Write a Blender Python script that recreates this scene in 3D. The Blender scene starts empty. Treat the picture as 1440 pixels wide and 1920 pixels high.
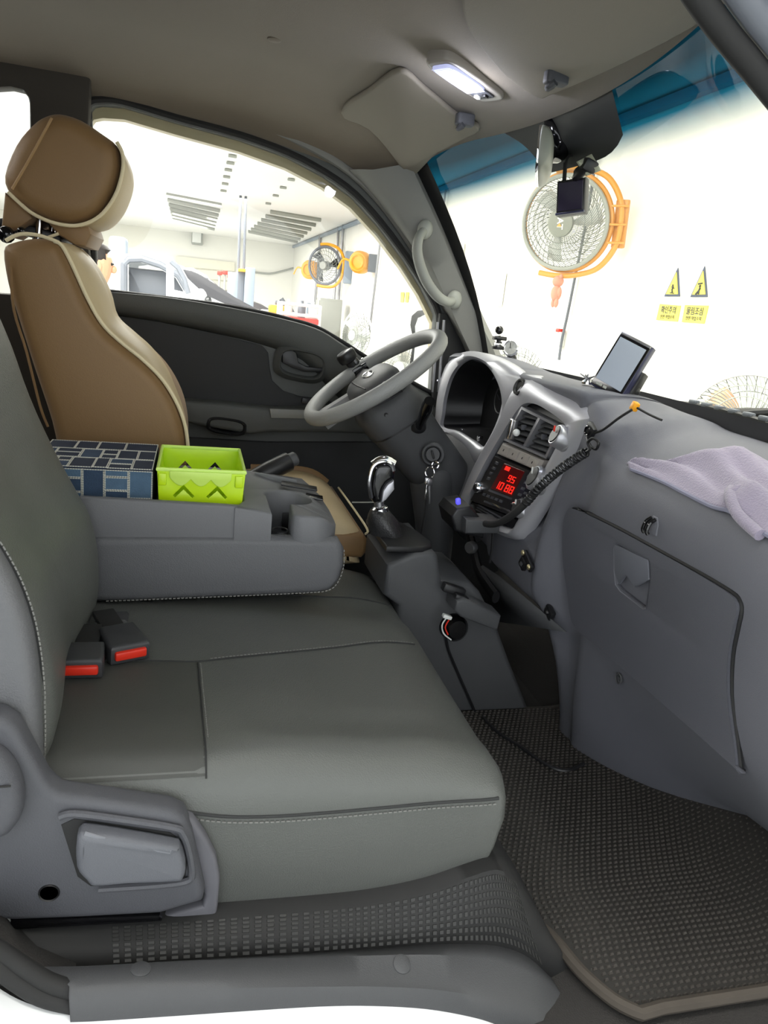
import bpy, bmesh, math, random
from mathutils import Vector, Matrix
R = random.Random(7)
C = bpy.context.scene.collection
SC = bpy.context.scene
PI = math.pi

# ---------------------------------------------------------------- camera, sky, light, exposure
cam = bpy.data.objects.new('camera', bpy.data.cameras.new('camera'))
C.objects.link(cam)
cam.data.sensor_fit = 'VERTICAL'; cam.data.sensor_height = 36.0; cam.data.lens = 26.006
cam.data.clip_start = 0.01; cam.data.clip_end = 200
cam.matrix_world = Matrix(((0.966715,-0.030497,-0.254030,0.000000),(-0.235084,0.285985,-0.928950,-1.400000),(0.100979,0.957749,0.269297,0.860000),(0.000000,0.000000,0.000000,1.000000)))
SC.camera = cam
SC.view_settings.view_transform = 'Standard'
SC.view_settings.look = 'None'
SC.view_settings.gamma = 1.0
SC.view_settings.use_curve_mapping = False
SC.view_settings.exposure = 0.6
w = bpy.data.worlds.new('daylight'); SC.world = w; w.use_nodes = True
w.node_tree.nodes['Background'].inputs[0].default_value = (0.93, 0.97, 1.0, 1)
w.node_tree.nodes['Background'].inputs[1].default_value = 1.75

def area(name, loc, size, power, direction, color=(1, 1, 1)):
    d = bpy.data.lights.new(name, 'AREA'); d.shape = 'RECTANGLE'; d.size = size[0]; d.size_y = size[1]
    d.energy = power; d.color = color
    o = bpy.data.objects.new(name, d); C.objects.link(o); o.location = loc
    o.rotation_euler = Vector(direction).to_track_quat('-Z', 'Y').to_euler()
    return o
for gy in (0.5, 6.5, 12.5, 18.5):                       # the garage's ceiling luminaires
    area('ceiling_luminaire', (-1.8, gy, 2.33), (5.5, 3.2), 520, (0, 0, -1), (1, 0.98, 0.95))

# ---------------------------------------------------------------- helpers
def lin(c):
    return tuple(((v/255)/12.92 if v/255 <= 0.04045 else ((v/255+0.055)/1.055)**2.4) for v in c) + (1,)

def mat(name, col, rough=0.6, metal=0.0, bump=None, var=0.0, spec=0.5, coat=0.0, sheen=0.0, emit=None, estr=1.0, varscale=6.0):
    m = bpy.data.materials.new(name); m.use_nodes = True
    nt = m.node_tree; b = nt.nodes['Principled BSDF']
    b.inputs['Base Color'].default_value = lin(col); b.inputs['Roughness'].default_value = rough
    b.inputs['Metallic'].default_value = metal; b.inputs['Specular IOR Level'].default_value = spec
    b.inputs['Coat Weight'].default_value = coat
    b.inputs['Sheen Weight'].default_value = sheen
    tc = nt.nodes.new('ShaderNodeTexCoord')
    if var:
        n = nt.nodes.new('ShaderNodeTexNoise'); n.inputs['Scale'].default_value = varscale; n.inputs['Detail'].default_value = 6
        mx = nt.nodes.new('ShaderNodeMix'); mx.data_type = 'RGBA'
        c = lin(col)
        mx.inputs[6].default_value = tuple(x*(1-var) for x in c[:3]) + (1,)
        mx.inputs[7].default_value = tuple(min(1, x*(1+var)) for x in c[:3]) + (1,)
        nt.links.new(tc.outputs['Object'], n.inputs['Vector']); nt.links.new(n.outputs[0], mx.inputs[0])
        nt.links.new(mx.outputs[2], b.inputs['Base Color'])
    if bump:
        kind, scale, strength = bump
        if kind == 'leather':
            n = nt.nodes.new('ShaderNodeTexVoronoi'); n.inputs['Scale'].default_value = scale
        else:
            n = nt.nodes.new('ShaderNodeTexNoise'); n.inputs['Scale'].default_value = scale; n.inputs['Detail'].default_value = 3
        bp = nt.nodes.new('ShaderNodeBump'); bp.inputs['Strength'].default_value = strength; bp.inputs['Distance'].default_value = 0.002
        nt.links.new(tc.outputs['Object'], n.inputs['Vector']); nt.links.new(n.outputs[0], bp.inputs['Height'])
        nt.links.new(bp.outputs[0], b.inputs['Normal'])
    if emit:
        b.inputs['Emission Color'].default_value = lin(emit); b.inputs['Emission Strength'].default_value = estr
    return m

def glass_mat(name, tint, refl=0.04, band=None):
    """thin clear pane: transparent plus a weak mirror; band = (z_low, z_high, colour) shade strip along its top"""
    m = bpy.data.materials.new(name); m.use_nodes = True; nt = m.node_tree
    for n in list(nt.nodes): nt.nodes.remove(n)
    out = nt.nodes.new('ShaderNodeOutputMaterial'); tr = nt.nodes.new('ShaderNodeBsdfTransparent'); gl = nt.nodes.new('ShaderNodeBsdfGlossy')
    gl.inputs['Roughness'].default_value = 0.02
    mx = nt.nodes.new('ShaderNodeMixShader'); mx.inputs[0].default_value = refl
    nt.links.new(tr.outputs[0], mx.inputs[1]); nt.links.new(gl.outputs[0], mx.inputs[2]); nt.links.new(mx.outputs[0], out.inputs[0])
    tr.inputs[0].default_value = tint
    if band:
        tc = nt.nodes.new('ShaderNodeTexCoord'); sp = nt.nodes.new('ShaderNodeSeparateXYZ'); ramp = nt.nodes.new('ShaderNodeMapRange')
        geo = nt.nodes.new('ShaderNodeNewGeometry')
        nt.links.new(geo.outputs['Position'], sp.inputs[0])
        ad = nt.nodes.new('ShaderNodeMath'); ad.operation = 'MULTIPLY_ADD'      # the strip follows the bowed top edge
        yy = nt.nodes.new('ShaderNodeMath'); yy.operation = 'MULTIPLY'
        nt.links.new(sp.outputs[1], yy.inputs[0]); nt.links.new(sp.outputs[1], yy.inputs[1])
        ad.inputs[1].default_value = 0.075; nt.links.new(yy.outputs[0], ad.inputs[0]); nt.links.new(sp.outputs[2], ad.inputs[2])
        nt.links.new(ad.outputs[0], ramp.inputs['Value'])
        ramp.inputs['From Min'].default_value = band[0]; ramp.inputs['From Max'].default_value = band[1]
        cr_ = nt.nodes.new('ShaderNodeValToRGB')
        cr_.color_ramp.elements[0].position = 0; cr_.color_ramp.elements[0].color = tint
        cr_.color_ramp.elements[1].position = 1; cr_.color_ramp.elements[1].color = band[3]
        e = cr_.color_ramp.elements.new(0.45); e.color = band[2]
        nt.links.new(ramp.outputs[0], cr_.inputs[0]); nt.links.new(cr_.outputs[0], tr.inputs[0])
    return m

def v3(p): return Vector(p)
def cr(pts, n=6, closed=False):
    """Catmull-Rom through pts (any dimension)"""
    pts = [Vector(p) for p in pts]; N = len(pts); out = []
    segs = N if closed else N-1
    for i in range(segs):
        if closed: p0, p1, p2, p3 = pts[i-1], pts[i], pts[(i+1) % N], pts[(i+2) % N]
        else: p0, p1, p2, p3 = pts[max(i-1, 0)], pts[i], pts[i+1], pts[min(i+2, N-1)]
        for k in range(n):
            t = k/n
            out.append(0.5*((2*p1)+(p2-p0)*t+(2*p0-5*p1+4*p2-p3)*t*t+(3*p1-p0-3*p2+p3)*t**3))
    if not closed: out.append(pts[-1])
    return out
def interp(xs, ys, x):
    if x <= xs[0]: return ys[0]
    for i in range(len(xs)-1):
        if x <= xs[i+1]:
            t = (x-xs[i])/(xs[i+1]-xs[i]); return ys[i]+(ys[i+1]-ys[i])*t
    return ys[-1]
def frame(zdir, up=(0, 0, 1)):
    z = Vector(zdir).normalized(); u = Vector(up)
    x = u.cross(z)
    if x.length < 1e-4: x = Vector((1, 0, 0)).cross(z)
    x.normalize(); y = z.cross(x)
    return Matrix((x, y, z)).transposed()
def rot(rx=0, ry=0, rz=0):
    return (Matrix.Rotation(rz, 3, 'Z') @ Matrix.Rotation(ry, 3, 'Y') @ Matrix.Rotation(rx, 3, 'X'))
def wloc(o):
    p = Vector((0, 0, 0))
    while o is not None: p += o.location; o = o.parent
    return p
def circ(n, r=1.0, r2=None, p=2.0):
    out = []
    for i in range(n):
        a = 2*PI*i/n; c, s = math.cos(a), math.sin(a)
        out.append((r*math.copysign(abs(c)**(2/p), c), (r2 or r)*math.copysign(abs(s)**(2/p), s)))
    return out

class B:
    def __init__(s): s.bm = bmesh.new()
    def box(s, c, size, M=None, bev=0.0, seg=2):
        t = bmesh.new(); bmesh.ops.create_cube(t, size=1)
        for v in t.verts: v.co = Vector((v.co.x*size[0], v.co.y*size[1], v.co.z*size[2]))
        if bev: bmesh.ops.bevel(t, geom=t.edges[:], offset=min(bev, min(size)*0.49), segments=seg, profile=0.5, affect='EDGES')
        for v in t.verts: v.co = (M @ v.co if M is not None else v.co) + Vector(c)
        s.merge(t); return s
    def merge(s, t):
        me = bpy.data.meshes.new('t'); t.to_mesh(me); t.free(); s.bm.from_mesh(me); bpy.data.meshes.remove(me)
    def loft(s, rows, cu=False, cv=False, caps=False):
        vs = [[s.bm.verts.new(Vector(p)) for p in r] for r in rows]
        nr, nc = len(vs), len(vs[0])
        for i in range(nr if cv else nr-1):
            for j in range(nc if cu else nc-1):
                a, b, c, d = vs[i][j], vs[i][(j+1) % nc], vs[(i+1) % nr][(j+1) % nc], vs[(i+1) % nr][j]
                try: s.bm.faces.new((a, b, c, d))
                except ValueError: pass
        if caps:
            try:
                s.bm.faces.new(vs[0][::-1]); s.bm.faces.new(vs[-1])
            except ValueError: pass
        return s
    def tube(s, pts, r, n=10, closed=False, caps=True, flat=1.0, up=None):
        pts = [Vector(p) for p in pts]; N = len(pts); rows = []; prev = None
        for i in range(N):
            if closed: t = pts[(i+1) % N]-pts[i-1]
            else: t = pts[min(i+1, N-1)]-pts[max(i-1, 0)]
            if t.length < 1e-9: t = Vector((0, 0, 1))
            t.normalize()
            if prev is None:
                u = Vector(up) if up else (Vector((0, 0, 1)) if abs(t.z) < 0.9 else Vector((1, 0, 0)))
                x = (u-t*u.dot(t)).normalized()
            else: x = (prev-t*prev.dot(t)).normalized()
            prev = x; y = t.cross(x); rr = r[i] if isinstance(r, (list, tuple)) else r
            rows.append([pts[i]+(x*math.cos(2*PI*k/n)+y*math.sin(2*PI*k/n)*flat)*rr for k in range(n)])
        s.loft(rows, cu=True, cv=closed, caps=caps and not closed); return s
    def lathe(s, prof, base=(0, 0, 0), axis=(0, 0, 1), n=24, sx=1.0, caps=True, up=(0, 0, 1)):
        M = frame(axis, up); rows = []
        for r, h in prof:
            rows.append([Vector(base)+M @ Vector((r*math.cos(2*PI*k/n)*sx, r*math.sin(2*PI*k/n), h)) for k in range(n)])
        s.loft(rows, cu=True, caps=caps); return s
    def torus(s, c, axis, Rr, r, n=48, m=10, sx=1.0, up=(0, 0, 1)):
        M = frame(axis, up)
        s.tube([Vector(c)+M @ Vector((Rr*math.cos(2*PI*k/n)*sx, Rr*math.sin(2*PI*k/n), 0)) for k in range(n)], r, m, closed=True, up=tuple(M @ Vector((0, 0, 1)))); return s
    def ball(s, c, r, n=16, M=None):
        rr = r if isinstance(r, (tuple, list)) else (r, r, r)
        t = bmesh.new(); bmesh.ops.create_uvsphere(t, u_segments=n, v_segments=max(6, n//2), radius=1)
        for v in t.verts:
            p = Vector((v.co.x*rr[0], v.co.y*rr[1], v.co.z*rr[2])); v.co = (M @ p if M is not None else p)+Vector(c)
        s.merge(t); return s
    def rext(s, loop, f, a, b, r=0.01, seg=4, nw=1, r2=None):
        """closed 2-D loop extruded from a to b with both rims rounded by r; f(u, v, w) gives the point"""
        L = [Vector(p) for p in loop]; N = len(L)
        A = sum(L[i].x*L[(i+1) % N].y-L[(i+1) % N].x*L[i].y for i in range(N))
        if A < 0: L.reverse()
        nor = []
        for i in range(N):
            e1 = (L[i]-L[i-1]); e2 = (L[(i+1) % N]-L[i])
            e1 = e1.normalized() if e1.length > 1e-9 else e2.normalized(); e2 = e2.normalized() if e2.length > 1e-9 else e1
            n1 = Vector((-e1.y, e1.x)); n2 = Vector((-e2.y, e2.x)); m = n1+n2
            m = m.normalized() if m.length > 1e-6 else n1
            nor.append(m/max(0.6, m.dot(n1)))
        r2 = r if r2 is None else r2
        rows = []
        for k in range(seg+1):
            th = k/seg*PI/2; rows.append((r*(1-math.sin(th)), a+math.copysign(r*(1-math.cos(th)), b-a)))
        for k in range(1, nw): 
            rows.append((0, rows[seg][1]+(b-math.copysign(r2, b-a)-rows[seg][1])*k/nw))
        for k in range(seg+1):
            th = (1-k/seg)*PI/2; rows.append((r2*(1-math.sin(th)), b-math.copysign(r2*(1-math.cos(th)), b-a)))
        def offs(ins):
            Q = [L[i]+nor[i]*ins for i in range(N)]
            for _ in range(80):                       # collapse edges that the inset has turned round
                bad = False
                for i in range(N):
                    j = (i+1) % N
                    if (Q[j]-Q[i]).dot(L[j]-L[i]) < -1e-9:
                        m_ = (Q[i]+Q[j])/2; Q[i] = m_; Q[j] = m_.copy(); bad = True
                if not bad: break
            return Q
        R_ = [[f(p.x, p.y, w_) for p in offs(ins)] for ins, w_ in rows]
        s.loft(R_, cu=True, caps=True); return s
    def poly(s, pts):
        s.bm.faces.new([s.bm.verts.new(Vector(p)) for p in pts]); return s
    def plate(s, outer, holes, f, depth, bev=0.0, smooth_steps=1):
        """flat plate with holes: outline and holes are 2-D loops; f(u, v, w) maps to space"""
        cu = bpy.data.curves.new('c', 'CURVE'); cu.dimensions = '2D'; cu.fill_mode = 'BOTH'; cu.extrude = depth/2-bev; cu.bevel_depth = bev; cu.bevel_resolution = 1
        for loop in [outer]+list(holes):
            sp = cu.splines.new('POLY'); sp.points.add(len(loop)-1); sp.use_cyclic_u = True
            for p, q in zip(sp.points, loop): p.co = (q[0], q[1], 0, 1)
        o = bpy.data.objects.new('c', cu); C.objects.link(o)
        dg = bpy.context.evaluated_depsgraph_get(); dg.update()
        me = bpy.data.meshes.new_from_object(o.evaluated_get(dg))
        bpy.data.objects.remove(o); bpy.data.curves.remove(cu)
        for v in me.vertices: v.co = f(v.co.x, v.co.y, v.co.z)
        s.bm.from_mesh(me); bpy.data.meshes.remove(me); return s
    def done(s, name, m, parent=None, ang=40, sub=0, loc=None, weld=True, solid=0.0):
        bm = s.bm
        if weld: bmesh.ops.remove_doubles(bm, verts=bm.verts[:], dist=2e-5)
        bmesh.ops.recalc_face_normals(bm, faces=bm.faces[:])
        if parent is None:
            if loc is None:
                c = Vector((0, 0, 0))
                for v in bm.verts: c += v.co
                loc = c/max(1, len(bm.verts))
            L = Vector(loc)
        else: L = wloc(parent)
        for v in bm.verts: v.co -= L
        me = bpy.data.meshes.new(name); bm.to_mesh(me); bm.free()
        for p in me.polygons: p.use_smooth = True
        me.set_sharp_from_angle(angle=math.radians(ang))
        me.materials.append(m)
        o = bpy.data.objects.new(name, me); C.objects.link(o)
        if parent is None: o.location = L
        else: o.parent = parent
        if solid:
            md = o.modifiers.new('thickness', 'SOLIDIFY'); md.thickness = solid; md.offset = 0
        if sub:
            md = o.modifiers.new('smooth', 'SUBSURF'); md.levels = sub; md.render_levels = sub
        return o

def thing(name, label, cat, loc=(0, 0, 0), group=None):
    o = bpy.data.objects.new(name, None); C.objects.link(o); o.location = loc
    o['label'] = label; o['category'] = cat
    if group: o['group'] = group
    o.empty_display_size = 0.05
    return o
def tag(o, label, cat, group=None):
    o['label'] = label; o['category'] = cat
    if group: o['group'] = group
    return o
def struct(o, label, cat=None):
    o['kind'] = 'structure'; o['label'] = label
    if cat: o['category'] = cat
    return o
def lab(o, l): o['label'] = l; return o
def stuff(o): o['kind'] = 'stuff'; return o
def XZ(y0=0): return lambda u, v, w: Vector((u, w, v))
def XY(): return lambda u, v, w: Vector((u, v, w))
def YZ(): return lambda u, v, w: Vector((w, u, v))
def stitches(b, pts, step=0.007, length=0.0045, r=0.0007):
    """a row of thread stitches along a path"""
    pts = [Vector(p) for p in pts]; acc = 0.0
    for i in range(len(pts)-1):
        d = pts[i+1]-pts[i]; L = d.length
        if L < 1e-6: continue
        d /= L; t = step-acc if acc else 0
        while t < L:
            p = pts[i]+d*t
            b.box(p, (length, r*2, r*2), frame(d.cross(Vector((0.01, 0.02, 1))), d) @ Matrix(((0,1,0),(1,0,0),(0,0,1))))
            t += step
        acc = (L-t+step) % step

# ---------------------------------------------------------------- materials
M = {}
M['leather'] = mat('gray_leatherette', (87, 89, 86), 0.40, bump=('leather', 520, 0.22), var=0.05, spec=0.45)
M['leather_dark'] = mat('gray_mesh_fabric', (72, 73, 70), 0.62, bump=('noise', 900, 0.3), spec=0.4)
M['plastic'] = mat('slate_plastic', (74, 75, 80), 0.55, bump=('noise', 700, 0.25), spec=0.45)
M['plastic_dash'] = mat('dash_plastic', (97, 98, 105), 0.58, bump=('noise', 800, 0.28), spec=0.42, var=0.03)
M['plastic_dark'] = mat('charcoal_plastic', (66, 67, 69), 0.55, bump=('noise', 800, 0.25))
M['black'] = mat('black_plastic', (22, 22, 24), 0.42)
M['black_gloss'] = mat('black_gloss', (14, 14, 16), 0.12, spec=0.6)
M['rubber'] = mat('black_rubber', (30, 30, 30), 0.75)
M['silver'] = mat('silver_paint', (188, 188, 194), 0.36, metal=0.45, var=0.03)
M['chrome'] = mat('chrome', (225, 225, 228), 0.12, metal=1.0)
M['steel'] = mat('steel', (150, 150, 152), 0.35, metal=0.9)
M['headliner'] = mat('headliner_cloth', (110, 101, 88), 0.95, bump=('noise', 900, 0.35), sheen=0.15, var=0.03)
M['pillar'] = mat('pillar_trim', (124, 124, 120), 0.7, bump=('noise', 800, 0.25))
M['pillar_dark'] = mat('pillar_dark_trim', (58, 54, 49), 0.8, bump=('noise', 800, 0.25))
M['door_vinyl'] = mat('door_vinyl', (72, 74, 72), 0.6, bump=('noise', 600, 0.3))
M['door_dark'] = mat('door_cloth', (46, 47, 48), 0.85, bump=('noise', 900, 0.35))
M['tan'] = mat('tan_seat_cover', (132, 102, 64), 0.55, bump=('noise', 500, 0.2), var=0.05, sheen=0.1)
M['cream'] = mat('cream_seat_cover', (194, 175, 138), 0.5, bump=('noise', 500, 0.2), var=0.04)
M['piping'] = mat('cream_piping', (222, 208, 172), 0.5)
M['thread'] = mat('gray_thread', (122, 122, 119), 0.8)
M['seam'] = mat('seam_dark_line', (44, 45, 45), 0.8)  # dark grey of the thin lines laid along the seams
M['white_wall'] = mat('white_garage_paint', (236, 234, 226), 0.85, var=0.02, varscale=0.6)
M['white_ceiling'] = mat('white_ceiling_panel', (238, 236, 232), 0.9)
M['ground'] = mat('garage_epoxy', (165, 168, 166), 0.35, var=0.08, varscale=1.2)
M['carpaint'] = mat('white_car_paint', (232, 234, 236), 0.18, coat=0.8)
M['mat_rubber'] = mat('brown_black_mat', (42, 40, 37), 0.7, var=0.18, varscale=14)
M['mat_rib'] = mat('mat_rib', (62, 58, 54), 0.7, var=0.15, varscale=14)
M['carpet'] = mat('dark_carpet', (44, 42, 40), 0.95, bump=('noise', 400, 0.8))
M['green'] = mat('lime_green_plastic', (196, 232, 20), 0.32, spec=0.5)
M['green_light'] = mat('pale_lime_plastic', (206, 240, 110), 0.32, spec=0.5)
M['yellow'] = mat('yellow_enamel', (236, 160, 26), 0.4)
M['amber'] = mat('amber_fan_tube', (216, 150, 66), 0.4)
M['cage'] = mat('fan_cage_wire', (120, 124, 118), 0.5, metal=0.3)
M['fan_white'] = mat('fan_white', (225, 226, 222), 0.4)
M['fan_gray'] = mat('fan_gray', (150, 152, 144), 0.5)
M['red'] = mat('red_plastic', (215, 48, 30), 0.35)
M['screen'] = mat('grey_screen', (150, 158, 170), 0.16, spec=0.6)
M['navy'] = mat('navy_plastic', (40, 42, 72), 0.35)
M['towel'] = mat('lavender_towel', (142, 134, 152), 0.95, bump=('noise', 350, 0.9), sheen=0.3, var=0.08, varscale=20)
M['gear_gray'] = mat('lift_gray', (138, 150, 164), 0.5)
M['lift_dark'] = mat('lift_dark_gray', (100, 104, 112), 0.5)
M['tint'] = glass_mat('side_glass', (0.97, 0.98, 0.97, 1), 0.03)
M['windscreen'] = glass_mat('windscreen_glass', (0.97, 0.985, 0.93, 1), 0.03, band=(1.150, 1.245, (0.008, 0.14, 0.25, 1), (0.002, 0.024, 0.045, 1)))
M['skin'] = mat('skin', (214, 160, 128), 0.5)
M['hair'] = mat('black_hair', (34, 28, 26), 0.7)
M['cloth_white'] = mat('white_shirt', (226, 228, 232), 0.9)


# ---------------------------------------------------------------- the garage (big structure)
GZ = -0.72; CZ = 2.37; FY = 23.8; FX = 3.0
def slab(name, c, size, m, label):
    return struct(B().box(c, size).done(name, m, loc=c), label)
slab('floor', (-3.0, 8.0, GZ-0.05), (12.4, 32.0, 0.1), M['ground'], 'pale epoxy floor of the garage around the vehicle')
slab('wall_front', (FX+0.1, 8.0, (GZ+CZ)/2), (0.2, 32.0, CZ-GZ), M['white_wall'], 'white painted garage wall facing the windscreen')
slab('wall_left', (-3.0, FY+0.1, (GZ+CZ)/2), (12.4, 0.2, CZ-GZ), M['white_wall'], 'white garage end wall seen far through the driver window')
slab('wall_back', (-9.1, 8.0, (GZ+CZ)/2), (0.2, 32.0, CZ-GZ), M['white_wall'], 'white garage wall behind the vehicle')
slab('ceiling', (-3.0, 10.5, CZ+0.05), (12.4, 27.0, 0.1), M['white_ceiling'], 'white suspended ceiling of the garage')
# conduit in the corner of ceiling and front wall
struct(B().box((FX-0.04, 12.0, CZ-0.05), (0.06, 23.6, 0.06)).done('trim_1', M['gear_gray'], loc=(FX-0.04, 12, CZ-0.05)), 'grey conduit running along the top of the front wall')
# ceiling louvres
def louvre(quad, n, label):
    t = thing('ceiling_vent', label, 'vent', tuple(sum(q[i] for q in quad)/4 for i in range(3)), 'ceiling louvres')
    q = [Vector(p) for p in quad]
    for i in range(n):
        k = i/(n-1)
        a = q[0].lerp(q[3], k); b_ = q[1].lerp(q[2], k)
        b = B(); b.tube([a+Vector((0, 0, -0.02)), b_+Vector((0, 0, -0.02))], 0.045, 4, flat=0.4); b.done('slat', M['fan_gray'], t)
louvre([(-0.5726,13.3645,2.36),(0.4006,13.9296,2.36),(0.4143,20.478,2.36),(-0.6162,18.6488,2.36)], 7, 'row of grey louvre slats in the white ceiling, left one of the two')
louvre([(1.3175,13.9037,2.36),(2.3508,14.2386,2.36),(2.7969,21.4395,2.36),(1.277,19.7095,2.36)], 7, 'row of grey louvre slats in the white ceiling, right one near the wall corner')
# wall pipes (x just off the front wall)
def pipe(a, b_, r, label):
    tag(B().tube([a, b_], r, 8).done('wall_pipe', M['steel'], loc=a), label, 'pipe', 'thin pipes on the garage wall')
for (a, b_, r, l) in (
    ((2.95,18.1313,2.3846), (2.95,18.2157,0.6142), 0.035, 'thin vertical pipe on garage wall just left of the far black fan'),
    ((2.95,15.5832,2.3742), (2.95,15.4364,0.8045), 0.03, 'thin vertical pipe passing right behind the far black fan'),
    ((2.95,15.012,2.367), (2.95,14.8538,0.4271), 0.03, 'thin vertical pipe just right of the far black fan'),
    ((2.95,11.4335,1.9654), (2.95,11.6168,0.1294), 0.02, 'long thin pipe on the wall right of the yellow cord reel'),
    ((2.95,8.0923,2.4228), (2.95,8.101,1.9589), 0.012, 'short grey pipe on wall beside the windscreen pillar')):
    pipe(a, b_, r, l)
pts = [(2.97,4.3509,2.2675),(2.97,4.3404,2.099),(2.97,4.3344,1.6301),(2.97,4.3671,1.2244),(2.97,4.3909,0.9287),(2.97,4.4179,0.7107),(2.97,4.4114,0.5569)]
tag(B().tube(cr(pts, 5), 0.012, 8).done('power_cable', M['lift_dark']), 'dark cable hanging down the white wall behind the big amber fan', 'cable')

# warning signs on the front wall
sign_yellow = mat('sign_yellow', (250, 236, 96), 0.6)
sign_ink = mat('sign_ink', (60, 62, 66), 0.6)
sign_blue = mat('sign_border', (70, 78, 98), 0.6)
def text(body, p, size, m, parent, name='lettering', d=(0, -1, 0), up=(0, 0, 1), sx=1.0):
    cu = bpy.data.curves.new('t', 'FONT'); cu.body = body; cu.size = size; cu.align_x = 'CENTER'; cu.align_y = 'CENTER'; cu.extrude = 0.0004; cu.offset = size*0.018
    o = bpy.data.objects.new('t', cu); C.objects.link(o); dg = bpy.context.evaluated_depsgraph_get(); dg.update()
    me = bpy.data.meshes.new_from_object(o.evaluated_get(dg)); bpy.data.objects.remove(o)
    x = Vector(d).normalized(); y = Vector(up); y = (y-x*y.dot(x)).normalized(); z = x.cross(y)
    b = B(); 
    for v in me.vertices: v.co = Vector(p)+x*v.co.x*sx+y*v.co.y+z*v.co.z
    b.bm.from_mesh(me); bpy.data.meshes.remove(me)
    return b.done(name, m, parent, weld=False)
def tri_sign(P3, label, kind):
    a, l, r = [Vector(p) for p in P3]; c = (a+l+r)/3
    t = thing('warning_triangle', label, 'sign', tuple(c), 'warning signs on the wall')
    o = Vector((-0.004, 0, 0))
    b = B(); b.loft([[a+o, l+o, r+o], [a, l, r]], cu=True, caps=True); b.done('border', sign_blue, t)
    k = 0.76; i = [c+(q-c)*k+o*2-Vector((0,0,0.0)) for q in (a, l, r)]
    b = B(); b.loft([i, [q-o for q in i]], cu=True, caps=True); b.done('yellow_face', sign_yellow, t)
    w_ = (r-l).length; b = B(); z = Vector((0, 0, 1)); y = (r-l).normalized(); f = o*2.4
    if kind:      # a figure slipping under a bar
        b.tube([c+f+z*.10*w_-y*.12*w_, c+f+z*.12*w_+y*.12*w_], w_*.03, 6)
        b.ball(c+f+z*.02*w_+y*.02*w_, w_*.05, 8)
        b.tube([c+f-z*.04*w_+y*.05*w_, c+f-z*.14*w_, c+f-z*.27*w_-y*.14*w_], w_*.04, 6)
        b.tube([c+f-z*.14*w_, c+f-z*.27*w_+y*.02*w_], w_*.035, 6)
    else:
        b.tube([c+f+z*.08*w_-y*.03*w_, c+f-z*.02*w_+y*.02*w_, c+f-z*.1*w_-y*.02*w_, c+f-z*.2*w_+y*.03*w_], w_*.035, 6)
        b.tube([c+f-z*.0*w_-y*.1*w_, c+f-z*.06*w_+y*.1*w_], w_*.02, 6)
        b.tube([c+f-z*.22*w_-y*.12*w_, c+f-z*.24*w_+y*.14*w_], w_*.02, 6)
    b.done('pictogram', sign_ink, t)
tri_sign([(2.997,3.0325,1.2754),(2.997,3.1222,1.095),(2.997,2.9543,1.0975)], 'left yellow warning triangle with dark border on the white wall', 0)
tri_sign([(2.997,2.7646,1.2795),(2.997,2.8435,1.0959),(2.997,2.6775,1.0985)], 'right yellow warning triangle with falling figure on the white wall', 1)
def plate_sign(Q, a, b_, label):
    q = [Vector(p) for p in Q]; c = sum(q, Vector())/4; o = Vector((-0.004, 0, 0))
    t = thing('warning_plate', label, 'sign', tuple(c), 'warning signs on the wall')
    B().loft([[p+o for p in q], q], cu=True, caps=True).done('plate', sign_yellow, t)
    h = abs(q[0].z-q[3].z); w_ = abs(q[0].y-q[1].y)
    text(a, c+Vector((-0.006, 0, h*.14)), h*.48, sign_ink, t, sx=w_*0.78/(h*.48*3.9))
    text(b_, c+Vector((-0.006, 0, -h*.27)), h*.26, sign_ink, t, 'small_lettering', sx=w_*0.86/(h*.26*7.3))
plate_sign([(2.997,3.154,1.0464),(2.997,2.924,1.042),(2.997,2.9236,0.9424),(2.997,3.161,0.9421)], '\ud655\uc778\uc8fc\uc758', '\uc548\uc804 \uc791\uc5c5\uc218\uce59', 'left yellow notice plate with dark lettering under the warning triangles')
plate_sign([(2.997,2.881,1.0464),(2.997,2.6506,1.0491),(2.997,2.6546,0.9421),(2.997,2.8781,0.9412)], '\ubb3c\ub9bc\uc870\uc2ec', '\uc548\uc804 \uc791\uc5c5\uc218\uce59', 'right yellow notice plate with dark lettering under the warning triangles')
# small yellow notice pair far along the wall, and two pale notices
for q, l in (([(2.99,9.8818,1.0561),(2.99,9.6968,1.0579),(2.99,9.6669,0.9126),(2.99,9.8517,0.9085)], 'tiny yellow notice far along the wall, left of the pair'), ([(2.99,9.6065,1.0587),(2.99,9.4298,1.0604),(2.99,9.4293,0.9178),(2.99,9.5767,0.9146)], 'tiny yellow notice far along the wall, right of the pair')):
    q = [Vector(p) for p in q]
    tag(B().loft([[p+Vector((-.006, 0, 0)) for p in q], q], cu=True, caps=True).done('notice', sign_yellow), l, 'notice', 'tiny yellow notices')
q = [Vector(p) for p in [(2.99,6.0016,1.2818),(2.99,5.8616,1.2799),(2.99,5.8646,0.9546),(2.99,6.0065,0.9507)]]
nt_ = thing('notice_sheet', 'white paper notice with faint grey lines beside the windscreen pillar', 'notice', tuple(q[0]))
B().loft([[p+Vector((-.006, 0, 0)) for p in q], q], cu=True, caps=True).done('sheet', mat('paper', (238, 238, 232), .8), nt_)
b = B()
for i in range(7):
    k = .08+i*.13; a_ = q[0].lerp(q[3], k); c_ = q[1].lerp(q[2], k)
    b.tube([a_.lerp(c_, .2)+Vector((-.007, 0, 0)), a_.lerp(c_, .85)+Vector((-.007, 0, 0))], .006, 4)
b.done('printed_lines', mat('faint_ink', (190, 188, 184), .8), nt_)

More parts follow.
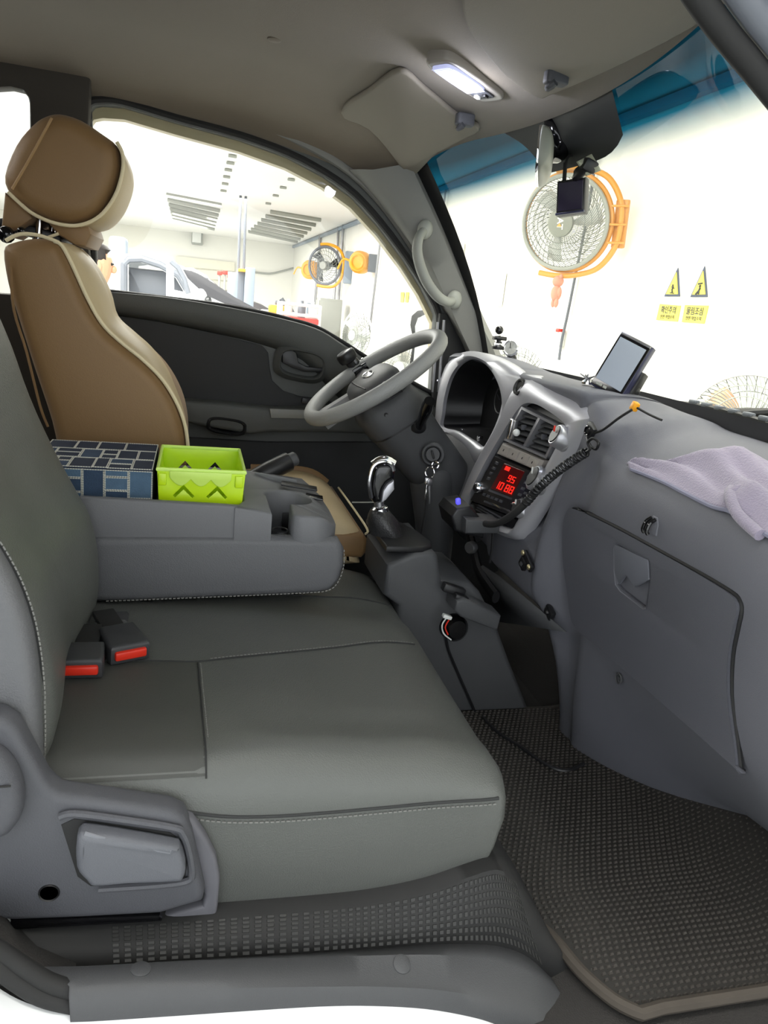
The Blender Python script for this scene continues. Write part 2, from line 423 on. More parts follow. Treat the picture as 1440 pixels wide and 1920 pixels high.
# wall fans
def wire_cage(b, c, n, r, depth, m, wires, rad, spiral=0.0, rings=4, hub=0.16):
    Mx = frame(n)
    for k in range(wires):
        a = 2*PI*k/wires; pts = []
        for j in range(9):
            t = j/8; rr = r*(hub+(1-hub)*t); ang = a+spiral*t
            pts.append(Vector(c)+Mx @ Vector((rr*math.cos(ang), rr*math.sin(ang), depth*(1-t**2.2))))
        b.tube(pts, rad, 4, caps=False)
    for j in range(1, rings+1):
        t = j/rings; rr = r*(hub+(1-hub)*t)
        b.tube([Vector(c)+Mx @ Vector((rr*math.cos(2*PI*k/40), rr*math.sin(2*PI*k/40), depth*(1-t**2.2))) for k in range(40)], rad*1.2, 4, closed=True)
def blades(b, c, n, r, cnt=3, twist=0.5):
    Mx = frame(n)
    for k in range(cnt):
        a = 2*PI*k/cnt; rows = []
        for i in range(5):
            t = 0.15+0.8*i/4; rr = r*t; row = []
            for s_ in (-1, 0, 1):
                wd = 0.55*(1-0.35*abs(t-.6))
                ang = a+s_*wd/2+0.3*t
                row.append(Vector(c)+Mx @ Vector((rr*math.cos(ang), rr*math.sin(ang), s_*twist*r*0.12)))
            rows.append(row)
        b.loft(rows)
fan_dir = Vector((-0.72, -0.66, -0.16)).normalized()
fc = Vector((2.55,3.8496,1.5517)); FR = 0.315
t = thing('wall_fan', 'big amber-framed wall fan with wire cage and grey hub seen through the windscreen', 'fan', tuple(fc))
b = B(); wire_cage(b, fc, fan_dir, FR*.97, 0.075, None, 84, 0.0022, 1.0, 5, 0.3); b.done('cage', M['cage'], t)
b = B(); wire_cage(b, fc, -fan_dir, FR*.97, 0.10, None, 40, 0.0022, -0.8, 4, 0.3); b.done('rear_cage', M['cage'], t)
b = B(); b.torus(fc, fan_dir, FR, 0.016, 56, 8); b.done('rim', M['fan_gray'], t)
b = B(); blades(b, fc-fan_dir*0.03, fan_dir, FR*.9, 3); b.done('blades', M['fan_white'], t, solid=0.006)
b = B(); b.lathe([(0.001, .085), (.075, .085), (.092, .078), (.095, .06)], fc, fan_dir, 28); hub = b.done('hub', mat('fan_hub_grey', (128, 130, 120), .5), t)
fx = fan_dir.cross(Vector((0, 0, 1))).normalized()*-1
text('CAT', fc+fan_dir*.088+Vector((0, 0, .02)), .062, M['fan_white'], hub, d=tuple(-Vector(frame(fan_dir).col[1])), up=tuple(Vector(frame(fan_dir).col[0])))
b = B(); q = fc+fan_dir*.0885-Vector((0, 0, .012)); b.loft([[q+Vector((0,0,.014)), q-fx*.018-Vector((0,0,.01)), q+fx*.018-Vector((0,0,.01))], [q+fan_dir*.002+Vector((0,0,.014)), q+fan_dir*.002-fx*.018-Vector((0,0,.01)), q+fan_dir*.002+fx*.018-Vector((0,0,.01))]], cu=True, caps=True); b.done('amber_triangle', M['amber'], hub)
# amber tube yoke: a C around the cage from top to bottom on the wall side
Mx = frame(fan_dir); side = Mx.col[0] if (Mx.col[0]).x > 0 else -Vector(Mx.col[0]); upv = Vector(Mx.col[1]) if Mx.col[1][2] > 0 else -Vector(Mx.col[1])
side = Vector(side)
yk = [(-0.30, 1.10), (-.05, 1.16), (.35, 1.13), (.85, .95), (1.18, .5), (1.25, 0), (1.18, -.5), (.85, -.95), (.35, -1.13), (-.05, -1.16), (-.5, -1.12)]
b = B(); b.tube(cr([fc+side*FR*p+upv*FR*q-fan_dir*.05*(1 if p > 0 else 0) for p, q in yk], 6), .020, 10); b.done('yoke', M['amber'], t)
b = B(); b.torus(fc-fan_dir*.05, fan_dir, FR*1.05, .02, 56, 8); b.done('rear_hoop', M['amber'], t)
b = B(); b.box(fc+side*FR*1.2-fan_dir*.1, (.09, .05, .32), Matrix((side, -fan_dir, upv)).transposed(), .01)
for dz in (.12, .0, -.12): b.tube([fc+side*FR*1.05+upv*dz, fc+side*FR*1.38+upv*dz-fan_dir*.05], .008, 6)
b.done('wall_bracket', M['amber'], t)

fd2 = Vector((-.62, -.78, -.05)).normalized(); fc2 = Vector((2.5,14.2604,1.4852)); r2 = .36
t = thing('wall_fan', 'black caged wall fan on amber yoke far away between two yellow cord reels', 'fan', tuple(fc2))
b = B(); wire_cage(b, fc2, fd2, r2, .07, None, 30, .005, .8, 4); b.done('cage', M['cage'], t)
b = B(); b.torus(fc2, fd2, r2, .028, 40, 8); b.done('rim', M['lift_dark'], t)
b = B(); blades(b, fc2, fd2, r2*.92, 3, 1.0); b.done('blades', M['black'], t, solid=.008)
b = B(); b.lathe([(.001, .09), (.07, .09), (.09, .06), (.09, -.1), (.05, -.2)], fc2, fd2, 18); b.done('hub', M['fan_gray'], t)
Mx = frame(fd2); sd = Vector(Mx.col[0]); sd = sd if sd.x > 0 else -sd
b = B(); b.tube(cr([fc2+sd*r2*p+Vector((0, 0, r2*q)) for p, q in ((-.35, 1.12), (.2, 1.14), (.8, .95), (1.15, .5), (1.2, 0), (1.1, -.6), (.7, -1.05), (.1, -1.14), (-.4, -1.1))], 5), .03, 8); b.done('yoke', M['yellow'], t)
b = B(); b.box(fc2+sd*r2*1.5, (.16, .12, .62), None, .02); b.done('bracket', M['gear_gray'], t)

def reel(c, n, r, label):
    t = thing('cord_reel', label, 'reel', tuple(c), 'yellow cord reels on the wall')
    b = B(); b.lathe([(.001, .12), (r*.8, .12), (r, .07), (r, -.07), (r*.8, -.12), (.001, -.12)], c, n, 24); dr = b.done('drum', M['yellow'], t)
    b = B(); b.torus(c+Vector(n)*.125, n, r*.6, .02, 24, 6); b.done('rib', M['yellow'], dr)
    b = B(); Mx = frame(n); sd = Vector(Mx.col[0])
    b.box(c+sd*(r+.1), (.25, .06, .3), None, .01); b.done('bracket', M['lift_dark'], t)
    b = B(); b.tube(cr([c-sd*r*.9, c-sd*(r+.15)+Vector((0, 0, .03)), c-sd*(r+.25)-Vector((0, 0, .14))], 5), .02, 6); b.done('cord_end', M['yellow'], t)
reel(Vector((2.75,11.9311,1.5139)), (-.62, -.78, 0), .19, 'yellow cord reel hanging on the wall right of the far fan')
reel(Vector((2.75,18.0528,1.4952)), (-.62, -.78, 0), .23, 'yellow cord reel on the wall partly behind the far fan, left side')

# floor fans
def floor_fan(c, n, r, label, m, blade_m, box_back=True, wires=48):
    t = thing('floor_fan', label, 'fan', (c[0], c[1], GZ)); c = Vector(c); n = Vector(n).normalized()
    b = B(); wire_cage(b, c, n, r, r*.22, None, wires, max(.0025, r*.006), .6, 4); b.done('cage', M['cage'], t)
    b = B(); wire_cage(b, c, -n, r, r*.25, None, wires//2, max(.0025, r*.006), 0, 3); b.done('rear_cage', M['cage'], t)
    b = B(); b.torus(c, n, r, r*.035, 44, 8); b.done('rim', m, t)
    b = B(); blades(b, c, n, r*.92, 3, .9); b.done('blades', blade_m, t, solid=.006)
    b = B(); b.lathe([(.001, r*.26), (r*.2, r*.25), (r*.22, r*.1), (r*.22, -r*.5), (r*.12, -r*.65), (.001, -r*.66)], c, n, 20); b.done('motor', m, t)
    b = B(); b.lathe([(.025, c.z-r*.2), (.03, GZ+.06), (.22, GZ+.04), (.24, GZ+.001), (.001, GZ)], (c.x-n.x*r*.4, c.y-n.y*r*.4, 0), (0, 0, 1), 20); b.done('stand', m, t)
floor_fan((1.9,7.6772,0.452), (-.9, -.42, .05), .30, 'white pedestal fan standing in the garage beyond the driver window', M['fan_white'], M['fan_white'])
floor_fan((2.3,3.7764,0.4166), (-.6, -.8, .1), .25, 'white floor fan peeping over the dashboard beside the pillar', M['fan_white'], M['fan_white'])
floor_fan((2.2,1.1896,0.5069), (-.75, -.62, .18), .235, 'white floor fan with orange blades behind the windscreen wipers', M['fan_white'], mat('orange_blade', (235, 190, 160), .4), wires=72)
floor_fan((2.3,6.9291,0.175), (-.6, -.8, .1), .33, 'cream floor fan seen between steering wheel and side mirror', M['fan_white'], M['fan_white'])

# tall grey cabinet, low boxes and tool cart by the front wall
def cab(c, size, m, name, label, cat, d=.03):
    t = thing(name, label, cat, (c[0], c[1], c[2]-size[2]/2))
    b = B(); b.box(c, size, None, .01); b.done('body', m, t)
    b = B(); b.box((c[0]-size[0]/2-.008, c[1], c[2]), (.016, size[1]*.9, size[2]*.94), None, .004); dr = b.done('door', m, t)
    b = B(); b.box((c[0]-size[0]/2-.025, c[1]-size[1]*.35, c[2]), (.02, .02, size[2]*.15), None, .004); b.done('handle', M['lift_dark'], dr)
    b = B(); b.box((c[0], c[1]-size[1]/2-.008, c[2]), (size[0]*.9, .016, size[2]*.94), None, .004); b.done('side_panel', m, t)
def stand(px_top, x, h_top, w_, d, m, name, label, cat):
    pass
p = Vector((2.6,13.959,0.8523)); cab((2.6, p.y, (p.z+GZ)/2), (.45, .5, p.z-GZ), M['fan_gray'], 'steel_cabinet', 'tall grey steel cabinet standing under the far black fan', 'cabinet')
p = Vector((2.5,14.8249,0.4749)); cab((2.5, p.y, (p.z+GZ)/2), (.4, .5, p.z-GZ), M['fan_white'], 'low_cabinet', 'low pale cabinet left of the tall grey steel cabinet', 'cabinet')
p = Vector((2.6,9.4961,0.3215)); cab((2.6, p.y, (p.z+GZ)/2), (.5, 1.0, p.z-GZ), mat('pale_box', (214, 212, 204), .7), 'storage_box', 'pale storage box on the floor right of the pedestal fan', 'box')
p = Vector((2.7,17.4758,0.6992)); 
t = thing('gray_stand_post', 'narrow blue-grey upright post beside the tool cart', 'post', (p.x, p.y, GZ))
B().box((p.x, p.y, (p.z+GZ)/2), (.12, .12, p.z-GZ), None, .01).done('upright', M['gear_gray'], t)
B().box((p.x, p.y, GZ+.02), (.4, .4, .04), None, .01).done('foot_plate', M['gear_gray'], t)
# tool cart with a red tray, an orange case and a tipped frame on it
cp = Vector((1.8757,13,0.4855))
t = thing('tool_cart', 'pale tool cart with open wire frame and red tray near the far wall corner', 'cart', (cp.x, cp.y, GZ))
for dx in (-.36, .36):
    for dy_ in (-.25, .25): B().tube([(cp.x+dx, cp.y+dy_, GZ), (cp.x+dx, cp.y+dy_, cp.z+.22)], .03, 6).done('leg', M['fan_white'], t)
for dz in (.2, .02): 
    b = B(); b.tube([(cp.x-.36, cp.y-.25, cp.z+dz), (cp.x+.36, cp.y-.25, cp.z+dz), (cp.x+.36, cp.y+.25, cp.z+dz), (cp.x-.36, cp.y+.25, cp.z+dz)], .03, 6, closed=True); b.done('rail', M['fan_white'], t)
B().box((cp.x, cp.y, cp.z-.08), (.76, .55, .1), None, .02).done('tray', M['red'], t)
for i, dx in enumerate((-.2, .05, .25)):
    b = B(); b.lathe([(.001, 0), (.07, 0), (.075, .02), (.075, .2), (.03, .27), (.03, .31), (.001, .31)], (cp.x+dx, cp.y, cp.z-.03), (0, 0, 1), 14)
    tag(b.done('spray_bottle', [M['fan_white'], M['lift_dark'], M['fan_white']][i]), ['white bottle standing in the tool cart, left one', 'dark bottle standing in the middle of the tool cart', 'white bottle standing in the tool cart, right one'][i], 'bottle', 'bottles in the tool cart')
q = Vector((1.5773,13.6,0.4746))
t = thing('tool_case', 'orange tool case on a stand left of the tool cart', 'case', (q.x, q.y, GZ))
B().box((q.x, q.y, q.z), (.42, .3, .3), None, .03).done('case_body', M['yellow'], t); B().box((q.x, q.y, q.z+.2), (.2, .05, .08), None, .02).done('handle', M['lift_dark'], t)
B().box((q.x, q.y, (q.z-.15+GZ)/2), (.4, .28, q.z-.15-GZ), None, .01).done('stand', M['lift_dark'], t)
b = B(); b.tube([(1.7602,15.2,0.7465),(1.8599,15.2,0.6231),(1.9803,15.2,0.5456),(2.0453,15.2,0.4397)], .05, 6); b.tube([(1.8584,15.2,0.6452),(2.1697,15.2,0.6536),(2.1684,15.2,0.5077)], .03, 6); b.tube([(1.8213,15.2,0.686),(1.8916,15.2,0.3126),(2.056,15.2,-1.2949)], .04, 6)
tag(b.done('work_lamp_stand', M['lift_dark']), 'dark tipped lamp stand leaning above the tool cart', 'stand')

# two-post lift with yellow cap and cables
lp = Vector((0.8796,12.2,0.8896)); lt = Vector((0.8535,12.2,1.223))
t = thing('lift_post', 'blue-grey vehicle lift post with dark carriage beside the white car', 'lift', (lp.x, lp.y, GZ))
B().box((lp.x, lp.y, (lt.z+GZ)/2), (.16, .35, lt.z-GZ), None, .01).done('column', M['gear_gray'], t)
c2 = Vector((0.7361,12.4,0.8738)); B().box((c2.x, 12.4, (lt.z-.05+GZ)/2), (.12, .3, lt.z-.05-GZ), None, .01).done('carriage', M['lift_dark'], t)
c3 = Vector((0.6099,12.4,0.8157)); B().box((c3.x, 12.4, (lt.z-.1+GZ)/2), (.17, .3, lt.z-.1-GZ), None, .01).done('power_unit', M['gear_gray'], t)
c4 = Vector((0.7475,12.2,1.1676)); B().box((c4.x, 12.2, c4.z), (.14, .3, .05), None, .01).done('yellow_cap', M['yellow'], t)
for px in (((0.6699,12.3,1.9601), (0.6888,12.3,1.1806)), ((0.7568,12.3,2.0135), (0.7794,12.3,1.1904))):
    a = Vector(px[0]); a.z = CZ; b = B(); b.tube([a, px[1]], .022, 6); b.done('hose', M['lift_dark'], t)
for i, (px, py) in enumerate(((417, 515), (427, 512), (432, 520))):
    a = Vector((0, 0, 0))
pl = [(0.3958,13,1.0965), (0.4897,13,1.1159), (0.5776,13,1.0603)]
for i, a in enumerate(pl):
    a = Vector(a); b = B(); b.tube([(a.x, a.y, GZ), (a.x, a.y, a.z)], .02, 6); 
    t = thing('hose_stand', ['slim grey hose stand, leftmost of three left of the lift post', 'slim grey hose stand, middle of three left of the lift post', 'slim grey hose stand, rightmost of three next to the lift post'][i], 'stand', (a.x, a.y, GZ), 'hose stands by the lift')
    b.done('pole', M['fan_gray'], t); B().box((a.x, a.y, a.z), (.09, .09, .07), None, .01).done('cap', M['red'], t)
q = Vector((-0.0278,23.6,2.2342)); 
t = thing('wall_speaker', 'small grey box speaker high on the far white wall', 'speaker', (q.x, q.y, q.z)); B().box((q.x, 23.6, q.z), (.34, .36, .4), None, .03).done('cabinet_body', M['fan_gray'], t); B().box((q.x-.02, 23.40, q.z), (.26, .03, .3), None, .01).done('grille', M['fan_white'], t)
tag(B().tube(cr([(1.7321,23.7,1.4171),(2.2393,23.7,1.4228),(2.6583,23.7,1.55),(3.0273,23.7,1.6887)], 4), .03, 6).done('wall_hose', M['fan_gray']), 'thin grey hose sagging along the far wall into the corner', 'hose')
# shutter-door like cream panel behind the car
q = [Vector(p) for p in [(-0.6517,23.75,1.636),(1.1389,23.75,1.6448),(1.2122,23.75,0.0432),(-0.6087,23.75,-0.1306)]]
t = struct(B().loft([[p+Vector((0, -.04, 0)) for p in q], q], cu=True, caps=True).done('door_2', mat('cream_shutter', (222, 218, 200), .7), loc=tuple(q[0])), 'cream sectional door panel in the far wall behind the white car')
for k in (.18, .36, .54, .72):
    B().tube([q[0].lerp(q[3], k)+Vector((0, -.05, 0)), q[1].lerp(q[2], k)+Vector((0, -.05, 0))], .02, 4).done('rib', mat('cream_rib', (196, 192, 176), .7), t)

ordn = ['nearest', 'second', 'third', 'fourth', 'fifth', 'sixth']
for i_, q in enumerate([(0.3618,8.3348,2.35),(0.3594,8.8755,2.35),(0.3568,9.4821,2.35),(0.361,10.1599,2.35),(0.3657,10.9308,2.35),(0.3711,11.8157,2.35),(1.1995,8.7535,2.35),(1.1968,9.5256,2.35),(1.1867,10.4342,2.35),(1.1823,11.4993,2.35),(1.1771,12.7769,2.35)]):
    q = Vector(q); tag(B().box(q, (.10, .05, .03), None, .008).done('ceiling_clip', M['fan_gray']), 'tiny grey ceiling clip, %s of the %s row counted from the window top' % (ordn[i_ % 6], 'left' if i_ < 6 else 'right'), 'clip', 'ceiling joint clips')
q = Vector((2.96,7.2428,1.5914)); t = thing('wall_hook', 'pale wall hook with hanging cloth beside the windscreen pillar', 'hook', tuple(q))
B().box(q, (.05, .05, .08), None, .01).done('hook_plate', M['fan_white'], t); b = B(); b.loft([[q+Vector((-.03-.02*math.sin(j), .05*(k-1)+.02*j, -.03-.06*j)) for k in range(3)] for j in range(4)]); b.done('cloth', M['fan_gray'], t, solid=.01)
q = Vector((2.97,4.4528,0.7258)); t = thing('cable_outlet', 'small white outlet box with red end on the dark wall cable', 'outlet', tuple(q))
B().box(q, (.06, .07, .12), None, .01).done('box_body', M['fan_white'], t); B().box(q+Vector((-.01, .01, .07)), (.05, .06, .03), None, .006).done('red_end', M['red'], t)
q = Vector((2.6,3.6504,0.5401)); b = B(); b.lathe([(.13, GZ), (.15, GZ+.02), (.16, q.z), (.15, q.z+.01), (.14, q.z-.02), (.001, q.z-.03)], (q.x, q.y, 0), (0, 0, 1), 24); tag(b.done('waste_bin', M['fan_white']), 'tall white bin standing below the wall cable, just above the dashboard edge', 'bin')
# white car with its front door open
CY_ = 9.0
t = thing('parked_car', 'white minivan with raised front door open, parked across the garage', 'car', ((-0.2332,9,-0.3118)[0], CY_+.8, GZ))
side_o = [(-1.609,0.9984),(-1.1085,1.0992),(-0.854,1.1279),(-0.5632,1.1154),(-0.2001,1.0576),(0.017,0.9619),(0.2115,0.835),(0.4233,0.7071),(0.7084,0.5975),(1.0693,0.5203),(1.2557,0.4387),(1.3201,0.2446),(1.3498,-0.1892),(-1.6294,-0.42)]
hole1 = [(-0.8533,1.0378),(-0.7118,1.0664),(-0.4964,1.0251),(-0.2631,0.9188),(-0.1588,0.7632),(-0.1331,0.5636),(-0.85,0.5932)]
b = B(); b.plate(side_o, [hole1], lambda u, v, w: Vector((u, CY_+w, v)), .06, .01); b.done('body_side', M['carpaint'], t)
b = B(); b.plate(side_o, [hole1], lambda u, v, w: Vector((u, CY_+1.75+w, v)), .06, .01); b.done('far_body_side', M['carpaint'], t)
top = [(-1.609,0.9984),(-1.1085,1.0992),(-0.854,1.1279),(-0.5632,1.1154),(-0.2001,1.0576),(-0.0649,0.9996)]
b = B(); b.loft([[Vector((x, CY_, z)) for x, z in top], [Vector((x, CY_+1.75, z)) for x, z in top]]); b.done('roof', M['carpaint'], t, solid=.03)
ws = [(-0.0649,0.9996),(0.1073,0.8913),(0.3183,0.7375)]
b = B(); b.loft([[Vector((x, CY_+.02, z)) for x, z in ws], [Vector((x, CY_+1.72, z)) for x, z in ws]]); b.done('windscreen', M['black_gloss'], t, solid=.02)
wsd = mat('car_glass_dark', (52, 50, 54), .6)
b = B(); b.rext([(-0.1793,1.0269),(-0.0655,1.0195),(0.0159,0.9951),(0.209,0.902),(0.4909,0.7481),(0.9229,0.5694),(1.2552,0.4458),(1.2623,0.3397),(0.7825,0.5351),(0.4266,0.6321),(0.1127,0.7371),(-0.1163,0.9211)], lambda u, v, w: Vector((u, w, v)), 8.93, 10.5, .03, 2); b.done('sloping_windscreen', wsd, t)
hd = [(0.3183,0.7375),(0.6359,0.6389),(1.068,0.5412),(1.3128,0.3514),(1.3794,-0.1869)]
b = B(); b.loft([[Vector((x, CY_, z)) for x, z in hd], [Vector((x, CY_+1.75, z)) for x, z in hd]]); b.done('bonnet', M['carpaint'], t, solid=.03)
b = B(); b.tube([Vector((x, CY_-.03, z)) for x, z in [(-0.8955,0.5886),(-0.8981,1.0134),(-0.8408,1.0779),(-0.6863,1.1016),(-0.4641,1.0548),(-0.2306,0.9487),(-0.1119,0.768)]], .045, 8); b.done('door_frame_seal', M['lift_dark'], t)
b = B(); b.box(((-0.4826,9.6,0.6195)[0], CY_+.9, (-0.4852,9.6,0.7602)[2]), (1.3, 1.2, .45), None, .08); b.done('cabin_interior', M['lift_dark'], t)
b = B(); b.box((-0.9911,9.25,0.8434), (.22, .3, 1.0), None, .05); b.done('door_pillar', M['gear_gray'], t)
od = [(-0.3455,1.1333),(-0.3028,1.1261),(-0.1839,1.0121),(-0.1059,0.8674),(-0.0633,0.686),(-0.0521,0.3089),(-0.3398,0.2828)]
odh = [(-0.2828,1.0498),(-0.2202,0.9899),(-0.1491,0.8629),(-0.121,0.7423),(-0.2699,0.758)]
b = B(); b.plate(od, [odh], lambda u, v, w: Vector((u, 8.2+w, v)), .06, .01); dr = b.done('open_door', M['carpaint'], t)
b = B(); b.tube([Vector((x, 8.17, z)) for x, z in [(-0.3081,1.0893),(-0.2211,1.0263),(-0.144,0.9003),(-0.0962,0.7448)]], .03, 6); b.done('window_seal', M['lift_dark'], dr)
b = B(); b.ball((0.0524,8.75,0.6748), (.09, .07, .14), 16); mi = b.done('wing_mirror', M['carpaint'], t)
b = B(); b.ball((0.1453,8.7,0.6652), (.05, .05, .07), 12); b.done('mirror_glass', M['black_gloss'], mi)
b = B(); b.lathe([(.001, .02), (.2, .02), (.33, -.01), (.34, -.1), (.33, -.2)], ((0.9477,9,0.1407)[0], CY_-.02, GZ+.34), (0, -1, 0), 28); b.done('wheel', M['black'], t)
b = B(); b.lathe([(.001, .02), (.2, .02), (.33, -.01), (.34, -.1), (.33, -.2)], ((-1.3681,9,-0.0579)[0], CY_-.02, GZ+.34), (0, -1, 0), 28); b.done('wheel', M['black'], t)
# dark car nose behind the lift post
q0 = Vector((0.6326,14,0.5023))
t = thing('dark_car', 'dark car bonnet and windscreen sloping down behind the white car', 'car', (q0.x, 14.8, GZ))
pr = [(-0.3943,1.1419),(-0.079,1.1569),(0.1537,1.0543),(0.4649,0.8386),(0.8291,0.7147),(1.2508,0.6141),(1.5223,0.4861),(1.6509,0.1331),(1.6774,-0.2882),(-0.3554,-0.4592)]
b = B(); b.rext(pr, lambda u, v, w: Vector((u, w, v)), 14.0, 15.6, .12, 3); b.done('body', mat('dark_car_paint', (66, 62, 64), .2, coat=.6), t)
b = B(); b.tube([Vector((x, 13.98, z)) for x, z in [(-0.2948,1.0942),(-0.0772,1.0983),(0.1461,0.9843),(0.4369,0.7756)]], .05, 6); b.done('window_line', M['carpaint'], t)
b = B(); b.box((1.4165,13.99,0.4659), (.35, .06, .1), None, .03); b.done('headlamp', M['fan_white'], t)

# person
hc = Vector((-0.6344,4.2,0.9294))
t = thing('person', 'dark-haired person in a white shirt standing beyond the driver window, seen from the side', 'person', (hc.x-.02, hc.y, GZ))
def person():
    hx, hy, hz = hc; fz = GZ
    bmx = bmesh.new(); sk = []
    def vtx(p, r): v = bmx.verts.new(Vector(p)); sk.append(r); return v
    pel = vtx((hx-.06, hy, fz+.92), (.15, .12)); sp_ = vtx((hx-.07, hy, fz+1.15), (.15, .11)); ch = vtx((hx-.06, hy, fz+1.36), (.17, .12))
    nk = vtx((hx-.04, hy, fz+1.50), (.062, .062)); hb = vtx((hx+.005, hy, hz-.075), (.072, .066)); hm = vtx((hx, hy, hz), (.105, .092)); ht = vtx((hx-.01, hy, hz+.075), (.09, .08))
    E_ = [(pel, sp_), (sp_, ch), (ch, nk), (nk, hb), (hb, hm), (hm, ht)]
    for s_ in (-1, 1):
        a = vtx((hx-.06, hy+s_*.2, fz+1.40), (.065, .065)); e = vtx((hx-.02, hy+s_*.26, fz+1.12), (.05, .05)); h_ = vtx((hx+.15, hy+s_*.2, fz+.95), (.04, .035)); f_ = vtx((hx+.23, hy+s_*.17, fz+.93), (.03, .04))
        E_ += [(ch, a), (a, e), (e, h_), (h_, f_)]
        hp = vtx((hx-.05, hy+s_*.1, fz+.86), (.095, .095)); kn = vtx((hx-.02, hy+s_*.11, fz+.48), (.065, .065)); an = vtx((hx-.05, hy+s_*.11, fz+.09), (.045, .045)); to = vtx((hx+.12, hy+s_*.12, fz+.04), (.045, .035))
        E_ += [(pel, hp), (hp, kn), (kn, an), (an, to)]
    for a, b_ in E_: bmx.edges.new((a, b_))
    bmx.verts.index_update(); me = bpy.data.meshes.new('body'); L = wloc(t)
    for v in bmx.verts: v.co -= L
    bmx.to_mesh(me); bmx.free()
    o = bpy.data.objects.new('body', me); C.objects.link(o); o.parent = t
    md = o.modifiers.new('skin', 'SKIN'); lay = me.skin_vertices[0].data
    for i, r in enumerate(sk): lay[i].radius = r
    lay[0].use_root = True
    md = o.modifiers.new('sub', 'SUBSURF'); md.levels = 2; md.render_levels = 2
    m = bpy.data.materials.new('person_skin_and_trousers'); m.use_nodes = True; nt = m.node_tree
    geo = nt.nodes.new('ShaderNodeNewGeometry'); sp = nt.nodes.new('ShaderNodeSeparateXYZ'); mm = nt.nodes.new('ShaderNodeMath'); mm.operation = 'GREATER_THAN'; mm.inputs[1].default_value = fz+.93
    mx = nt.nodes.new('ShaderNodeMix'); mx.data_type = 'RGBA'; mx.inputs[6].default_value = lin((52, 56, 68)); mx.inputs[7].default_value = lin((214, 160, 128))
    nt.links.new(geo.outputs['Position'], sp.inputs[0]); nt.links.new(sp.outputs[2], mm.inputs[0]); nt.links.new(mm.outputs[0], mx.inputs[0]); nt.links.new(mx.outputs[2], nt.nodes['Principled BSDF'].inputs[0])
    me.materials.append(m)
    b = B(); b.ball((hx-.02, hy, hz+.03), (.105, .092, .105), 20)
    for v in list(b.bm.verts):
        if v.co.x > hx+.045 and v.co.z < hz+.07: v.co.x = hx+.03
        if v.co.z < hz-.06: v.co.z = hz-.06
    b.done('hair', M['hair'], t)
    b = B(); b.ball((hx+.082, hy, hz-.03), (.024, .016, .028), 10); b.ball((hx-.005, hy-.085, hz-.02), (.022, .012, .034), 10); b.ball((hx-.005, hy+.085, hz-.02), (.022, .012, .034), 10); b.done('nose_and_ears', M['skin'], t)
    b = B()
    for s_ in (-1, 1): b.ball((hx+.072, hy+s_*.032, hz+.002), .011, 8)
    b.done('eyes', M['black'], t)
    rows = []
    for z, a, c_, dx in ((.90, .17, .15, -.06), (1.0, .165, .14, -.065), (1.15, .175, .14, -.07), (1.3, .21, .155, -.065), (1.40, .22, .14, -.06), (1.46, .16, .1, -.05), (1.50, .085, .08, -.04)):
        rows.append([Vector((hx+dx+c_*math.cos(2*PI*k/20), hy+a*math.sin(2*PI*k/20), fz+z)) for k in range(20)])
    b = B(); b.loft(rows, cu=True)
    for s_ in (-1, 1): b.tube([(hx-.06, hy+s_*.17, fz+1.41), (hx-.05, hy+s_*.23, fz+1.3), (hx-.03, hy+s_*.262, fz+1.16)], [.085, .078, .07], 12)
    b.done('shirt', M['cloth_white'], t)
person()


# ---------------------------------------------------------------- the cab shell (structure)
CX0, DY = -0.95, 0.735
def zc(x): return interp([-.95, -.1, .1, .25, .35, .5, .7], [1.35, 1.345, 1.335, 1.315, 1.295, 1.27, 1.243], x)
def zs(x): return interp([-.95, -.3, .1, .3, .42, .55, .7], [1.272, 1.268, 1.248, 1.212, 1.182, 1.135, 1.09], x)
def zhead(x, y):
    s_ = max(0.0, min(1.0, (abs(y)-.40)/.33)); w_ = 1-math.sqrt(max(0, 1-s_*s_))
    return zc(x)*(1-w_)+zs(x)*w_
def xfront(y): return .675-.28*y*y
rows = []
for i in range(45):
    t_ = i/44; row = []
    for j in range(61):
        y = -.73+1.46*j/60
        x = CX0+(xfront(y)-CX0)*t_
        row.append(Vector((x, y, zhead(x, y))))
    rows.append(row)
rows2 = [[p+Vector((0, 0, .035)) for p in r] for r in rows]
b = B(); b.loft(rows); b.loft(rows2)
edge = lambda R_: R_[0]+[r[-1] for r in R_[1:]]+R_[-1][::-1][1:]+[r[0] for r in R_[::-1][1:-1]]
b.loft([edge(rows), edge(rows2)], cu=True)
head = struct(b.done('headliner', M['headliner'], loc=(0, 0, 1.3)), 'beige-grey cloth headliner over the whole cab')
# plug in the headliner
def on_head(px_pt, dz=0): return Vector((px_pt[0], px_pt[1], zhead(px_pt[0], px_pt[1])+dz))
a = Vector((0.1317,0.2496,1.335)); b = B(); b.lathe([(.014, .004), (.014, -.001), (.009, -.003), (.001, -.003)], on_head(a), (0, 0, 1), 18); b.done('plug', M['headliner'], head)

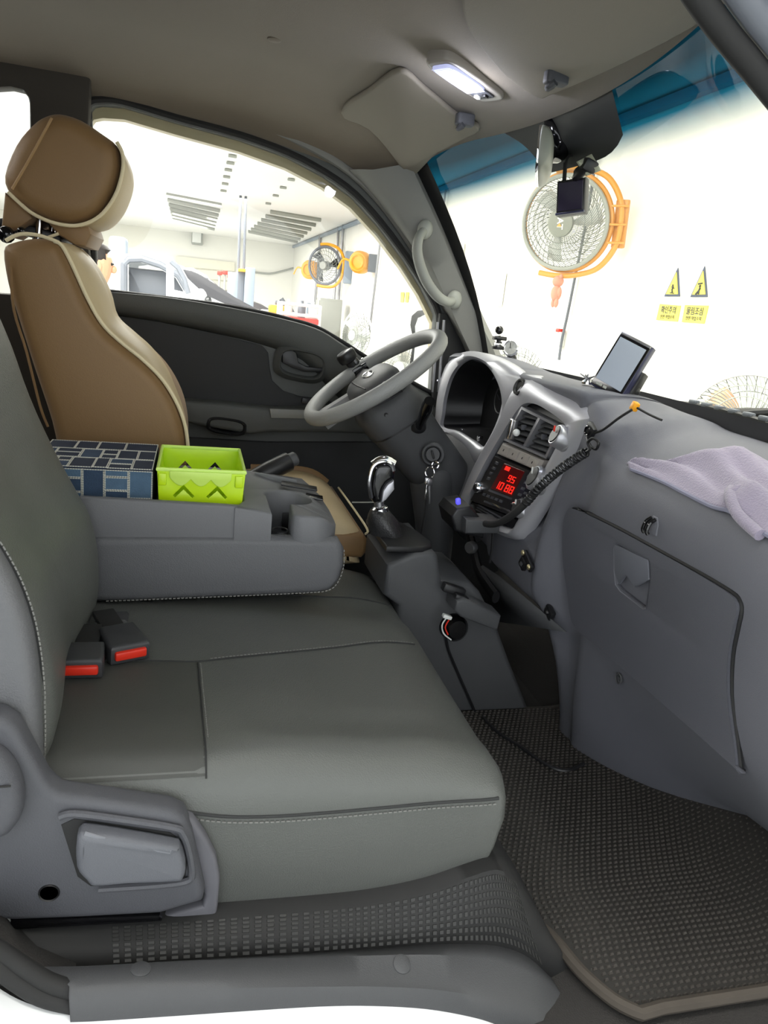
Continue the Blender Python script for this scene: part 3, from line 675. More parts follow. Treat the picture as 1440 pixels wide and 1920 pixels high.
# pillar between driver door and rear side window, with rail trim
def sheet(b, outline, holes, y, depth, bev=.006): b.plate(outline, holes, lambda u, v, w: Vector((u, y+w, v)), depth, bev)
b = B()
bp_o = [(-0.4207,1.3749),(-0.2656,1.3233),(-0.2697,1.2539),(-0.2754,1.1234),(-0.2744,0.9256),(-0.2561,0.7977),(-0.2305,0.6092),(-0.2309,0.163),(-0.8757,0.1472),(-0.7776,1.3133)]
rw = [(-0.7243,1.1999),(-0.4354,1.2643),(-0.4034,1.2615),(-0.3866,1.2415),(-0.3867,1.1899),(-0.3892,0.9868),(-0.3891,0.7843),(-0.7562,0.7724)]
sheet(b, bp_o, [rw], .715, .05, .008)
pil = struct(b.done('wall_right', M['pillar_dark'], loc=(-.4, .71, .9)), 'dark trim pillar behind the driver door with the rear side window opening')
pil.name = 'trim_2'
b = B(); b.tube(cr([(-0.724,0.7,1.2032),(-0.4411,0.7,1.2645),(-0.4057,0.7,1.2612),(-0.3878,0.7,1.239),(-0.387,0.7,1.1782),(-0.388,0.7,0.987),(-0.3891,0.7,0.7843)], 5), .009, 8); b.done('window_seal', M['plastic'], pil)
b = B(); b.loft([[(-0.7459,0.735,1.2205),(-0.3782,0.735,1.279)], [(-0.7823,0.735,0.7443),(-0.3898,0.735,0.757)]]); b.done('glass', M['tint'], pil, solid=.004)

# driver door: panel, glass, frame
WIN = [(-0.259,0.8169),(-0.2632,1.0055),(-0.2696,1.2078),(-0.2718,1.2455),(-0.262,1.26),(-0.2423,1.2666),(-0.1904,1.2711),(-0.0633,1.2544),(0.096,1.2371),(0.2213,1.2132),(0.3235,1.1791),(0.4077,1.1368),(0.4894,1.0717),(0.5673,0.996),(0.6316,0.923),(0.685,0.8462),(0.69,0.7548),(0.6973,0.6167),(0.5803,0.665),(0.4874,0.7039),(0.4048,0.7454),(0.3252,0.7797),(0.249,0.793),(0.1894,0.8018),(0.045,0.8132),(-0.2276,0.8188)]
door_o = [(-0.3317,0.7895),(-0.3147,1.123),(-0.301,1.2446),(-0.2886,1.2723),(-0.2642,1.2878),(-0.0641,1.2858),(0.101,1.2716),(0.2258,1.2497),(0.3422,1.2145),(0.4346,1.1673),(0.5167,1.1028),(0.5999,1.0141),(0.7085,0.8937),(0.8099,0.7651),(0.9222,0.5964),(1.0126,0.2547),(1.0399,-0.1622),(-0.3452,-0.1474)]
t = thing('door_1', 'black and charcoal driver door with its wide side window', 'door', (.2, DY, .1)); t['kind'] = 'structure'
del t['category']
b = B(); b.plate(door_o, [WIN], lambda u, v, w: Vector((u, DY+.02+w, v)), .05, .006); shell = b.done('door_shell', M['door_vinyl'], t)
wl = [Vector((x, DY-.006, z)) for x, z in WIN]
top = wl[0:18]; sill = wl[17:]+[wl[0]]
b = B(); b.tube(cr(top, 3), .010, 8); b.done('window_seal', M['rubber'], t)
b = B(); b.tube(cr([p+Vector((0, -.012, 0))+Vector((0, 0, .018)) for p in [Vector((x, DY, z)) for x, z in [(-0.2842,0.9131),(-0.2862,1.1269),(-0.2828,1.2474),(-0.2692,1.273),(-0.2398,1.2823),(-0.0638,1.2725),(0.0977,1.2562),(0.2228,1.2326),(0.3306,1.1985),(0.4196,1.1532),(0.5014,1.0884),(0.5821,1.0049),(0.6482,0.9321),(0.6877,0.8766)]]], 3), .011, 8, flat=.8); b.done('frame_trim', M['pillar'], t)
# pale inner reveal of the outer frame, seen through the opening along its top
out_top = [(p+Vector((0, .075, .0))) for p in wl[1:17]]
b = B(); b.loft([[p+Vector((0, .045, 0)) for p in wl[1:17]], [p+Vector((0, .05, -.030)) for p in wl[1:17]], [p+Vector((0, .085, -.030)) for p in wl[1:17]]]); b.done('outer_frame', mat('frame_beige', (172, 160, 128), .5, var=.25, varscale=5), t)
b = B(); b.plate(WIN, [], lambda u, v, w: Vector((u, DY+.035+w, v)), .004); b.done('window_glass', M['tint'], t)
b = B(); b.tube([p+Vector((0, -.004, 0)) for p in cr(sill, 3)], .006, 8); b.done('sill_seal', M['rubber'], t)
# padded shelf under the window, rolled over toward the cab
sh_top = [(-0.2538,0.735,0.8161),(-0.0938,0.735,0.8188),(0.0451,0.735,0.8118),(0.1896,0.735,0.7989),(0.3253,0.735,0.7783),(0.405,0.735,0.7439),(0.4875,0.735,0.7024),(0.5804,0.735,0.6634),(0.6977,0.735,0.6135),(0.7694,0.735,0.5616)]
sh_mid = [(-0.2497,0.7,0.8036),(-0.092,0.7,0.8046),(0.0449,0.7,0.7961),(0.1875,0.7,0.7816),(0.3142,0.7,0.7573),(0.3849,0.7,0.724),(0.4587,0.7,0.6777),(0.5506,0.7,0.6312),(0.6723,0.7,0.569),(0.7463,0.7,0.5172)]
sh_low = [(-0.2503,0.705,0.7782),(-0.0916,0.705,0.7732),(0.0463,0.705,0.7626),(0.1902,0.705,0.7431),(0.2954,0.705,0.716),(0.3627,0.705,0.6696),(0.4264,0.705,0.6138),(0.5449,0.705,0.544),(0.667,0.705,0.4872),(0.7407,0.705,0.4419)]
sh_in = [(-0.254,0.735,0.7593),(-0.0925,0.735,0.7497),(0.048,0.735,0.7343),(0.1797,0.735,0.714),(0.2742,0.735,0.6864),(0.3388,0.735,0.6418),(0.403,0.735,0.5849),(0.5232,0.735,0.5055),(0.6635,0.735,0.448),(0.7578,0.735,0.3853)]
b = B(); b.loft([[Vector(p) for p in r] for r in zip(*[cr(c, 4) for c in (sh_top, [Vector(p)+Vector((0, -.0, 0)) for p in [tuple((Vector(a)+Vector(c_))/2+Vector((0, -.013, .006))) for a, c_ in zip(sh_top, sh_mid)]], sh_mid, sh_low, sh_in)])]); b.done('shelf_pad', M['door_vinyl'], t, ang=60, solid=.003)
# cloth insert
ins = [(-0.24,0.7582),(-0.0922,0.7501),(0.0479,0.7332),(0.1792,0.7116),(0.1949,0.6953),(0.2018,0.6545),(0.2114,0.6178),(0.2464,0.5902),(0.2931,0.5782),(0.3554,0.5748),(0.4194,0.5636),(0.4207,0.548),(-0.0456,0.5323),(-0.2404,0.5409)]
b = B(); b.plate(ins, [], lambda u, v, w: Vector((u, DY-.007+w, v)), .012, .004); b.done('cloth_insert', M['door_dark'], t)
# inner handle: oval bezel, recess and lever
hc_ = [(0.2918,0.6734)][0]; hw, hh = .118/2*1.02, .036
def oval(c, a, b_, n=40, tilt=-.12):
    out = []
    for x, z in circ(n, a, b_, 3.2):
        out.append((c[0]+x*math.cos(tilt)-z*math.sin(tilt), c[1]+x*math.sin(tilt)+z*math.cos(tilt)))
    return out
b = B(); o1, o2, o3 = oval(hc_, .066, .040), oval(hc_, .060, .0345), oval(hc_, .056, .031)
b.loft([[(x, DY-.012, z) for x, z in oval(hc_, .078, .050)], [(x, DY-.034, z) for x, z in o1], [(x, DY-.038, z) for x, z in oval(hc_, .063, .037)], [(x, DY-.034, z) for x, z in o2], [(x, DY-.008, z) for x, z in o3]], cu=True)
b.poly([(x, DY-.008, z) for x, z in o3]); bz = b.done('handle_bezel', M['door_vinyl'], t, ang=50)
lv = [(0.2361,0.704),(0.2577,0.7132),(0.2747,0.7044),(0.2824,0.6785),(0.3057,0.6686),(0.3559,0.6681),(0.3569,0.6562),(0.2992,0.6547),(0.2656,0.6624),(0.2379,0.6749)]
b = B(); b.rext(lv, XZ(), DY-.03, DY-.012, .003, 2); b.done('lever', M['black'], bz)
b = B(); b.lathe([(.001, 0), (.004, 0), (.004, .004)], (hc_[0]-.005, DY-.012, hc_[1]), (0, -1, 0), 10); b.done('screw', M['plastic_dark'], bz)
# arm rest with pull cup and grey switch plate
arm = [(-0.0442,0.5471),(-0.0168,0.5561),(0.0816,0.5556),(0.2269,0.5491),(0.3458,0.5615),(0.469,0.562),(0.5033,0.5334),(0.4914,0.4938),(0.3514,0.4903),(0.2014,0.4816),(0.1577,0.473),(0.0274,0.4891),(-0.0361,0.4999)]
b = B(); b.rext(arm, XZ(), .665, .74, .012, 3); ar = b.done('armrest', M['door_vinyl'], t)
cup = oval([(0.0914,0.493)][0], .055, .024, 28, -.08)
b = B(); b.loft([[(x, .666, z) for x, z in cup], [(x, .658, z) for x, z in oval([(0.0914,0.493)][0], .049, .019, 28, -.08)], [(x, .664, z) for x, z in oval([(0.0914,0.493)][0], .045, .016, 28, -.08)], [(x, .69, z) for x, z in oval([(0.0914,0.493)][0], .04, .013, 28, -.08)]], cu=True)
b.poly([(x, .69, z) for x, z in oval([(0.0914,0.493)][0], .04, .013, 28, -.08)]); b.done('pull_cup', M['black'], ar)
sw = [(0.2047,0.5506),(0.3011,0.554),(0.4065,0.5671),(0.411,0.5506),(0.3029,0.5285),(0.2107,0.5242)]
b = B(); b.rext(sw, XZ(), .656, .668, .003, 2); sp_ = b.done('switch_plate', mat('switch_plate_grey', (120, 121, 116), .5), ar)
b = B(); b.box((0.306,0.655,0.579), (.03, .02, .018), rot(0, .2, 0), .004); b.done('window_switch', M['black'], sp_)
lo = [(-0.2408,0.4157),(-0.0434,0.4418),(0.2098,0.4406),(0.5268,0.4581),(0.7864,0.4219),(0.9385,0.3601),(1.0089,-0.1006),(-0.2418,-0.0947)]
b = B(); b.plate(lo, [], lambda u, v, w: Vector((u, DY-.01+w, v)), .016, .004); b.done('lower_panel', M['door_dark'], t)

# driver-side front pillar trim with grab handle
apL = cr([(0.382,0.705,1.1923),(0.4366,0.705,1.1548),(0.5023,0.705,1.0958),(0.5854,0.705,1.0112),(0.6746,0.705,0.8908),(0.7405,0.705,0.7997),(0.8096,0.705,0.6892)], 5)
apM = cr([(0.4383,0.665,1.1947),(0.5108,0.665,1.1296),(0.5907,0.665,1.0241),(0.6668,0.665,0.9124),(0.7435,0.665,0.7949),(0.8019,0.665,0.7085),(0.8449,0.665,0.6336)], 5)
apR = cr([(0.5316,0.655,1.2217),(0.5706,0.655,1.1668),(0.6355,0.655,1.0701),(0.7087,0.655,0.9526),(0.7796,0.655,0.8479),(0.8378,0.655,0.766),(0.8732,0.655,0.6997)], 5)
apB = cr([Vector(p)+Vector((.03, .03, .0)) for p in [(0.5316,0.655,1.2217),(0.5706,0.655,1.1668),(0.6355,0.655,1.0701),(0.7087,0.655,0.9526),(0.7796,0.655,0.8479),(0.8378,0.655,0.766),(0.8732,0.655,0.6997)]], 5)
b = B(); b.loft([[p+Vector((0, .04, 0)) for p in apL], apL, [(a_*.6+c_*.4)+Vector((0, -.008, 0)) for a_, c_ in zip(apL, apM)], apM, apR, apB]); ap = struct(b.done('trim_3', M['pillar'], ang=50, loc=(.65, .66, 1.0)), 'grey front pillar trim on the driver side beside the windscreen')
def p_seg(a, b_, k): return Vector(a).lerp(Vector(b_), k)
gh = cr([(0.5934,0.655,1.065),(0.5698,0.625,1.0374),(0.5689,0.615,0.9949),(0.5936,0.61,0.94),(0.6329,0.612,0.8981),(0.671,0.628,0.8833),(0.7011,0.655,0.8915)], 6)
n_ = len(gh); b = B(); b.tube(gh, [.011+.004*math.sin(PI*i/(n_-1)) for i in range(n_)], 12)
tg = thing('grab_handle', 'grey moulded grab handle bolted to the driver side pillar', 'handle', tuple(gh[n_//2])); b.done('grip', mat('grab_handle_gray', (150, 152, 145), .5), tg)
for p_, nm in ((gh[0], 'a'), (gh[-1], 'b')):
    b = B(); b.ball(p_, (.022, .016, .026), 16); b.done('mount', mat('grab_mount_gray', (150, 152, 145), .5), tg)
# black corner panel between the door window and the pillar
qs = [(0.6834,0.8464),(0.698,0.8478),(0.7343,0.7979),(0.7899,0.736),(0.8389,0.6572),(0.8206,0.5419),(0.6917,0.5824),(0.6887,0.74)]
b = B(); b.plate(qs, [], lambda u, v, w: Vector((u, .712+w, v)), .02, .004); struct(b.done('trim_4', M['rubber'], loc=(.72, .71, .75)), 'black corner panel in front of the driver window')
b = B(); b.tube([(0.6933,0.7,0.8334),(0.6968,0.7,0.7428),(0.7018,0.7,0.6265)], .005, 8); b.tube([(0.6796,0.71,0.8256),(0.6839,0.71,0.7409),(0.6886,0.71,0.6243)], .006, 8); struct(b.done('trim_5', M['steel'], loc=(.7, .7, .8)), 'thin grey window channel beside the steering wheel')

# door mirror outside the driver window
mo = [(0.6692,0.7547),(0.6513,0.8029),(0.6531,0.8327),(0.6722,0.8509),(0.7068,0.8575),(0.7547,0.8456),(0.776,0.7641),(0.7819,0.6621),(0.7729,0.5883),(0.7413,0.5756),(0.6848,0.5891),(0.6631,0.6529)]
mi_ = [(0.6798,0.7557),(0.6727,0.8016),(0.6801,0.8287),(0.7035,0.8407),(0.7497,0.8286),(0.7617,0.7628),(0.7674,0.661),(0.7593,0.6083),(0.7349,0.5978),(0.6932,0.6105),(0.6809,0.6543)]
t = thing('door_mirror', 'black-rimmed door mirror glowing white outside the driver window', 'mirror', (0.7433,0.95,0.5781))
mcx = sum(x for x, z in mi_)/len(mi_); mcz = sum(z for x, z in mi_)/len(mi_); mt = Vector((.56, -.83, 0)); mn = Vector((-.83, -.56, 0))
b = B(); b.rext(mo, lambda u, v, w: Vector((mcx, .93, v))+mt*((u-mcx)/.86)-mn*w, 0, .075, .004, 2, r2=.02); b.done('housing', M['black'], t)
b = B(); b.rext(mi_, lambda u, v, w: Vector((mcx, .93, v))+mt*((u-mcx)/.86)+mn*w, -.002, .004, .002, 1); b.done('mirror_glass', mat('mirror_glass', (240, 242, 245), .04, metal=1.0), t)
b = B(); b.tube(cr([(0.747,0.95,0.5784),(0.7531,0.88,0.5767),(0.7478,0.79,0.6012)], 5), .014, 8); b.done('arm', M['black'], t)

# windscreen with shade strip, dark border, header
def wtop(y): return Vector((xfront(y)+.004, y, zhead(xfront(y), y)+.012))
def wbot(y): return Vector((.885-.13*y*y, y, .705))
rows = []
for i in range(13):
    k = i/12; row = []
    for j in range(41):
        y = -.70+1.40*j/40; a_, c_ = wtop(y), wbot(y); p = a_.lerp(c_, k); p.x += .03*math.sin(PI*k); row.append(p)
    rows.append(row)
win = struct(B().loft(rows).done('window_1', M['windscreen'], loc=(.75, 0, 1.0)), 'clear windscreen with a blue shade strip along its top')
def wpt(y, k, off=0): 
    a_, c_ = wtop(y), wbot(y); p = a_.lerp(c_, k); p.x += .03*math.sin(PI*k)-off; return p
b = B()
b.loft([[wpt(-.70+1.4*j/40, k, .003) for j in range(41)] for k in (.93, .965, 1.0)])
for s_ in (-1, 1): b.loft([[wpt(s_*yy, k/10, .003) for k in range(11)] for yy in (.63, .70)])
b.done('frit_band', M['black'], win)
b = B(); b.tube([wpt(-.69+1.38*j/40, 0, .004) for j in range(41)], .006, 6); b.done('top_seal', M['rubber'], win)
# dark sensor patch behind the mirror
b = B(); b.loft([[wpt(.35-.46*j/18+(.0-.10*max(0, 6-j)/6)*k/8*1.3, k/8*(.19 if j > 3 else .11+.02*j)*(1-.22*max(0, (j-13)/5)**3)-.015, .004) for j in range(19)] for k in range(9)]); b.done('mirror_patch', mat('dot_fade_black', (34, 36, 34), .6), win)

# wiper cowl outside and wipers
b = B(); b.loft([[wbot(-.72+1.44*j/30)+Vector((dx, 0, dz)) for j in range(31)] for dx, dz in ((-.01, -.01), (.03, .012), (.10, .012), (.13, -.03), (.13, -.3))]); struct(b.done('trim_6', M['fan_gray'], loc=(.95, 0, .7)), 'pale grey cowl outside below the windscreen')
def wiper(y0, y1, label):
    a_ = wbot(y0)+Vector((.05, 0, .018)); c_ = wbot(y1)+Vector((.03, 0, .026))
    t = thing('wiper', label, 'wiper', tuple(a_), 'wipers parked below the windscreen')
    b = B(); b.tube([a_+(c_-a_)*(i/10)+Vector((0, 0, .012*math.sin(PI*i/10))) for i in range(11)], .006, 6); b.done('blade', M['black'], t)
    b = B()
    for i in range(7): p = a_+(c_-a_)*(.28+.09*i)+Vector((0, 0, .016)); b.box(p, (.012, .02, .008), None, .002)
    b.done('clip', M['lift_dark'], t)
    b = B(); m_ = a_.lerp(c_, .5)+Vector((.012, 0, .006)); b.tube(cr([m_, m_+Vector((.03, -.08, .02)), a_+Vector((.05, -.02, -.02)), a_+Vector((.05, -.03, -.05))], 5), [.008]*10+[.012]*6, 8); b.done('arm', M['black'], t)
wiper(-.04, -.52, 'black wiper lying along the outside of the windscreen bottom, passenger side')

# near passenger-side door opening: pillar, seal, body edge
s0 = [(0.3791,-0.72,1.177),(0.4159,-0.72,1.1472),(0.4532,-0.72,1.1219),(0.4878,-0.72,1.1014),(0.5203,-0.72,1.0817),(0.566,-0.72,1.0534),(0.6495,-0.72,0.9978),(0.7692,-0.72,0.9025)]+[(.80, -.725, .80), (.90, -.735, .66)]
off = Vector((0, -.004, 0))
b = B(); b.tube(cr([Vector(p)+Vector((.004, 0, .008)) for p in s0], 4), .012, 10); nearp = struct(b.done('trim_7', M['rubber'], loc=s0[4]), 'black rubber seal round the open passenger door, top right corner')
b = B(); b.tube(cr([Vector(p)+Vector((.026, -.012, .022)) for p in s0], 4), .014, 10); b.done('inner_flange', M['lift_dark'], nearp)
b = B(); b.tube(cr([Vector(p)+Vector((.060, -.03, .045)) for p in s0], 4), .026, 12); b.tube(cr([Vector(s0[0])+Vector((.060, -.03, .045)), (.25, -.765, 1.30), (-.1, -.77, 1.335), (-.95, -.77, 1.34)], 4), .026, 12); b.done('body_edge', M['carpaint'], nearp)
b = B(); b.tube([Vector(s0[0])+Vector((.026, -.012, .022)), (.2, -.735, 1.262), (-.1, -.735, 1.30), (-.9, -.735, 1.31)], .03, 10); struct(b.done('trim_8', M['pillar'], loc=(-.1, -.73, 1.3)), 'roof rail over the open passenger door')
b = B(); b.box((-.66, -.765, .68), (.60, .05, 1.30), None, .02); struct(b.done('trim_17', M['pillar_dark'], loc=(-.66, -.765, .1)), 'dark inner pillar panel behind the open passenger door, out past the left edge')
# roof skin and rear wall of the cab
b = B(); b.loft([[(x, y, 1.40-.06*abs(y)**2-(max(0, x-.2)**2)*.25) for y in [-.79+1.58*j/12 for j in range(13)]] for x in [-.95, -.5, -.1, .2, .45, .68]]); struct(b.done('trim_9', M['carpaint'], loc=(0, 0, 1.4), solid=.02), 'white roof skin of the vehicle')
b = B(); b.box((-.97, 0, .62), (.04, 1.5, 1.3), None, .01); struct(b.done('wall_right', M['pillar_dark'], loc=(-.97, 0, 0)), 'dark rear partition of the cab behind the seats')

b = B(); b.loft([[(x, y, z) for y in (-.80, -.4, 0, .4, .80)] for x, z in ((1.14, -.35), (1.16, .2), (1.14, .60), (1.06, .70))]); struct(b.done('trim_18', M['carpaint'], loc=(1.14, 0, 0), solid=.02), 'white front body panel below the windscreen')
# outer body below the doors
b = B(); b.box((.1, .82, -.25), (2.0, .05, .55), None, .02); struct(b.done('trim_10', M['carpaint'], loc=(.1, .82, -.5)), 'white outer body under the driver door')

# ---------------------------------------------------------------- cab floor
b = B(); b.box((0.1, 0.03, -.03), (1.9, 1.46, .05), None, .005); b.box((.72, -.80, -.03), (.66, .22, .05), None, .005); fl = struct(b.done('floor', M['carpet'], loc=(0.1, 0.03, -.005)), 'dark carpeted cab floor')
b = B(); b.loft([[(x, y, z) for y in (-.70, -.3, .1, .72)] for x, z in ((.80, -.012), (.90, .005), (1.0, .06), (1.08, .13), (1.12, .5))]); b.done('toe_board', M['carpet'], fl, solid=.01)

# rubber-covered step and scuff plate along the near sill
st_top = [(-0.182,-0.655,0.1399),(-0.1086,-0.655,0.1297),(-0.0193,-0.655,0.1237),(0.0751,-0.655,0.1205),(0.1749,-0.655,0.118),(0.2443,-0.655,0.1191),(0.3155,-0.655,0.128),(0.3728,-0.655,0.1443),(0.4059,-0.655,0.1517),(0.4266,-0.655,0.1425),(0.4501,-0.655,0.1178),(0.5153,-0.655,0.0206)]
st_mid = [(-0.1759,-0.672,0.1309),(-0.1052,-0.672,0.1205),(-0.0184,-0.672,0.1155),(0.0747,-0.672,0.1101),(0.1733,-0.672,0.1043),(0.2423,-0.672,0.1006),(0.3135,-0.672,0.1019),(0.3716,-0.672,0.1088),(0.4091,-0.672,0.1109),(0.4401,-0.672,0.0999),(0.4703,-0.672,0.0691),(0.539,-0.672,-0.0058)]
st_bot = [(-0.1699,-0.69,0.1171),(-0.1012,-0.69,0.1061),(-0.0173,-0.69,0.0998),(0.0746,-0.69,0.0927),(0.172,-0.69,0.0851),(0.2401,-0.69,0.0814),(0.311,-0.69,0.0777),(0.3704,-0.69,0.0706),(0.4173,-0.69,0.0593),(0.4599,-0.69,0.035),(0.5084,-0.69,-0.0143),(0.5787,-0.69,-0.0695)]
sc_out = [(-0.1074,-0.74,0.1365),(-0.0863,-0.74,0.1358),(-0.0156,-0.74,0.1284),(0.0708,-0.74,0.1156),(0.163,-0.74,0.1003),(0.2279,-0.74,0.0896),(0.2962,-0.74,0.075),(0.3541,-0.74,0.0569),(0.4082,-0.74,0.0322),(0.4666,-0.74,-0.0047),(0.5301,-0.74,-0.0533),(0.6085,-0.74,-0.1169)]
sc_edge = [(-0.1045,-0.755,0.1087),(-0.0846,-0.755,0.1072),(-0.0144,-0.755,0.1009),(0.0711,-0.755,0.0929),(0.1619,-0.755,0.0837),(0.2261,-0.755,0.0731),(0.2939,-0.755,0.0561),(0.3518,-0.755,0.034),(0.3903,-0.755,0.014),(0.4477,-0.755,-0.0233),(0.5028,-0.755,-0.0755),(0.575,-0.755,-0.1585)]
inner = [Vector(p)+Vector((0, .12, .004)) for p in st_top]
smo = lambda c: cr(c, 4)
b = B(); b.loft([smo(inner), smo(st_top), smo([tuple((Vector(a_)*.5+Vector(c_)*.5)) for a_, c_ in zip(st_top, st_mid)]), smo(st_mid), smo(st_bot)]); step = b.done('sill_step', M['rubber'], ang=60, solid=.004)
step['kind'] = 'structure'; step['label'] = 'black rubber-covered step under the near seat edge'; step.name = 'trim_11'
# waffle pads on the rubber
A_, B_, C_ = smo(st_top), smo(st_mid), smo(st_bot)
def step_pt(s, k):
    i = min(int(s), len(A_)-2); f_ = s-i
    a_ = A_[i].lerp(A_[i+1], f_); m_ = B_[i].lerp(B_[i+1], f_); c_ = C_[i].lerp(C_[i+1], f_)
    return a_.lerp(m_, k*2) if k < .5 else m_.lerp(c_, k*2-1)
b = B(); L_ = len(A_)-1; NC = 56
for i in range(NC):
    for j in range(8):
        s0_, s1_ = 5.5+(L_-11)*(i+.14)/NC, 5.5+(L_-11)*(i+.86)/NC; k0, k1 = .03+.93*(j+.12)/8, .03+.93*(j+.88)/8
        q = [step_pt(s0_, k0), step_pt(s1_, k0), step_pt(s1_, k1), step_pt(s0_, k1)]
        n_ = (q[1]-q[0]).cross(q[3]-q[0]).normalized(); n_ = n_ if n_.y < 0 else -n_
        c_ = sum(q, Vector())/4; tq = [p.lerp(c_, .25)+n_*.0028 for p in q]
        b.loft([q, tq], cu=True); b.poly(tq)
stuff(b.done('waffle_pads', mat('waffle_rubber', (36, 36, 35), .55, var=.25, varscale=10), step, ang=20))
stmid2 = [Vector(a_).lerp(Vector(c_), .5)+Vector((0, 0, .012)) for a_, c_ in zip(st_bot, sc_out)]
b = B(); b.loft([smo(st_bot), smo(stmid2), smo(sc_out), smo([Vector(a_).lerp(Vector(c_), .25)+Vector((0, -.004, .003)) for a_, c_ in zip(sc_out, sc_edge)]), smo(sc_edge), smo([Vector(p)+Vector((0, .005, -.03)) for p in sc_edge])]); scuff = struct(b.done('trim_12', M['plastic_dark'], ang=50, loc=(.2, -.74, .05), solid=.003), 'dark grey scuff plate along the passenger door sill')
for px in ((-0.0455,-0.722,0.1035), (0.245,-0.722,0.0931), (0.5031,-0.725,0.0057)):
    pass
for k_, i_ in ((.5, 7), (.5, 22)):
    p = smo(stmid2)[i_].lerp(smo(sc_out)[i_], .35); nn_ = (smo(stmid2)[i_+1]-smo(stmid2)[i_]).cross(smo(sc_out)[i_]-smo(stmid2)[i_]).normalized(); nn_ = nn_ if nn_.z > 0 else -nn_
    b = B(); b.lathe([(.011, -.002), (.011, .0016), (.0095, .0024), (.001, .0024)], p+nn_*.0008, nn_, 24); b.done('clip_cover', M['plastic_dark'], scuff)
# white painted sill and the curved seal at the lower left
w0 = [(-0.1976,-0.755,0.1887),(-0.1701,-0.755,0.1516),(-0.141,-0.755,0.1269),(-0.1045,-0.755,0.1116),(-0.0144,-0.755,0.1016),(0.0711,-0.755,0.0937),(0.1619,-0.755,0.0845),(0.226,-0.755,0.0739),(0.2938,-0.755,0.057),(0.3517,-0.755,0.0348),(0.3901,-0.755,0.0149),(0.4475,-0.755,-0.0224)]
b = B(); b.loft([smo([Vector(p)+Vector((0, dy_, dz)) for p in w0]) for dy_, dz in ((.01, -.004), (-.012, -.006), (-.03, -.016), (-.042, -.04), (-.046, -.2))]); struct(b.done('trim_13', M['carpaint'], ang=60, loc=(.1, -.78, .0)), 'white painted door sill along the bottom edge')
b = B(); b.tube(cr([(-0.21,-0.74,0.2111),(-0.1822,-0.74,0.1835),(-0.1584,-0.74,0.1535),(-0.1336,-0.74,0.1281),(-0.1035,-0.74,0.1112)], 5), .010, 10); b.tube(cr([(-0.2107,-0.735,0.224),(-0.1829,-0.735,0.1973),(-0.154,-0.735,0.1654),(-0.129,-0.735,0.1402),(-0.103,-0.735,0.1243)], 5), .010, 10); struct(b.done('trim_14', M['rubber'], loc=(-.15, -.74, .1)), 'black door seal curving down at the lower left corner')
b = B(); b.loft([[(-0.2202,-0.7,0.2231),(-0.1808,-0.7,0.1988),(-0.1678,-0.7,0.1851)], [(-0.2165,-0.72,0.1881),(-0.1726,-0.72,0.1606),(-0.1627,-0.72,0.1506)]]) if False else None
b = B(); b.loft([[Vector(p) for p in [(-0.2328,-0.66,0.1867),(-0.191,-0.66,0.1654),(-0.1797,-0.66,0.1446),(-0.1592,-0.66,0.1252),(-0.114,-0.66,0.1031)]], [Vector(p) for p in [(-0.2128,-0.73,0.2079),(-0.1748,-0.73,0.1786),(-0.1503,-0.73,0.1524),(-0.1249,-0.73,0.1296),(-0.1027,-0.73,0.1201)]]]); struct(b.done('trim_15', M['carpet'], loc=(-.2, -.7, .12), solid=.004), 'dark dusty carpet corner beside the step')
# panel along the foot of the near side, behind the seat base
b = B(); b.box((.05, -.30, .04), (.66, .60, .10), None, .01); struct(b.done('trim_16', M['rubber'], loc=(.05, -.3, 0)), 'black seat plinth under the passenger bench')

# floor mat in the passenger foot well
def zmat(x, y): 
    z = .006+max(0, x-.80)**2*1.9
    return z
edgeL = cr([(0.4813,-0.4111,0.006),(0.4806,-0.5006,0.006),(0.4858,-0.5654,0.006),(0.5087,-0.6121,0.006),(0.5256,-0.6478,0.006),(0.5387,-0.7027,0.006),(0.5613,-0.7483,0.006),(0.5868,-0.7715,0.006)], 4)
t = thing('floor_mat', 'worn dark woven-pattern rubber floor mat in the passenger foot well', 'mat', (.75, -.5, 0))
NX, NY = 92, 78
xa, xb, ya, yb = .40, 1.07, -.772, -.03
def left_lim(y):
    xs_ = [(p.y, p.x) for p in edgeL]; xs_.sort()
    return interp([q[0] for q in xs_], [q[1] for q in xs_], y)
rows = []
for j in range(57):
    y = ya+(yb-ya)*j/56; x0 = left_lim(y) if y < edgeL[0].y else edgeL[0].x
    rows.append([Vector((x0+(xb-x0)*i/40, y, zmat(x0+(xb-x0)*i/40, y))) for i in range(41)])
b = B(); b.loft(rows); base = b.done('base', M['mat_rubber'], t, solid=.006)
b = B()
for j in range(NY):
    y = ya+.014+(yb-ya-.02)*j/NY; yw = .0052
    x0 = (left_lim(y) if y < edgeL[0].y else edgeL[0].x)+.018
    n = int((xb-x0)/.0105)
    for i in range(n):
        x = x0+i*.0105+(.005 if j % 2 else 0)
        z = zmat(x, y)+.0035; h = .0028
        q = [(x, y, z), (x+.0070, y+.0014, z), (x+.0070, y+yw, z), (x, y+yw-.0014, z)]; tq = [(x+.0012, y+.0014, z+h), (x+.0058, y+.0024, z+h), (x+.0058, y+yw-.001, z+h), (x+.0012, y+yw-.0024, z+h)]
        vs = [b.bm.verts.new(p) for p in q+tq]
        for f_ in ((4, 5, 6, 7), (0, 1, 5, 4), (1, 2, 6, 5), (2, 3, 7, 6), (3, 0, 4, 7)): b.bm.faces.new([vs[k] for k in f_])
stuff(b.done('woven_ribs', M['mat_rib'], t, ang=20, weld=False))
bd = [Vector((p.x, p.y, zmat(p.x, p.y)+.004)) for p in edgeL[8:]]+[Vector((x, -.768, zmat(x, -.768)+.004)) for x in (.62, .66, .7, .74, .78, .83, .88, .94, .99)]
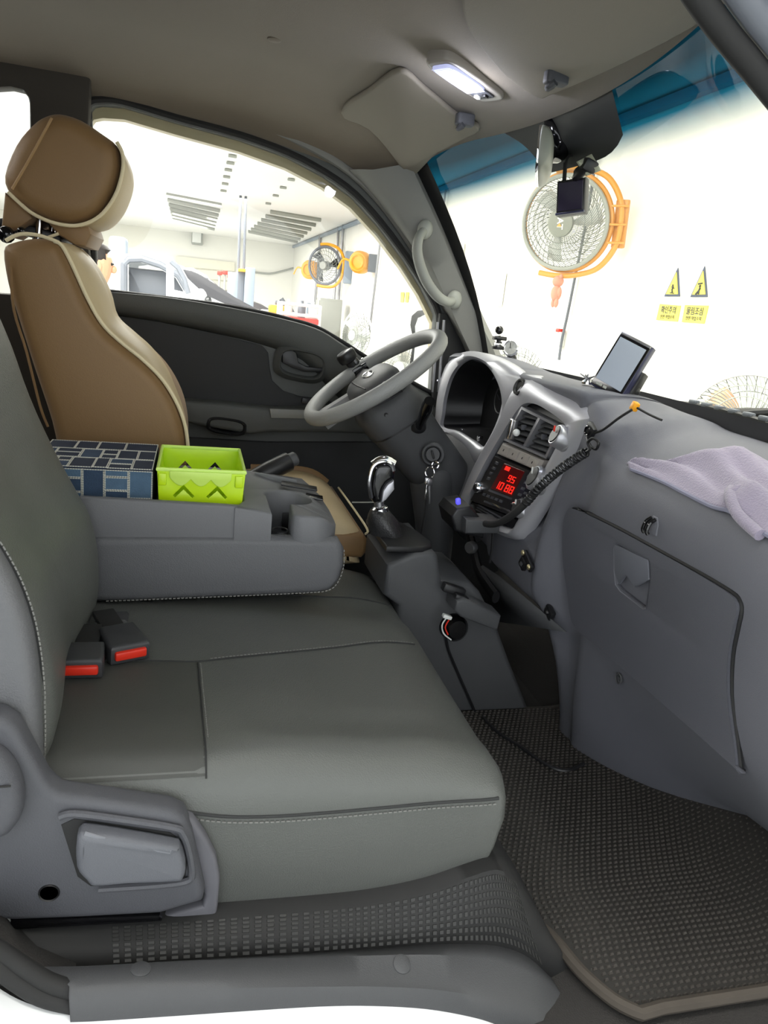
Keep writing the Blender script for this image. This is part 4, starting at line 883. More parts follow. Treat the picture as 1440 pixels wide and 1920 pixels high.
b = B(); b.tube(bd, .009, 8, flat=1.0); b.done('border', mat('mat_border', (64, 58, 51), .8, var=.2, varscale=20), t)
b = B(); b.tube([p+Vector((0, 0, .006)) for p in edgeL[:20]], .006, 8); b.done('raised_lip', M['plastic_dark'], t)
# second mat edge on the tunnel side
b = B(); b.tube(cr([(0.6363,-0.07,0.012),(0.6483,-0.1333,0.012),(0.675,-0.1843,0.012),(0.7003,-0.2453,0.012),(0.7342,-0.2712,0.012),(0.7851,-0.2531,0.012)], 5), .004, 8); tag(b.done('floor_cable', M['black']), 'black cable curving over the floor mat below the dashboard', 'cable')


# ---------------------------------------------------------------- dashboard
dash = thing('dashboard', 'long grey dashboard with silver instrument surround under the windscreen', 'dashboard', (.8, 0, .3))
Pp = [(.868, .716), (.82, .712), (.77, .692), (.73, .666), (.703, .646), (.689, .618), (.685, .585), (.688, .552), (.697, .51), (.719, .42), (.740, .33), (.752, .26), (.772, .12), (.80, -.004)]
Pc = [(.875, .722), (.82, .741), (.76, .744), (.70, .738), (.676, .722), (.674, .69), (.678, .62), (.680, .56), (.676, .50), (.672, .44), (.684, .37), (.70, .31), (.72, .285), (.80, .275)]
Pv = [(.872, .72), (.82, .728), (.765, .720), (.722, .702), (.703, .682), (.697, .65), (.699, .61), (.702, .56), (.708, .51), (.728, .43), (.746, .35), (.758, .28), (.778, .13), (.80, 0.0)]
Pd = [(.865, .722), (.82, .744), (.77, .752), (.715, .752), (.695, .745), (.70, .735), (.80, .70), (.82, .55), (.74, .53), (.72, .43), (.73, .36), (.74, .30), (.75, .28), (.80, .275)]
Pf = [(.874, .722), (.82, .738), (.762, .738), (.712, .728), (.702, .712), (.701, .68), (.700, .62), (.696, .56), (.690, .50), (.684, .44), (.688, .37), (.70, .31), (.73, .27), (.80, .20)]
Pc = [(.875, .722), (.82, .742), (.76, .747), (.705, .745), (.693, .736), (.704, .716), (.735, .69), (.75, .60), (.74, .51), (.690, .425), (.690, .37), (.70, .31), (.72, .285), (.80, .275)]
def st(P_, y0, y1, dx=0, dz=0): return [Vector((x+dx, y0+(y1-y0)*i/13, z+dz)) for i, (x, z) in enumerate(P_)]
def low(s_):                                     # the knee panel runs forward toward the passenger's feet
    for i, k in ((11, .12), (12, .62), (13, 1.0)):
        a_ = interp([-.75, -.60, -.50, -.43, -.34, -.25], [.235, .215, .185, .145, .075, .0], s_[i].y)
        s_[i].x += a_*k
        if i == 13: s_[i].z = .004+max(0, s_[i].x-.80)**2*1.9
    return s_
stn = [low(st(Pp, -.765, -.765, .03)), low(st(Pp, -.755, -.755, .008)), low(st(Pp, -.70, -.70)), low(st(Pp, -.55, -.55, -.003)), low(st(Pp, -.42, -.34, -.002)), low(st(Pp, -.355, -.205)), st(Pv, -.315, -.165), st(Pv, -.265, -.125, -.004, .004), st(Pf, -.225, -.075), st(Pf, -.205, -.045, .003), st(Pc, -.185, -.02), st(Pc, 0, .06), st(Pc, .14, .14), st(Pc, .205, .205, .01), st(Pd, .235, .235), st(Pd, .40, .40, 0, .01), st(Pd, .58, .58, 0, .0), st(Pd, .64, .64, .01, -.012), st(Pd, .70, .70, .03, -.04)]
cols = [cr([s_[i] for s_ in stn], 4) for i in range(14)]
rws = [cr([c[j] for c in cols], 3) for j in range(len(cols[0]))]
b = B(); b.loft(rws); b.done('body', M['plastic_dash'], dash, ang=60)
ec = [p.copy() for p in rws[0]] if abs(rws[0][0].y+.765) < .01 else [r[0].copy() for r in rws]
b = B(); b.loft([ec, [Vector((max(p.x+.03, 1.0), p.y, p.z)) for p in ec]]); b.done('end_cap', M['plastic_dash'], dash)
def xface(z):
    P_ = sorted([(q[1], q[0]) for q in Pp[4:]]); return interp([q[0] for q in P_], [q[1] for q in P_], z)
def dash_z(x): return interp([.66, .686, .703, .73, .77, .82, .868], [.60, .63, .646, .666, .692, .712, .716], x)
# soft ridge line over the passenger top pad is part of the loft; defroster slots on the top
for k, q in enumerate(([(0.75,-0.4949,0.712),(0.8815,-0.4237,0.712),(0.8361,-0.4766,0.712),(0.7526,-0.5449,0.712),(0.725,-0.5616,0.712)], [(0.7567,-0.5465,0.705),(0.8266,-0.4954,0.705),(0.7696,-0.5765,0.705),(0.7293,-0.6032,0.705),(0.7244,-0.6011,0.705)])):
    b = B(); b.loft([[Vector((p[0], p[1], dash_z(p[0])+o_)) for p in q] for o_ in (.0015, -.008)], cu=True, caps=True); b.done('defroster_slot', M['plastic_dark'], dash)

# glove box door with gap and latch scoop
glv = [(-0.2226,0.5357),(-0.1909,0.5212),(-0.1731,0.4894),(-0.1648,0.4487),(-0.1645,0.4045),(-0.1764,0.3532),(-0.1856,0.3116),(-0.2101,0.2909),(-0.3029,0.2929),(-0.4206,0.2955),(-0.5603,0.2979),(-0.667,0.2984),(-0.6722,0.2987),(-0.6623,0.3346),(-0.6472,0.4001),(-0.6471,0.4566),(-0.6552,0.4997),(-0.6607,0.5287),(-0.6563,0.5409),(-0.6408,0.5463),(-0.5778,0.548),(-0.4795,0.5468),(-0.3454,0.5439)]
glv = [tuple(p) for p in cr(glv, 3, closed=True)]
lt_o = [(-0.3668,0.5166),(-0.3749,0.5212),(-0.4595,0.5251),(-0.4651,0.5211),(-0.4655,0.4957),(-0.457,0.4536),(-0.4539,0.4413),(-0.4451,0.4365),(-0.3776,0.4388),(-0.3637,0.4447),(-0.3604,0.4685),(-0.3618,0.5073)]
b = B(); b.plate(glv, [lt_o], lambda u, v, w: Vector((xface(v)-.006+w, u, v)), .010, .003); gd = b.done('glovebox_door', mat('glovebox_gray', (86, 87, 94), .58, bump=('noise', 800, .28), spec=.42), dash, ang=50)
b = B(); b.tube([Vector((xface(z)-.0015, y, z)) for y, z in [(p[0]*1.0, p[1]) for p in glv]], .0034, 6, closed=True); b.done('door_gap', M['black'], dash)
cc = Vector((sum(p[0] for p in lt_o)/len(lt_o), sum(p[1] for p in lt_o)/len(lt_o)))
rr = []
for k, dx in ((1.03, -.012), (1.0, -.011), (.95, -.006), (.86, .012)):
    rr.append([Vector((xface(z)+dx+(.012 if k < .9 and z < cc.y else 0), cc.x+(y-cc.x)*k, cc.y+(z-cc.y)*k)) for y, z in lt_o])
b = B(); b.loft(rr, cu=True); b.poly(rr[-1]); b.done('scoop', M['plastic_dash'], gd, ang=35)
flap = [(-0.3674,0.5149),(-0.4603,0.5228),(-0.463,0.4947),(-0.4237,0.4671),(-0.3965,0.4778),(-0.3758,0.4534),(-0.3639,0.468)]
b = B(); b.plate(flap, [], lambda u, v, w: Vector((xface(v)-.010+w, u, v)), .006, .002); b.done('latch', mat('latch_gray', (96, 98, 106), .5), gd)
b = B(); b.ball(Vector((0.7,-0.4293,0.4785)), (.006, .006, .006), 8); b.done('lock', M['plastic_dark'], gd)
# coat hook above the glove box
hk = Vector((0.688,-0.4582,0.5795)); t = thing('bag_hook', 'small glossy black bag hook on the dashboard above the glove box', 'hook', tuple(hk))
b = B(); b.rext([(-.012, -.014), (.012, -.014), (.012, .004), (.006, .014), (-.006, .014), (-.012, .004)], lambda u, v, w: hk+Vector((w-.008, u, v)), 0, .012, .003, 2); b.done('base', M['plastic_dash'], t)
b = B(); 
for dy_ in (-.004, .006): b.tube(cr([hk+Vector((-.008, dy_, .010)), hk+Vector((-.016, dy_, .004)), hk+Vector((-.019, dy_, -.008)), hk+Vector((-.016, dy_, -.013))], 4), .0032, 8)
b.done('hook', M['black_gloss'], t)
# screw boss and small fastener on the lower panel
p = Vector((0.755,-0.349,0.2578)); b = B(); b.torus(p, (-1, 0, 0), .009, .002, 20, 6); b.lathe([(.001, .001), (.004, .001), (.004, -.004)], p, (-1, 0, 0), 12); b.done('screw_boss', M['plastic_dark'], dash)
p = Vector((0.722,-0.1268,0.2877)); b = B(); b.box(p, (.012, .03, .022), rot(.4, 0, 0), .003); b.ball(p+Vector((-.006, 0, 0)), .006, 8); b.done('blanking_clip', M['black'], dash)
# small bracket held with two screws
p = Vector((0.676,-0.0849,0.3835)); t = thing('screw_bracket', 'small black bracket held by two brass screws on the lower dashboard', 'bracket', tuple(p))
Mb = rot(.42, .1, 0)
b = B(); b.box(p, (.008, .052, .016), Mb, .002); b.box(p+Mb @ Vector((0, .010, -.016)), (.010, .026, .022), Mb, .002); b.done('plate', M['black'], t)
b = B(); b.box(p+Mb @ Vector((-.006, .008, -.017)), (.003, .008, .006), Mb); b.done('slot', M['plastic_dark'], t)
for dy_ in (-.02, .022): b = B(); b.ball(p+Mb @ Vector((-.006, dy_, .002)), (.004, .006, .006), 10); b.done('screw', mat('brass_screw', (190, 178, 140), .3, metal=.8), t)

# silver surround: gauge ring and centre-stack frame
gi = [(0.7,0.6323,0.5348),(0.7,0.6373,0.573),(0.7,0.6359,0.6197),(0.697,0.6011,0.6771),(0.692,0.5342,0.7192),(0.688,0.4517,0.7437),(0.685,0.3713,0.7496),(0.684,0.2997,0.741),(0.683,0.242,0.7221),(0.683,0.1991,0.6953),(0.684,0.1805,0.665),(0.686,0.1824,0.6315),(0.69,0.2114,0.5951),(0.696,0.2854,0.5467),(0.7,0.3756,0.545),(0.7,0.5032,0.5463)]
go = [(0.715,0.7431,0.4958),(0.715,0.7578,0.5461),(0.715,0.7639,0.6026),(0.712,0.7217,0.6798),(0.708,0.6319,0.733),(0.704,0.5108,0.7606),(0.7,0.3839,0.7682),(0.698,0.2544,0.7629),(0.695,0.1323,0.7439),(0.69,0.076,0.6986),(0.69,0.1012,0.6516),(0.688,0.1431,0.6152),(0.69,0.2073,0.5575),(0.7,0.2955,0.4876),(0.712,0.4463,0.5038),(0.715,0.5932,0.5087)]
gm = [Vector(a_).lerp(Vector(c_), .35)+Vector((-.010, 0, 0)) for a_, c_ in zip(gi, go)]
gin = [Vector(p)+Vector((.012, 0, 0)) for p in gi]
b = B(); b.loft([cr(gin, 4, True), cr(gi, 4, True), cr(gm, 4, True), cr(go, 4, True), cr([Vector(p)+Vector((.02, 0, -.002)) for p in go], 4, True)], cu=True); b.done('gauge_surround', M['silver'], dash, ang=70)
# dark gauge bowl
gc = sum((Vector(p) for p in gi), Vector())/len(gi)
bowl = [[Vector(p)+Vector((.010, 0, 0)) for p in gi], [gc+(Vector(p)-gc)*.96+Vector((.05, 0, 0)) for p in gi], [gc+(Vector(p)-gc)*.86+Vector((.11, 0, 0)) for p in gi]]
b = B(); b.loft([cr(r, 4, True) for r in bowl], cu=True); b.poly(cr(bowl[2], 4, True)); gb = b.done('gauge_bowl', M['black'], dash, ang=50)
for k, (px, py, r_) in enumerate(((865, 770, .035), (900, 775, .03), (915, 800, .018))):
    p = Vector((0.79,0.6572,0.5836)) if False else gc+Vector((.104, (.06, -.03, -.075)[k], (.0, -.005, -.03)[k]))
    b = B(); b.torus(p, (-1, 0, 0), r_, .002, 28, 6); b.tube([p, p+Vector((-.002, r_*.6, r_*.4))], .0015, 6); b.done('dial', mat('dial_gray', (48, 49, 52), .4), gb)
for p in ((0.735,0.5437,0.5438), (0.73,0.3984,0.5506)):
    b = B(); b.box(p, (.012, .016, .008), None, .002); b.done('clear_stop', M['chrome'], gb)
# left wing of the surround with toggle switch and slot
lw = [(0.715,0.6879,0.6993),(0.715,0.7877,0.6483),(0.715,0.8708,0.5703),(0.715,0.871,0.5411),(0.715,0.8204,0.5187),(0.715,0.7724,0.4852)]
lr = [(0.712,0.6545,0.6872),(0.712,0.6814,0.6298),(0.712,0.6897,0.5732),(0.712,0.6876,0.5416),(0.712,0.6982,0.5155),(0.712,0.709,0.489)]
b = B(); b.loft([[Vector(p)+Vector((.02, 0, 0)) for p in lw], [Vector(p) for p in lw], [Vector(a_).lerp(Vector(c_), .5)+Vector((-.006, 0, 0)) for a_, c_ in zip(lw, lr)], [Vector(p) for p in lr]]); b.done('left_wing', M['silver'], dash, ang=60)
p = Vector((0.705,0.7017,0.658)); b = B(); b.lathe([(.001, .004), (.012, .004), (.014, 0), (.014, -.01)], p, (-1, 0, 0), 18); tgl = b.done('toggle_base', M['silver'], dash)
b = B(); b.tube([p+Vector((-.004, 0, 0)), p+Vector((-.022, .014, .004))], [.003, .0045], 8); b.lathe([(.005, .004), (.005, .01), (.003, .012)], p, (-1, .4, .1), 8); b.done('toggle_lever', M['chrome'], tgl)
p = Vector((0.705,0.7173,0.5652)); b = B(); b.box(p, (.006, .022, .010), rot(.3, 0, 0), .002); b.done('slot_cover', M['black'], dash)
# silver shelf between gauges and column
shf = [[(0.7,0.6358,0.531),(0.7,0.5137,0.5384),(0.7,0.3933,0.5386),(0.7,0.2966,0.5392)], [(0.705,0.5786,0.4986),(0.705,0.4695,0.5029),(0.705,0.3722,0.5009),(0.705,0.3086,0.4875)], [(0.69,0.4582,0.4483),(0.69,0.3981,0.4511),(0.69,0.3475,0.4493),(0.69,0.3064,0.4457)], [(0.67,0.3761,0.3657),(0.67,0.3464,0.3671),(0.67,0.3249,0.3663),(0.67,0.3018,0.3704)]]
b = B(); b.loft([cr(r, 4) for r in shf]); b.done('cluster_shelf', mat('silver_gray_panel', (140, 140, 142), .4, metal=.35), dash, solid=.004)
# centre stack frame
si = [(0.682,0.0849,0.6724),(0.682,0.0545,0.6886),(0.682,0.0033,0.6941),(0.685,-0.0546,0.6881),(0.692,-0.1051,0.676),(0.692,-0.1142,0.6631),(0.69,-0.099,0.6285),(0.686,-0.0698,0.5742),(0.68,-0.0367,0.5046),(0.674,-0.0076,0.4419),(0.672,0.017,0.4196),(0.664,0.1186,0.4072),(0.66,0.2499,0.3911),(0.66,0.2627,0.4039),(0.665,0.2324,0.4679),(0.672,0.197,0.5331),(0.678,0.1505,0.5985),(0.681,0.1131,0.6443)]
so = [(0.692,0.1947,0.6855),(0.698,0.1709,0.7255),(0.7,0.0748,0.7472),(0.704,-0.0719,0.7279),(0.708,-0.1955,0.7104),(0.705,-0.1986,0.6951),(0.7,-0.1695,0.6456),(0.694,-0.1338,0.5856),(0.686,-0.089,0.5083),(0.68,-0.0438,0.4348),(0.676,-0.0086,0.4039),(0.666,0.1321,0.3849),(0.662,0.3125,0.3612),(0.664,0.3174,0.3911),(0.67,0.2933,0.4621),(0.678,0.2553,0.5335),(0.684,0.2162,0.5938),(0.689,0.1994,0.64)]
sm = [Vector(a_).lerp(Vector(c_), .45)+Vector((-.011, 0, 0)) for a_, c_ in zip(si, so)]
b = B(); b.loft([cr([Vector(p)+Vector((.014, 0, 0)) for p in si], 3, True), cr(si, 3, True), cr(sm, 3, True), cr(so, 3, True), cr([Vector(p)+Vector((.02, 0, 0)) for p in so], 3, True)], cu=True); b.done('stack_surround', M['silver'], dash, ang=70)
# silver cheek between gauge ring and stack, with the round blank
p = Vector((0.684,0.0975,0.7171)); b = B(); b.lathe([(.001, .003), (.012, .003), (.014, .006), (.018, .006), (.019, 0), (.019, -.014)], p, (-.92, -.25, .3), 24, sx=.8); b.done('round_blank', M['black'], dash)

# centre stack content on a bilinear plane
q4 = [Vector(p) for p in [(0.681,0.0703,0.685),(0.692,-0.1114,0.6709),(0.674,0.0038,0.4263),(0.661,0.2644,0.391)]]
def S(u, v, d=0.0):
    p = (q4[0].lerp(q4[1], u)).lerp(q4[3].lerp(q4[2], u), v); return p+SN*d
SN = (q4[1]-q4[0]).cross(q4[3]-q4[0]).normalized(); SN = SN if SN.x < 0 else -SN
SU = (q4[1]-q4[0]+q4[2]-q4[3]).normalized(); SV = SN.cross(SU).normalized()
SM = Matrix((SU, SV, SN)).transposed()
def panel(b, u0, u1, v0, v1, d0, d1, ins=.0015):
    o = [S(u0, v0, d0), S(u1, v0, d0), S(u1, v1, d0), S(u0, v1, d0)]; c_ = sum(o, Vector())/4
    m_ = [p+SN*(d1-d0-ins) for p in o]; tp = [p+SN*(d1-d0)+(c_-p).normalized()*ins*1.5 for p in o]
    b.loft([o, m_, tp], cu=True); b.poly(tp); b.poly(o)
b = B(); panel(b, -.02, 1.02, -.02, 1.02, -.022, -.018); b.done('stack_back', M['black'], dash)
b = B()
for (u0, u1, v0, v1) in ((.04, .98, .015, .035), (.04, .98, .285, .305), (.04, .075, .015, .305), (.945, .98, .015, .305), (.475, .525, .015, .305)): panel(b, u0, u1, v0, v1, -.02, .002)
vent = b.done('air_vent', mat('vent_frame_gray', (128, 128, 132), .4, metal=.3), dash)
for u0, u1 in ((.08, .47), (.53, .94)):
    for k in range(5):
        v = .06+.048*k; a_, c_ = S(u0, v, -.010), S(u1, v, -.010)
        b = B(); b.box((a_+c_)/2, ((c_-a_).length, .0035, .014), SM @ rot(.5, 0, 0), .001); b.done('slat', M['plastic_dark'], vent)
for u in (.27, .73):
    b = B(); b.box(S(u, .155, -.003), (.006, .012, .012), SM, .002); b.done('slider', M['plastic'], vent)
b = B(); panel(b, .05, .96, .325, .425, -.016, .003, .003); bs = b.done('button_strip', mat('warm_silver_buttons', (176, 170, 164), .4, metal=.3), dash)
for k in range(4):
    u0 = .09+.21*k; b = B(); panel(b, u0, u0+.195, .335, .415, .002, .0052, .0015); b.done('button', mat('warm_silver_button', (182, 176, 170), .4, metal=.3), bs)
    b = B(); panel(b, u0+.085, u0+.10, .365, .385, .005, .0058, .0003); b.done('button_mark', M['black'], bs)
b = B(); panel(b, .02, 1.0, .45, .90, -.016, .001, .002); rd = b.done('radio', mat('radio_black', (34, 33, 35), .35), dash)
red_dim = mat('display_dark_red', (64, 10, 12), .25, emit=(110, 8, 12), estr=.10); red_on = mat('display_red', (235, 40, 30), .3, emit=(255, 32, 20), estr=.9)
b = B(); panel(b, .30, .74, .475, .725, 0, .0025, .001); b.done('display', red_dim, rd)
seg = {'0': 'abcdef', '1': 'bc', '8': 'abcdefg', '9': 'abcdfg', '6': 'acdefg', '5': 'acdfg', 'P': 'abefg'}
def digit(b, ch, u, v, w_, h):
    s_ = {'a': (0, 0, 1, .12), 'g': (0, .44, 1, .56), 'd': (0, .88, 1, 1), 'f': (0, 0, .2, .5), 'b': (.8, 0, 1, .5), 'e': (0, .5, .2, 1), 'c': (.8, .5, 1, 1)}
    for k in seg[ch]:
        x0, y0, x1, y1 = s_[k]; panel(b, u+w_*x0, u+w_*x1, v+h*y0, v+h*y1, .0024, .003, .0001)
b = B(); panel(b, .37, .47, .49, .525, .0024, .003, .0001)
digit(b, '9', .52, .55, .06, .06); digit(b, '5', .60, .55, .06, .06)
for k, ch in enumerate('1088'): digit(b, ch, .35+.09*k+(.03 if k > 1 else 0), .635, .07, .07)
b.done('display_digits', red_on, rd)
b = B(); panel(b, .28, .76, .735, .755, 0, .003, .001); b.done('disc_slot', M['plastic'], rd)
for u, v in [(.16, .50+.05*k) for k in range(4)]+[(.86, .50+.06*k) for k in range(5)]+[(.94, .53+.06*k) for k in range(4)]+[(.24+.09*k, .80) for k in range(5)]:
    b = B(); panel(b, u-.03, u+.03, v-.012, v+.012, 0, .004, .001); b.done('button', M['plastic'], rd)
for u, v in ((.10, .755), (.93, .80)):
    b = B(); b.lathe([(.001, .016), (.010, .016), (.012, .013), (.013, 0)], S(u, v, 0), SN, 20); kb = b.done('knob', M['chrome'], rd)
    b = B(); b.lathe([(.001, .018), (.0075, .018), (.009, .0155)], S(u, v, 0), SN, 16); b.done('knob_cap', M['black'], rd)
b = B(); panel(b, .30, .86, .845, .865, 0, .003, .001); b.done('lower_slot', M['chrome'], rd)
b = B(); panel(b, .04, .98, .915, .995, -.016, -.002, .002); b.done('lower_tray', M['black'], dash)
for v in (.93, .955, .98):
    b = B(); b.box(S(.5, v, .0), (.13, .003, .006), SM, .001); b.done('lower_slat', M['plastic'], dash)
# rotary controls on the right cheek of the stack
for (p, r_) in (((0.678,-0.1192,0.6518), .023), ((0.672,-0.0666,0.5551), .027), ((0.666,-0.0257,0.4802), .020)):
    p = Vector(p); ax = Vector((-.88, .12, .40)).normalized(); p = p-ax*.013
    b = B(); b.lathe([(.001, .020), (r_*.86, .020), (r_, .016), (r_, -.004), (r_*1.08, -.006), (r_*1.1, -.02)], p, ax, 28); kb = b.done('rotary_knob', mat('knob_silver', (170, 170, 174), .3, metal=.6), dash)
    b = B(); b.lathe([(.001, .022), (r_*.72, .022), (r_*.8, .0195)], p, ax, 24); b.done('knob_face', M['black'], kb)
    b = B(); b.box(p+ax*.023+Vector((0, 0, r_*.4)), (.003, .004, r_*.5), None, .001); b.done('knob_mark', M['red'] if r_ == .023 else M['fan_white'], kb)
# silver clip in the left vent
p = S(.17, .19, .012); t = thing('vent_clip', 'silver clip stuck in the left half of the dashboard air vent', 'clip', tuple(p))
b = B(); b.box(p, (.014, .045, .012), SM @ rot(0, 0, -.15), .003); b.done('body', M['chrome'], t)
b = B(); b.box(p+SU*.014, (.006, .042, .010), SM @ rot(0, 0, -.15), .002); b.done('jaw', M['steel'], t)
b = B(); b.ball(p+SU*.026+SV*-.004, .008, 10); b.done('white_ball', M['fan_white'], t)

# ------------------------------------------------ steering column and wheel
wc = Vector((0.4362,0.42,0.684)); wu = (Vector((0.5902,0.42,0.7994))-Vector((0.2783,0.42,0.5665))).normalized(); wn = Vector((-wu.z, 0, wu.x))
WR = .186
col = thing('steering_column', 'dark grey steering column shroud with stalk and ignition lock', 'steering column', tuple(wc-wn*.35))
rowsC = []
for d, hu, hy, du in ((.035, .045, .055, -.01), (.045, .075, .082, -.012), (.08, .085, .09, -.012), (.13, .082, .086, -.008), (.19, .078, .080, .0), (.26, .076, .076, .01), (.33, .072, .07, .02), (.42, .062, .06, .03), (.52, .055, .055, .04)):
    rowsC.append([wc-wn*d+wu*(du+a_)+Vector((0, c_, 0)) for a_, c_ in circ(40, hu, hy, 3.2)])
b = B(); b.loft(rowsC, cu=True, caps=True); b.done('shroud', M['plastic_dark'], col, ang=60)
b = B(); b.loft([[wc-wn*d+wu*(du+a_)+Vector((0, c_, 0)) for a_, c_ in circ(40, hu, hy, 3.2)] for d, hu, hy, du in ((.128, .0845, .0885, -.008), (.132, .0845, .0885, -.008))], cu=True); b.done('shroud_seam', M['black'], col)
for q in ((0.4688,0.335,0.6165), (0.4536,0.333,0.6028)):
    b = B(); b.lathe([(.001, .001), (.005, .002), (.006, 0)], q, (0, -1, 0), 12); b.done('shroud_screw', M['rubber'], col)
# column lower cover sweeping to the floor
lowc = [(788, 905, .055, .06), (800, 985, .05, .055), (806, 1060, .045, .05)]
b = B(); pts_ = [wc-wn*.30+wu*.02, Vector((0.6161,0.4,0.43)), Vector((0.6361,0.4,0.3055)), Vector((0.6498,0.4,0.1602))]
b.tube(cr(pts_, 5), [.068, .067, .066, .065, .064, .062, .06, .058, .056, .054, .052, .05, .048, .046, .044, .042], 20); b.done('lower_cover', M['plastic_dark'], col, ang=60)
# stalk
sb, sE = Vector((0.54,0.335,0.5762)), Vector((0.5333,0.25,0.6542))
b = B(); b.lathe([(.018, 0), (.022, .004), (.020, .012), (.013, .02)], sb+Vector((0, .012, 0)), sE-sb, 20); stk = b.done('stalk_boot', M['black'], col)
d_ = (sE-sb); L_ = d_.length
b = B(); b.lathe([(.010, 0), (.012, L_*.4), (.014, L_*.55), (.0155, L_*.8), (.013, L_), (.001, L_)], sb, d_, 18); b.done('stalk', M['black_gloss'], stk)
# ignition lock with key
ig = Vector((0.5812,0.322,0.5139)); ga = Vector((-.35, -.92, .15)).normalized()
b = B(); b.lathe([(.030, -.02), (.030, .004), (.027, .008), (.022, .009), (.021, .0)], ig, ga, 28); ign = b.done('ignition_ring', M['plastic_dark'], col)
b = B(); b.lathe([(.001, .012), (.017, .012), (.019, .009), (.0195, 0)], ig, ga, 24); b.done('lock_face', M['black'], ign)
t = thing('key_ring', 'bunch of keys hanging from the ignition lock on a steel ring', 'keys', (0.5696,0.29,0.4829))
kp = ig+ga*.014
b = B(); b.box(kp+ga*.008, (.004, .022, .016), frame(ga) @ rot(0, 0, .4), .002); b.done('key_head', M['black'], t)
b = B(); b.torus(Vector((0.5695,0.295,0.4736)), (.2, -.8, .3), .013, .0016, 24, 6); b.torus(Vector((0.5809,0.295,0.493)), (-.6, -.6, .3), .009, .0022, 20, 6); b.done('ring', M['chrome'], t)
for k, (q0_, q1_) in enumerate((((0.5686,0.295,0.4586), (0.5657,0.295,0.4024)), ((0.5708,0.293,0.4579), (0.5784,0.292,0.394)), ((0.5663,0.297,0.4594), (0.5692,0.297,0.413)))):
    a_, c_ = Vector(q0_), Vector(q1_); b = B(); M_ = frame(c_-a_, (0, 1, 0)); b.box((a_+c_)/2, (.006, .002, (c_-a_).length), M_, .0008); b.box(a_+(c_-a_)*.15, (.013, .003, .016), M_, .002)
    b.done('key', M['steel'] if k else M['chrome'], t)
b = B(); b.tube(cr([(0.5694,0.3,0.4533),(0.5711,0.3,0.3706),(0.5681,0.3,0.3141),(0.5692,0.3,0.2569)], 4), .0022, 6); b.done('cord', M['black'], t)

whl = thing('steering_wheel', 'grey steering wheel with padded hub, tilted toward the driver seat', 'steering wheel', tuple(wc))
WM = Matrix((wu, Vector((0, 1, 0)), wn)).transposed()
def WP(u, v, w=0): return wc+wu*u+Vector((0, v, 0))+wn*w
b = B(); b.tube([WP(WR*math.cos(2*PI*k/64), WR*math.sin(2*PI*k/64)) for k in range(64)], .0185, 14, closed=True, up=tuple(wn)); b.done('rim', mat('wheel_rim_gray', (138, 139, 137), .5, bump=('leather', 420, .25)), whl, ang=80)
hubo = [(-.075, -.05), (-.08, 0), (-.075, .05), (-.045, .085), (.0, .095), (.035, .09), (.052, .06), (.056, 0), (.052, -.06), (.035, -.09), (0, -.095), (-.045, -.085)]
hubs = [tuple(p) for p in cr(hubo, 4, True)]
rows_h = [[WP(u*k+o_, v*k, w_) for u, v in hubs] for k, w_, o_ in ((.80, -.055, 0), (1.0, -.045, 0), (1.02, -.02, 0), (.98, -.004, 0), (.85, .006, 0), (.6, .011, 0), (.3, .013, 0))]
b = B(); b.loft(rows_h, cu=True); b.poly(rows_h[-1]); b.poly(rows_h[0]); b.done('hub_pad', M['plastic_dark'], whl, ang=70)
b = B()
for s_ in (-1, 1):
    b.loft([[WP(u0, s_*v, w_) for u0, w_ in ((-.03+.02*k, -.022), (-.03+.02*k, -.008), (.0+.01*k, -.002), (.022-.01*k, -.008), (.022-.01*k, -.026))] for k, v in ((0, .08), (.3, .12), (.5, .15), (.6, .178))], cu=True)
    b.loft([[WP(u0, s_*v, w_) for v, w_ in ((.03+.0*k, -.03), (.035, -.012), (.055+.01*k, -.01), (.07+.015*k, -.028))] for k, u0 in ((0, -.06), (.5, -.12), (1, -.172))], cu=True)
b.done('spokes', mat('spoke_gray', (128, 128, 128), .45), whl, ang=50)
b = B(); b.torus(WP(-.012, 0, .0135), wn, .023, .0022, 36, 8, up=(0, 1, 0)); 
for p in b.bm.verts:
    d_ = p.co-WP(-.012, 0, .0135); p.co = WP(-.012, 0, .0135)+wu*d_.dot(wu)*.62+Vector((0, d_.y, 0))*1.15+wn*d_.dot(wn)
emb = b.done('emblem_ring', M['chrome'], whl)
text('KIA', WP(-.012, 0, .0142), .018, M['chrome'], emb, d=(0, -1, 0), up=tuple(wu))
for s_ in (-.055, .0): b = B(); b.tube(cr([WP(-.045+s_*.2, -.075, .003), WP(-.052, -.03+s_*.1, .0105), WP(-.052, .03, .0105), WP(-.045, .075, .003)], 5), .0018, 6); 
b.done('pad_crease', M['black'], whl)
# spinner knob clamped on the rim
krim = WP(0, WR)
kn = krim+wn*.040-wu*.012
t = thing('spinner_knob', 'round black spinner knob clamped to the steering wheel rim', 'knob', tuple(krim))
b = B(); b.lathe([(.012, -.03), (.014, -.012), (.024, -.008), (.027, 0), (.027, .014), (.024, .019), (.020, .020), (.001, .020)], kn, wn, 28); b.done('knob', M['black'], t)
b = B(); b.torus(kn+wn*.0195, wn, .021, .0016, 28, 6); b.done('knob_ring', M['plastic_dark'], t)
b = B(); b.lathe([(.008, -.02), (.012, -.018), (.012, .0), (.008, .02)], krim+wn*.02, wn, 14); b.box(krim, (.05, .04, .022), WM, .006); b.done('clamp', M['black_gloss'], t)
b = B(); b.ball(krim+wn*.014+wu*.02, .007, 10); b.ball(krim+wn*.014-wu*.02, .007, 10); b.done('clamp_bolt', M['chrome'], t)


